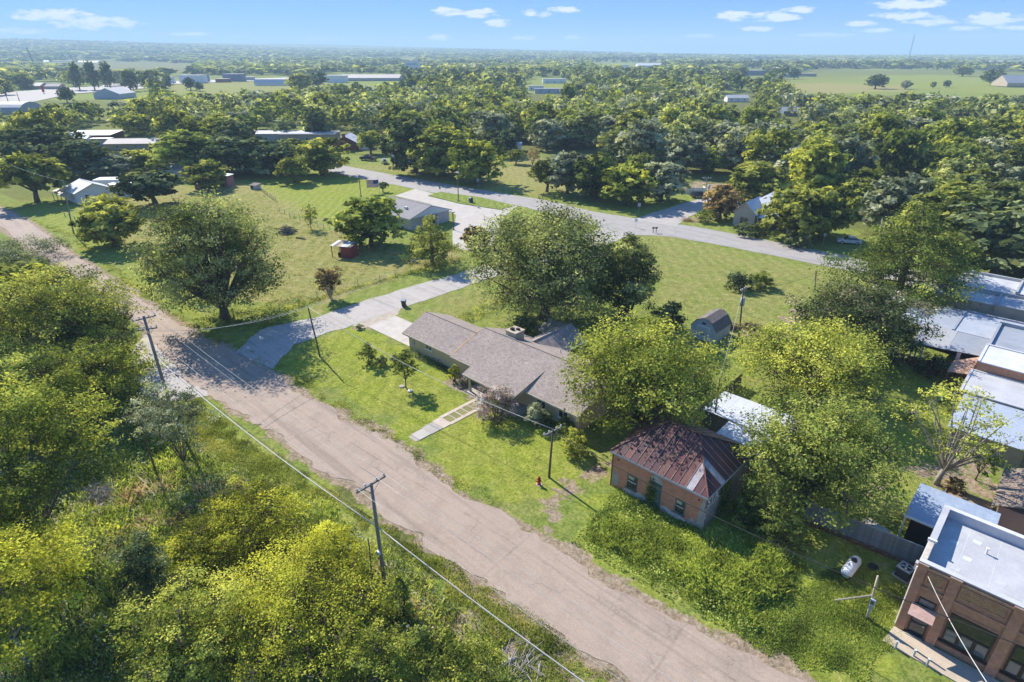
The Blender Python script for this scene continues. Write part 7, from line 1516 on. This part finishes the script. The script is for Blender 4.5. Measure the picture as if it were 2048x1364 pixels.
    for step, r0, r1 in ((30, 1100, 2600), (62, 2600, 6500)):
        for u, v in zip(*sample(step, r0, r1, .9)):
            if vnoise(np.array([u]), np.array([v]), 240., 21)[0] < (.30 if r0 < 2000 else .36): continue
            z_ = hz(u, v); x, y = proj(u, v, z_); top = proj(u, v, z_ + 11)[1]
            if any(inpoly(np.array([x, x, x]), np.array([y, top, (y + top) / 2]), p).any() for p in KEEP): continue
            far.append((u, v, rng.uniform(9, 14), step * rng.uniform(.7, 1.15), *pick(u, v)))
    mass('far_woodland', far, 18, 4.0, '')
    line = []                                   # the dark belts of tall trees behind the fields
    for x0, x1, y, st in ((1325, 1845, 137, 9), (1850, 2200, 139, 13), (230, 480, 121, 9), (470, 720, 130, 9), (700, 1010, 133, 12), (1000, 1330, 126, 12), (-60, 160, 128, 12)):
        for x in np.arange(x0, x1, st):
            for k in range(2): u, v = G(x + rng.uniform(-6, 6), y - 2.5 * k + rng.uniform(-1, 1)); line.append((u, v, rng.uniform(13, 20), rng.uniform(16, 26), ('dark', 'green', 'pecan', 'dark')[rng.integers(0, 4)], 'low'))
    mass('treeline', line, 90, 1.9, '')
    # single trees out on the green field
    for px, H, W, lf, lab in (((1750, 177), 15, 24, 'dark', 'broad dark tree standing alone in the green field'), ((1588, 158), 14, 16, 'dark', 'round tree beside the sheds on the green field'), ((1558, 153), 12, 12, 'grey', 'slim tree left of the sheds on the green field'), ((1484, 156), 16, 22, 'green', 'green round tree left of the dark field barn'), ((1985, 170), 18, 30, 'dark', 'broad dark tree left of the pyramid roofed house'), ((1925, 152), 16, 34, 'olive', 'wide tree group behind the green field'), ((1892, 175), 8, 9, 'dark', 'small dark bush on the green field'), ((1865, 176), 7, 7, 'olive', 'small olive bush left of the small dark bush'), ((1810, 178), 9, 14, 'grey', 'pale wispy bush on the green field edge'),
            ((382, 180), 13, 13, 'dark', 'dark round tree on the open strip by the country road'), ((400, 182), 9, 10, 'dark', 'lower dark tree right of the round one on the open strip'), ((160, 180), 24, 16, 'dark', 'tall dark pine left of its twin behind the left road'), ((190, 180), 25, 17, 'dark', 'tall dark pine in the middle behind the left road'), ((222, 178), 24, 18, 'dark', 'tall dark pine right in the group behind the left road'), ((262, 182), 18, 22, 'dark', 'dark bushy tree between the pines and the narrow white house'), ((305, 180), 20, 24, 'dark', 'left tree of the dark pair beside the narrow white house'), ((328, 181), 19, 20, 'dark', 'right tree of the dark pair beside the narrow white house'), ((50, 178), 16, 26, 'green', 'round green tree at the far left end of the left road'), ((12, 190), 14, 18, 'olive', 'olive tree cut by the left picture edge beside the left road'), ((600, 182), 17, 28, 'olive', 'olive tree right of the long white trailer'), ((635, 176), 18, 26, 'dark', 'dark tree left of the white block'), ((1135, 232), 17, 13, 'bright', 'tall yellow green poplar like tree above the middle wood'), ((135, 205), 12, 13, 'dark', 'dark tree on the verge of the left road')):
        u, v = G(*px); s_ = 'upright' if 'pine' in lab or 'poplar' in lab else 'low'; m = proto(lf, s_, 0, 4400, .47, nl=30); plant('field_tree' if s_ == 'low' else 'tall_tree', lab, 'tree', (u, v), m, px[0] * .7, (W / 12, W / 12, H / 10))
woods()
# ------------------------------------------------------------------ weeds, rough grass and undergrowth
GR = {'weed': leafmat('weed_green', [(.1, (.085, .12, .026)), (.5, (.165, .225, .044)), (.9, (.27, .30, .085))], .4, 0), 'rough': leafmat('rough_grass', [(.1, (.10, .13, .028)), (.5, (.175, .215, .046)), (.9, (.28, .27, .10))], .35, 0)}
def blades(name, poly, n, h0, h1, mat, per=5, clump=.12, seed=1, wide=.03, holes=.0):
    rng = np.random.default_rng(seed); p = np.array(poly); lo, hi = p.min(0), p.max(0); k = 0; xs, ys = [], []
    while k < n:
        x, y = rng.uniform(lo[0], hi[0], n), rng.uniform(lo[1], hi[1], n); ok = inpoly(x + (vnoise(x, y, 1.5, 3) - .5) * 2, y + (vnoise(x, y, 1.5, 4) - .5) * 2, poly)
        if holes: ok &= vnoise(x, y, 1.8, seed + 30) * .65 + vnoise(x, y, .6, seed + 31) * .35 > holes
        xs.append(x[ok]); ys.append(y[ok]); k += int(ok.sum())
        if len(xs) > 40: break
    x, y = np.concatenate(xs)[:n], np.concatenate(ys)[:n]; m = len(x); patch = vnoise(x, y, 2.4, seed + 9)
    cx, cy = p.mean(0); inner = inpoly(cx + (x - cx) * 1.16 + (vnoise(x, y, 1.2, 6) - .5) * 3, cy + (y - cy) * 1.16 + (vnoise(x, y, 1.2, 7) - .5) * 3, poly); patch = patch * np.where(inner, 1, .35)
    hh = (h0 + (h1 - h0) * patch) * rng.uniform(.7, 1.25, m); tint = np.clip(.15 + .6 * vnoise(x, y, 1.4, seed + 5) + rng.normal(0, .12, m), 0, 1)
    X, Y, Hh, Ti = (np.repeat(a, per) for a in (x, y, hh, tint)); N = m * per; a = rng.uniform(0, 6.28, N); l = rng.uniform(.15, .7, N) * Hh
    X = X + rng.normal(0, clump, N); Y = Y + rng.normal(0, clump, N); Hh = Hh * rng.uniform(.6, 1.1, N); w = wide * rng.uniform(.7, 1.5, N)
    ca, sa = np.cos(a), np.sin(a); A = np.stack([X - sa * w, Y + ca * w, np.zeros(N)], 1); B = np.stack([X + sa * w, Y - ca * w, np.zeros(N)], 1)
    C = np.stack([X + ca * l * .45 + sa * w * .8, Y + sa * l * .45 - ca * w * .8, Hh * .75], 1); D = np.stack([X + ca * l, Y + sa * l, Hh], 1)
    V = np.stack([A, B, C, D], 1).reshape(-1, 3); me = npmesh(name, V, np.arange(4 * N).reshape(N, 4), {'tint': np.repeat(np.clip(Ti + rng.normal(0, .08, N), 0, 1), 4)}); me.materials.append(mat); link(name, me, kind='stuff')
def leafy(name, poly, n, h, mat, size, seed, holes=.3):
    rng = np.random.default_rng(seed); p = np.array(poly); lo, hi = p.min(0), p.max(0); x, y = rng.uniform(lo[0], hi[0], n * 3), rng.uniform(lo[1], hi[1], n * 3)
    ok = inpoly(x, y, poly) & (vnoise(x, y, 2.0, seed) * .7 + vnoise(x, y, .7, seed + 1) * .3 > holes); x, y = x[ok][:n], y[ok][:n]; m = len(x)
    z = np.abs(rng.normal(.0, 1, m)) * h * (vnoise(x, y, 1.6, seed + 2) ** 1.5) + .05; V, F = cards(rng, np.c_[x, y, z], unit(rng.normal(size=(m, 3)) * .5 + [0, 0, .8]), size)
    me = npmesh(name, V, F, {'tint': np.repeat(np.clip(vnoise(x, y, 1.1, seed + 4) * .7 + .15 + rng.normal(0, .1, m), 0, 1), 4)}); me.materials.append(mat); link(name, me, kind='stuff')
blades('tall_weeds', P_((1235, 985), (1400, 1068), (1520, 1085), (1605, 1120), (1600, 1170), (1505, 1270), (1410, 1220), (1290, 1150), (1175, 1075), (1200, 1025)), 6500, .15, .95, GR['weed'], 8, .24, 1, .017, .3)
leafy('leafy_weeds', P_((1225, 985), (1400, 1068), (1520, 1085), (1600, 1120), (1600, 1170), (1500, 1280), (1340, 1200), (1140, 1085)), 9000, .5, GR['weed'], .085, 12, .25)
blades('rough_grass', P_((1480, 1275), (1620, 1170), (1700, 1120), (1810, 1170), (1790, 1300), (1740, 1364), (1600, 1350)), 9000, .08, .30, GR['weed'], 4, .12, 2)
blades('verge_grass', P_((400, 790), (480, 870), (600, 950), (720, 1010), (820, 1080), (960, 1170), (1080, 1245), (1260, 1375), (1060, 1364), (880, 1170), (700, 1030), (540, 960), (440, 920), (330, 850)), 9500, .07, .32, GR['rough'], 4, .14, 3, .022, .25)
blades('thicket_grass', P_((0, 900), (300, 850), (430, 920), (560, 960), (760, 1080), (900, 1200), (1100, 1364), (0, 1400)), 9000, .2, .75, GR['weed'], 5, .2, 4, .028, .28)
leafy('undergrowth', P_((0, 800), (300, 820), (440, 920), (560, 970), (760, 1090), (900, 1200), (1020, 1364), (0, 1420)), 16000, .9, LEAF['green'], .10, 22, .42)
leafy('undergrowth', P_((0, 800), (300, 820), (440, 920), (560, 970), (760, 1090), (900, 1200), (1020, 1364), (0, 1420)), 14000, .8, LEAF['grey'], .09, 62, .45)
blades('dry_stalks', P_((150, 960), (480, 940), (600, 1010), (820, 1130), (1000, 1364), (700, 1364), (300, 1300)), 1500, .3, 1.0, leafmat('dry_stalk', [(.1, (.22, .17, .09)), (.5, (.38, .31, .18)), (.9, (.55, .47, .30))], .2, 0), 3, .15, 64, .016, .45)
leafy('undergrowth', P_((0, 480), (120, 530), (300, 700), (330, 850), (0, 900)), 12000, 1.2, LEAF['green'], .16, 25, .3)
blades('pasture_grass', P_((330, 430), (520, 380), (600, 430), (720, 490), (920, 515), (860, 545), (660, 600), (560, 620), (500, 560), (330, 500)), 7000, .06, .28, GR['rough'], 4, .2, 5, .03, .35)
blades('lawn_tufts', P_((530, 740), (620, 680), (740, 660), (830, 700), (930, 790), (1150, 880), (1180, 950), (1080, 1020), (930, 960), (760, 860)), 6000, .03, .10, GR['rough'], 3, .12, 6, .02, .3)
blades('lawn_tufts', P_((860, 640), (960, 570), (1260, 475), (1640, 560), (1560, 680), (1440, 690), (1300, 650)), 6000, .03, .12, GR['rough'], 3, .2, 7, .03, .35)
blades('street_edge_grass', P_((30, 425), (150, 480), (330, 630), (440, 690), (560, 735), (780, 890), (1000, 1020), (1020, 1010), (780, 870), (560, 725), (440, 680), (330, 610), (150, 470)), 5000, .05, .22, GR['rough'], 4, .15, 8, .025, .35)
leafy('fence_line_weeds', P_((860, 655), (1010, 590), (1020, 600), (960, 640), (870, 665)), 2500, .8, LEAF['olive'], .09, 41, .15)
leafy('fence_line_weeds', P_((560, 618), (671, 583), (850, 535), (925, 514), (930, 520), (850, 541), (671, 590), (565, 627)), 2200, .5, LEAF['olive'], .12, 43, .2)
leafy('wall_planting', [(-60, 42.2), (-50.8, 42.2), (-50.8, 43.5), (-60, 43.5)], 1500, .5, LEAF['dark'], .08, 45, .2)
leafy('leaf_litter', P_((380, 640), (600, 590), (640, 600), (560, 650), (450, 680)), 2500, .35, LEAF['olive'], .12, 47, .35)
# ------------------------------------------------------------------ air
def haze():
    m = bpy.data.materials.new('haze'); m.use_nodes = True; nt = m.node_tree; nt.nodes.clear()
    v = nt.nodes.new('ShaderNodeVolumePrincipled'); v.inputs['Color'].default_value = (.56, .77, 1, 1); v.inputs['Density'].default_value = HAZE; v.inputs['Anisotropy'].default_value = .0
    o = nt.nodes.new('ShaderNodeOutputMaterial'); nt.links.new(v.outputs[0], o.inputs[1])
    b = MB().box(-9000, 9000, -9000, 9000, -4, 205); b.build('haze', m, kind='stuff')
HAZE = .00020
haze()
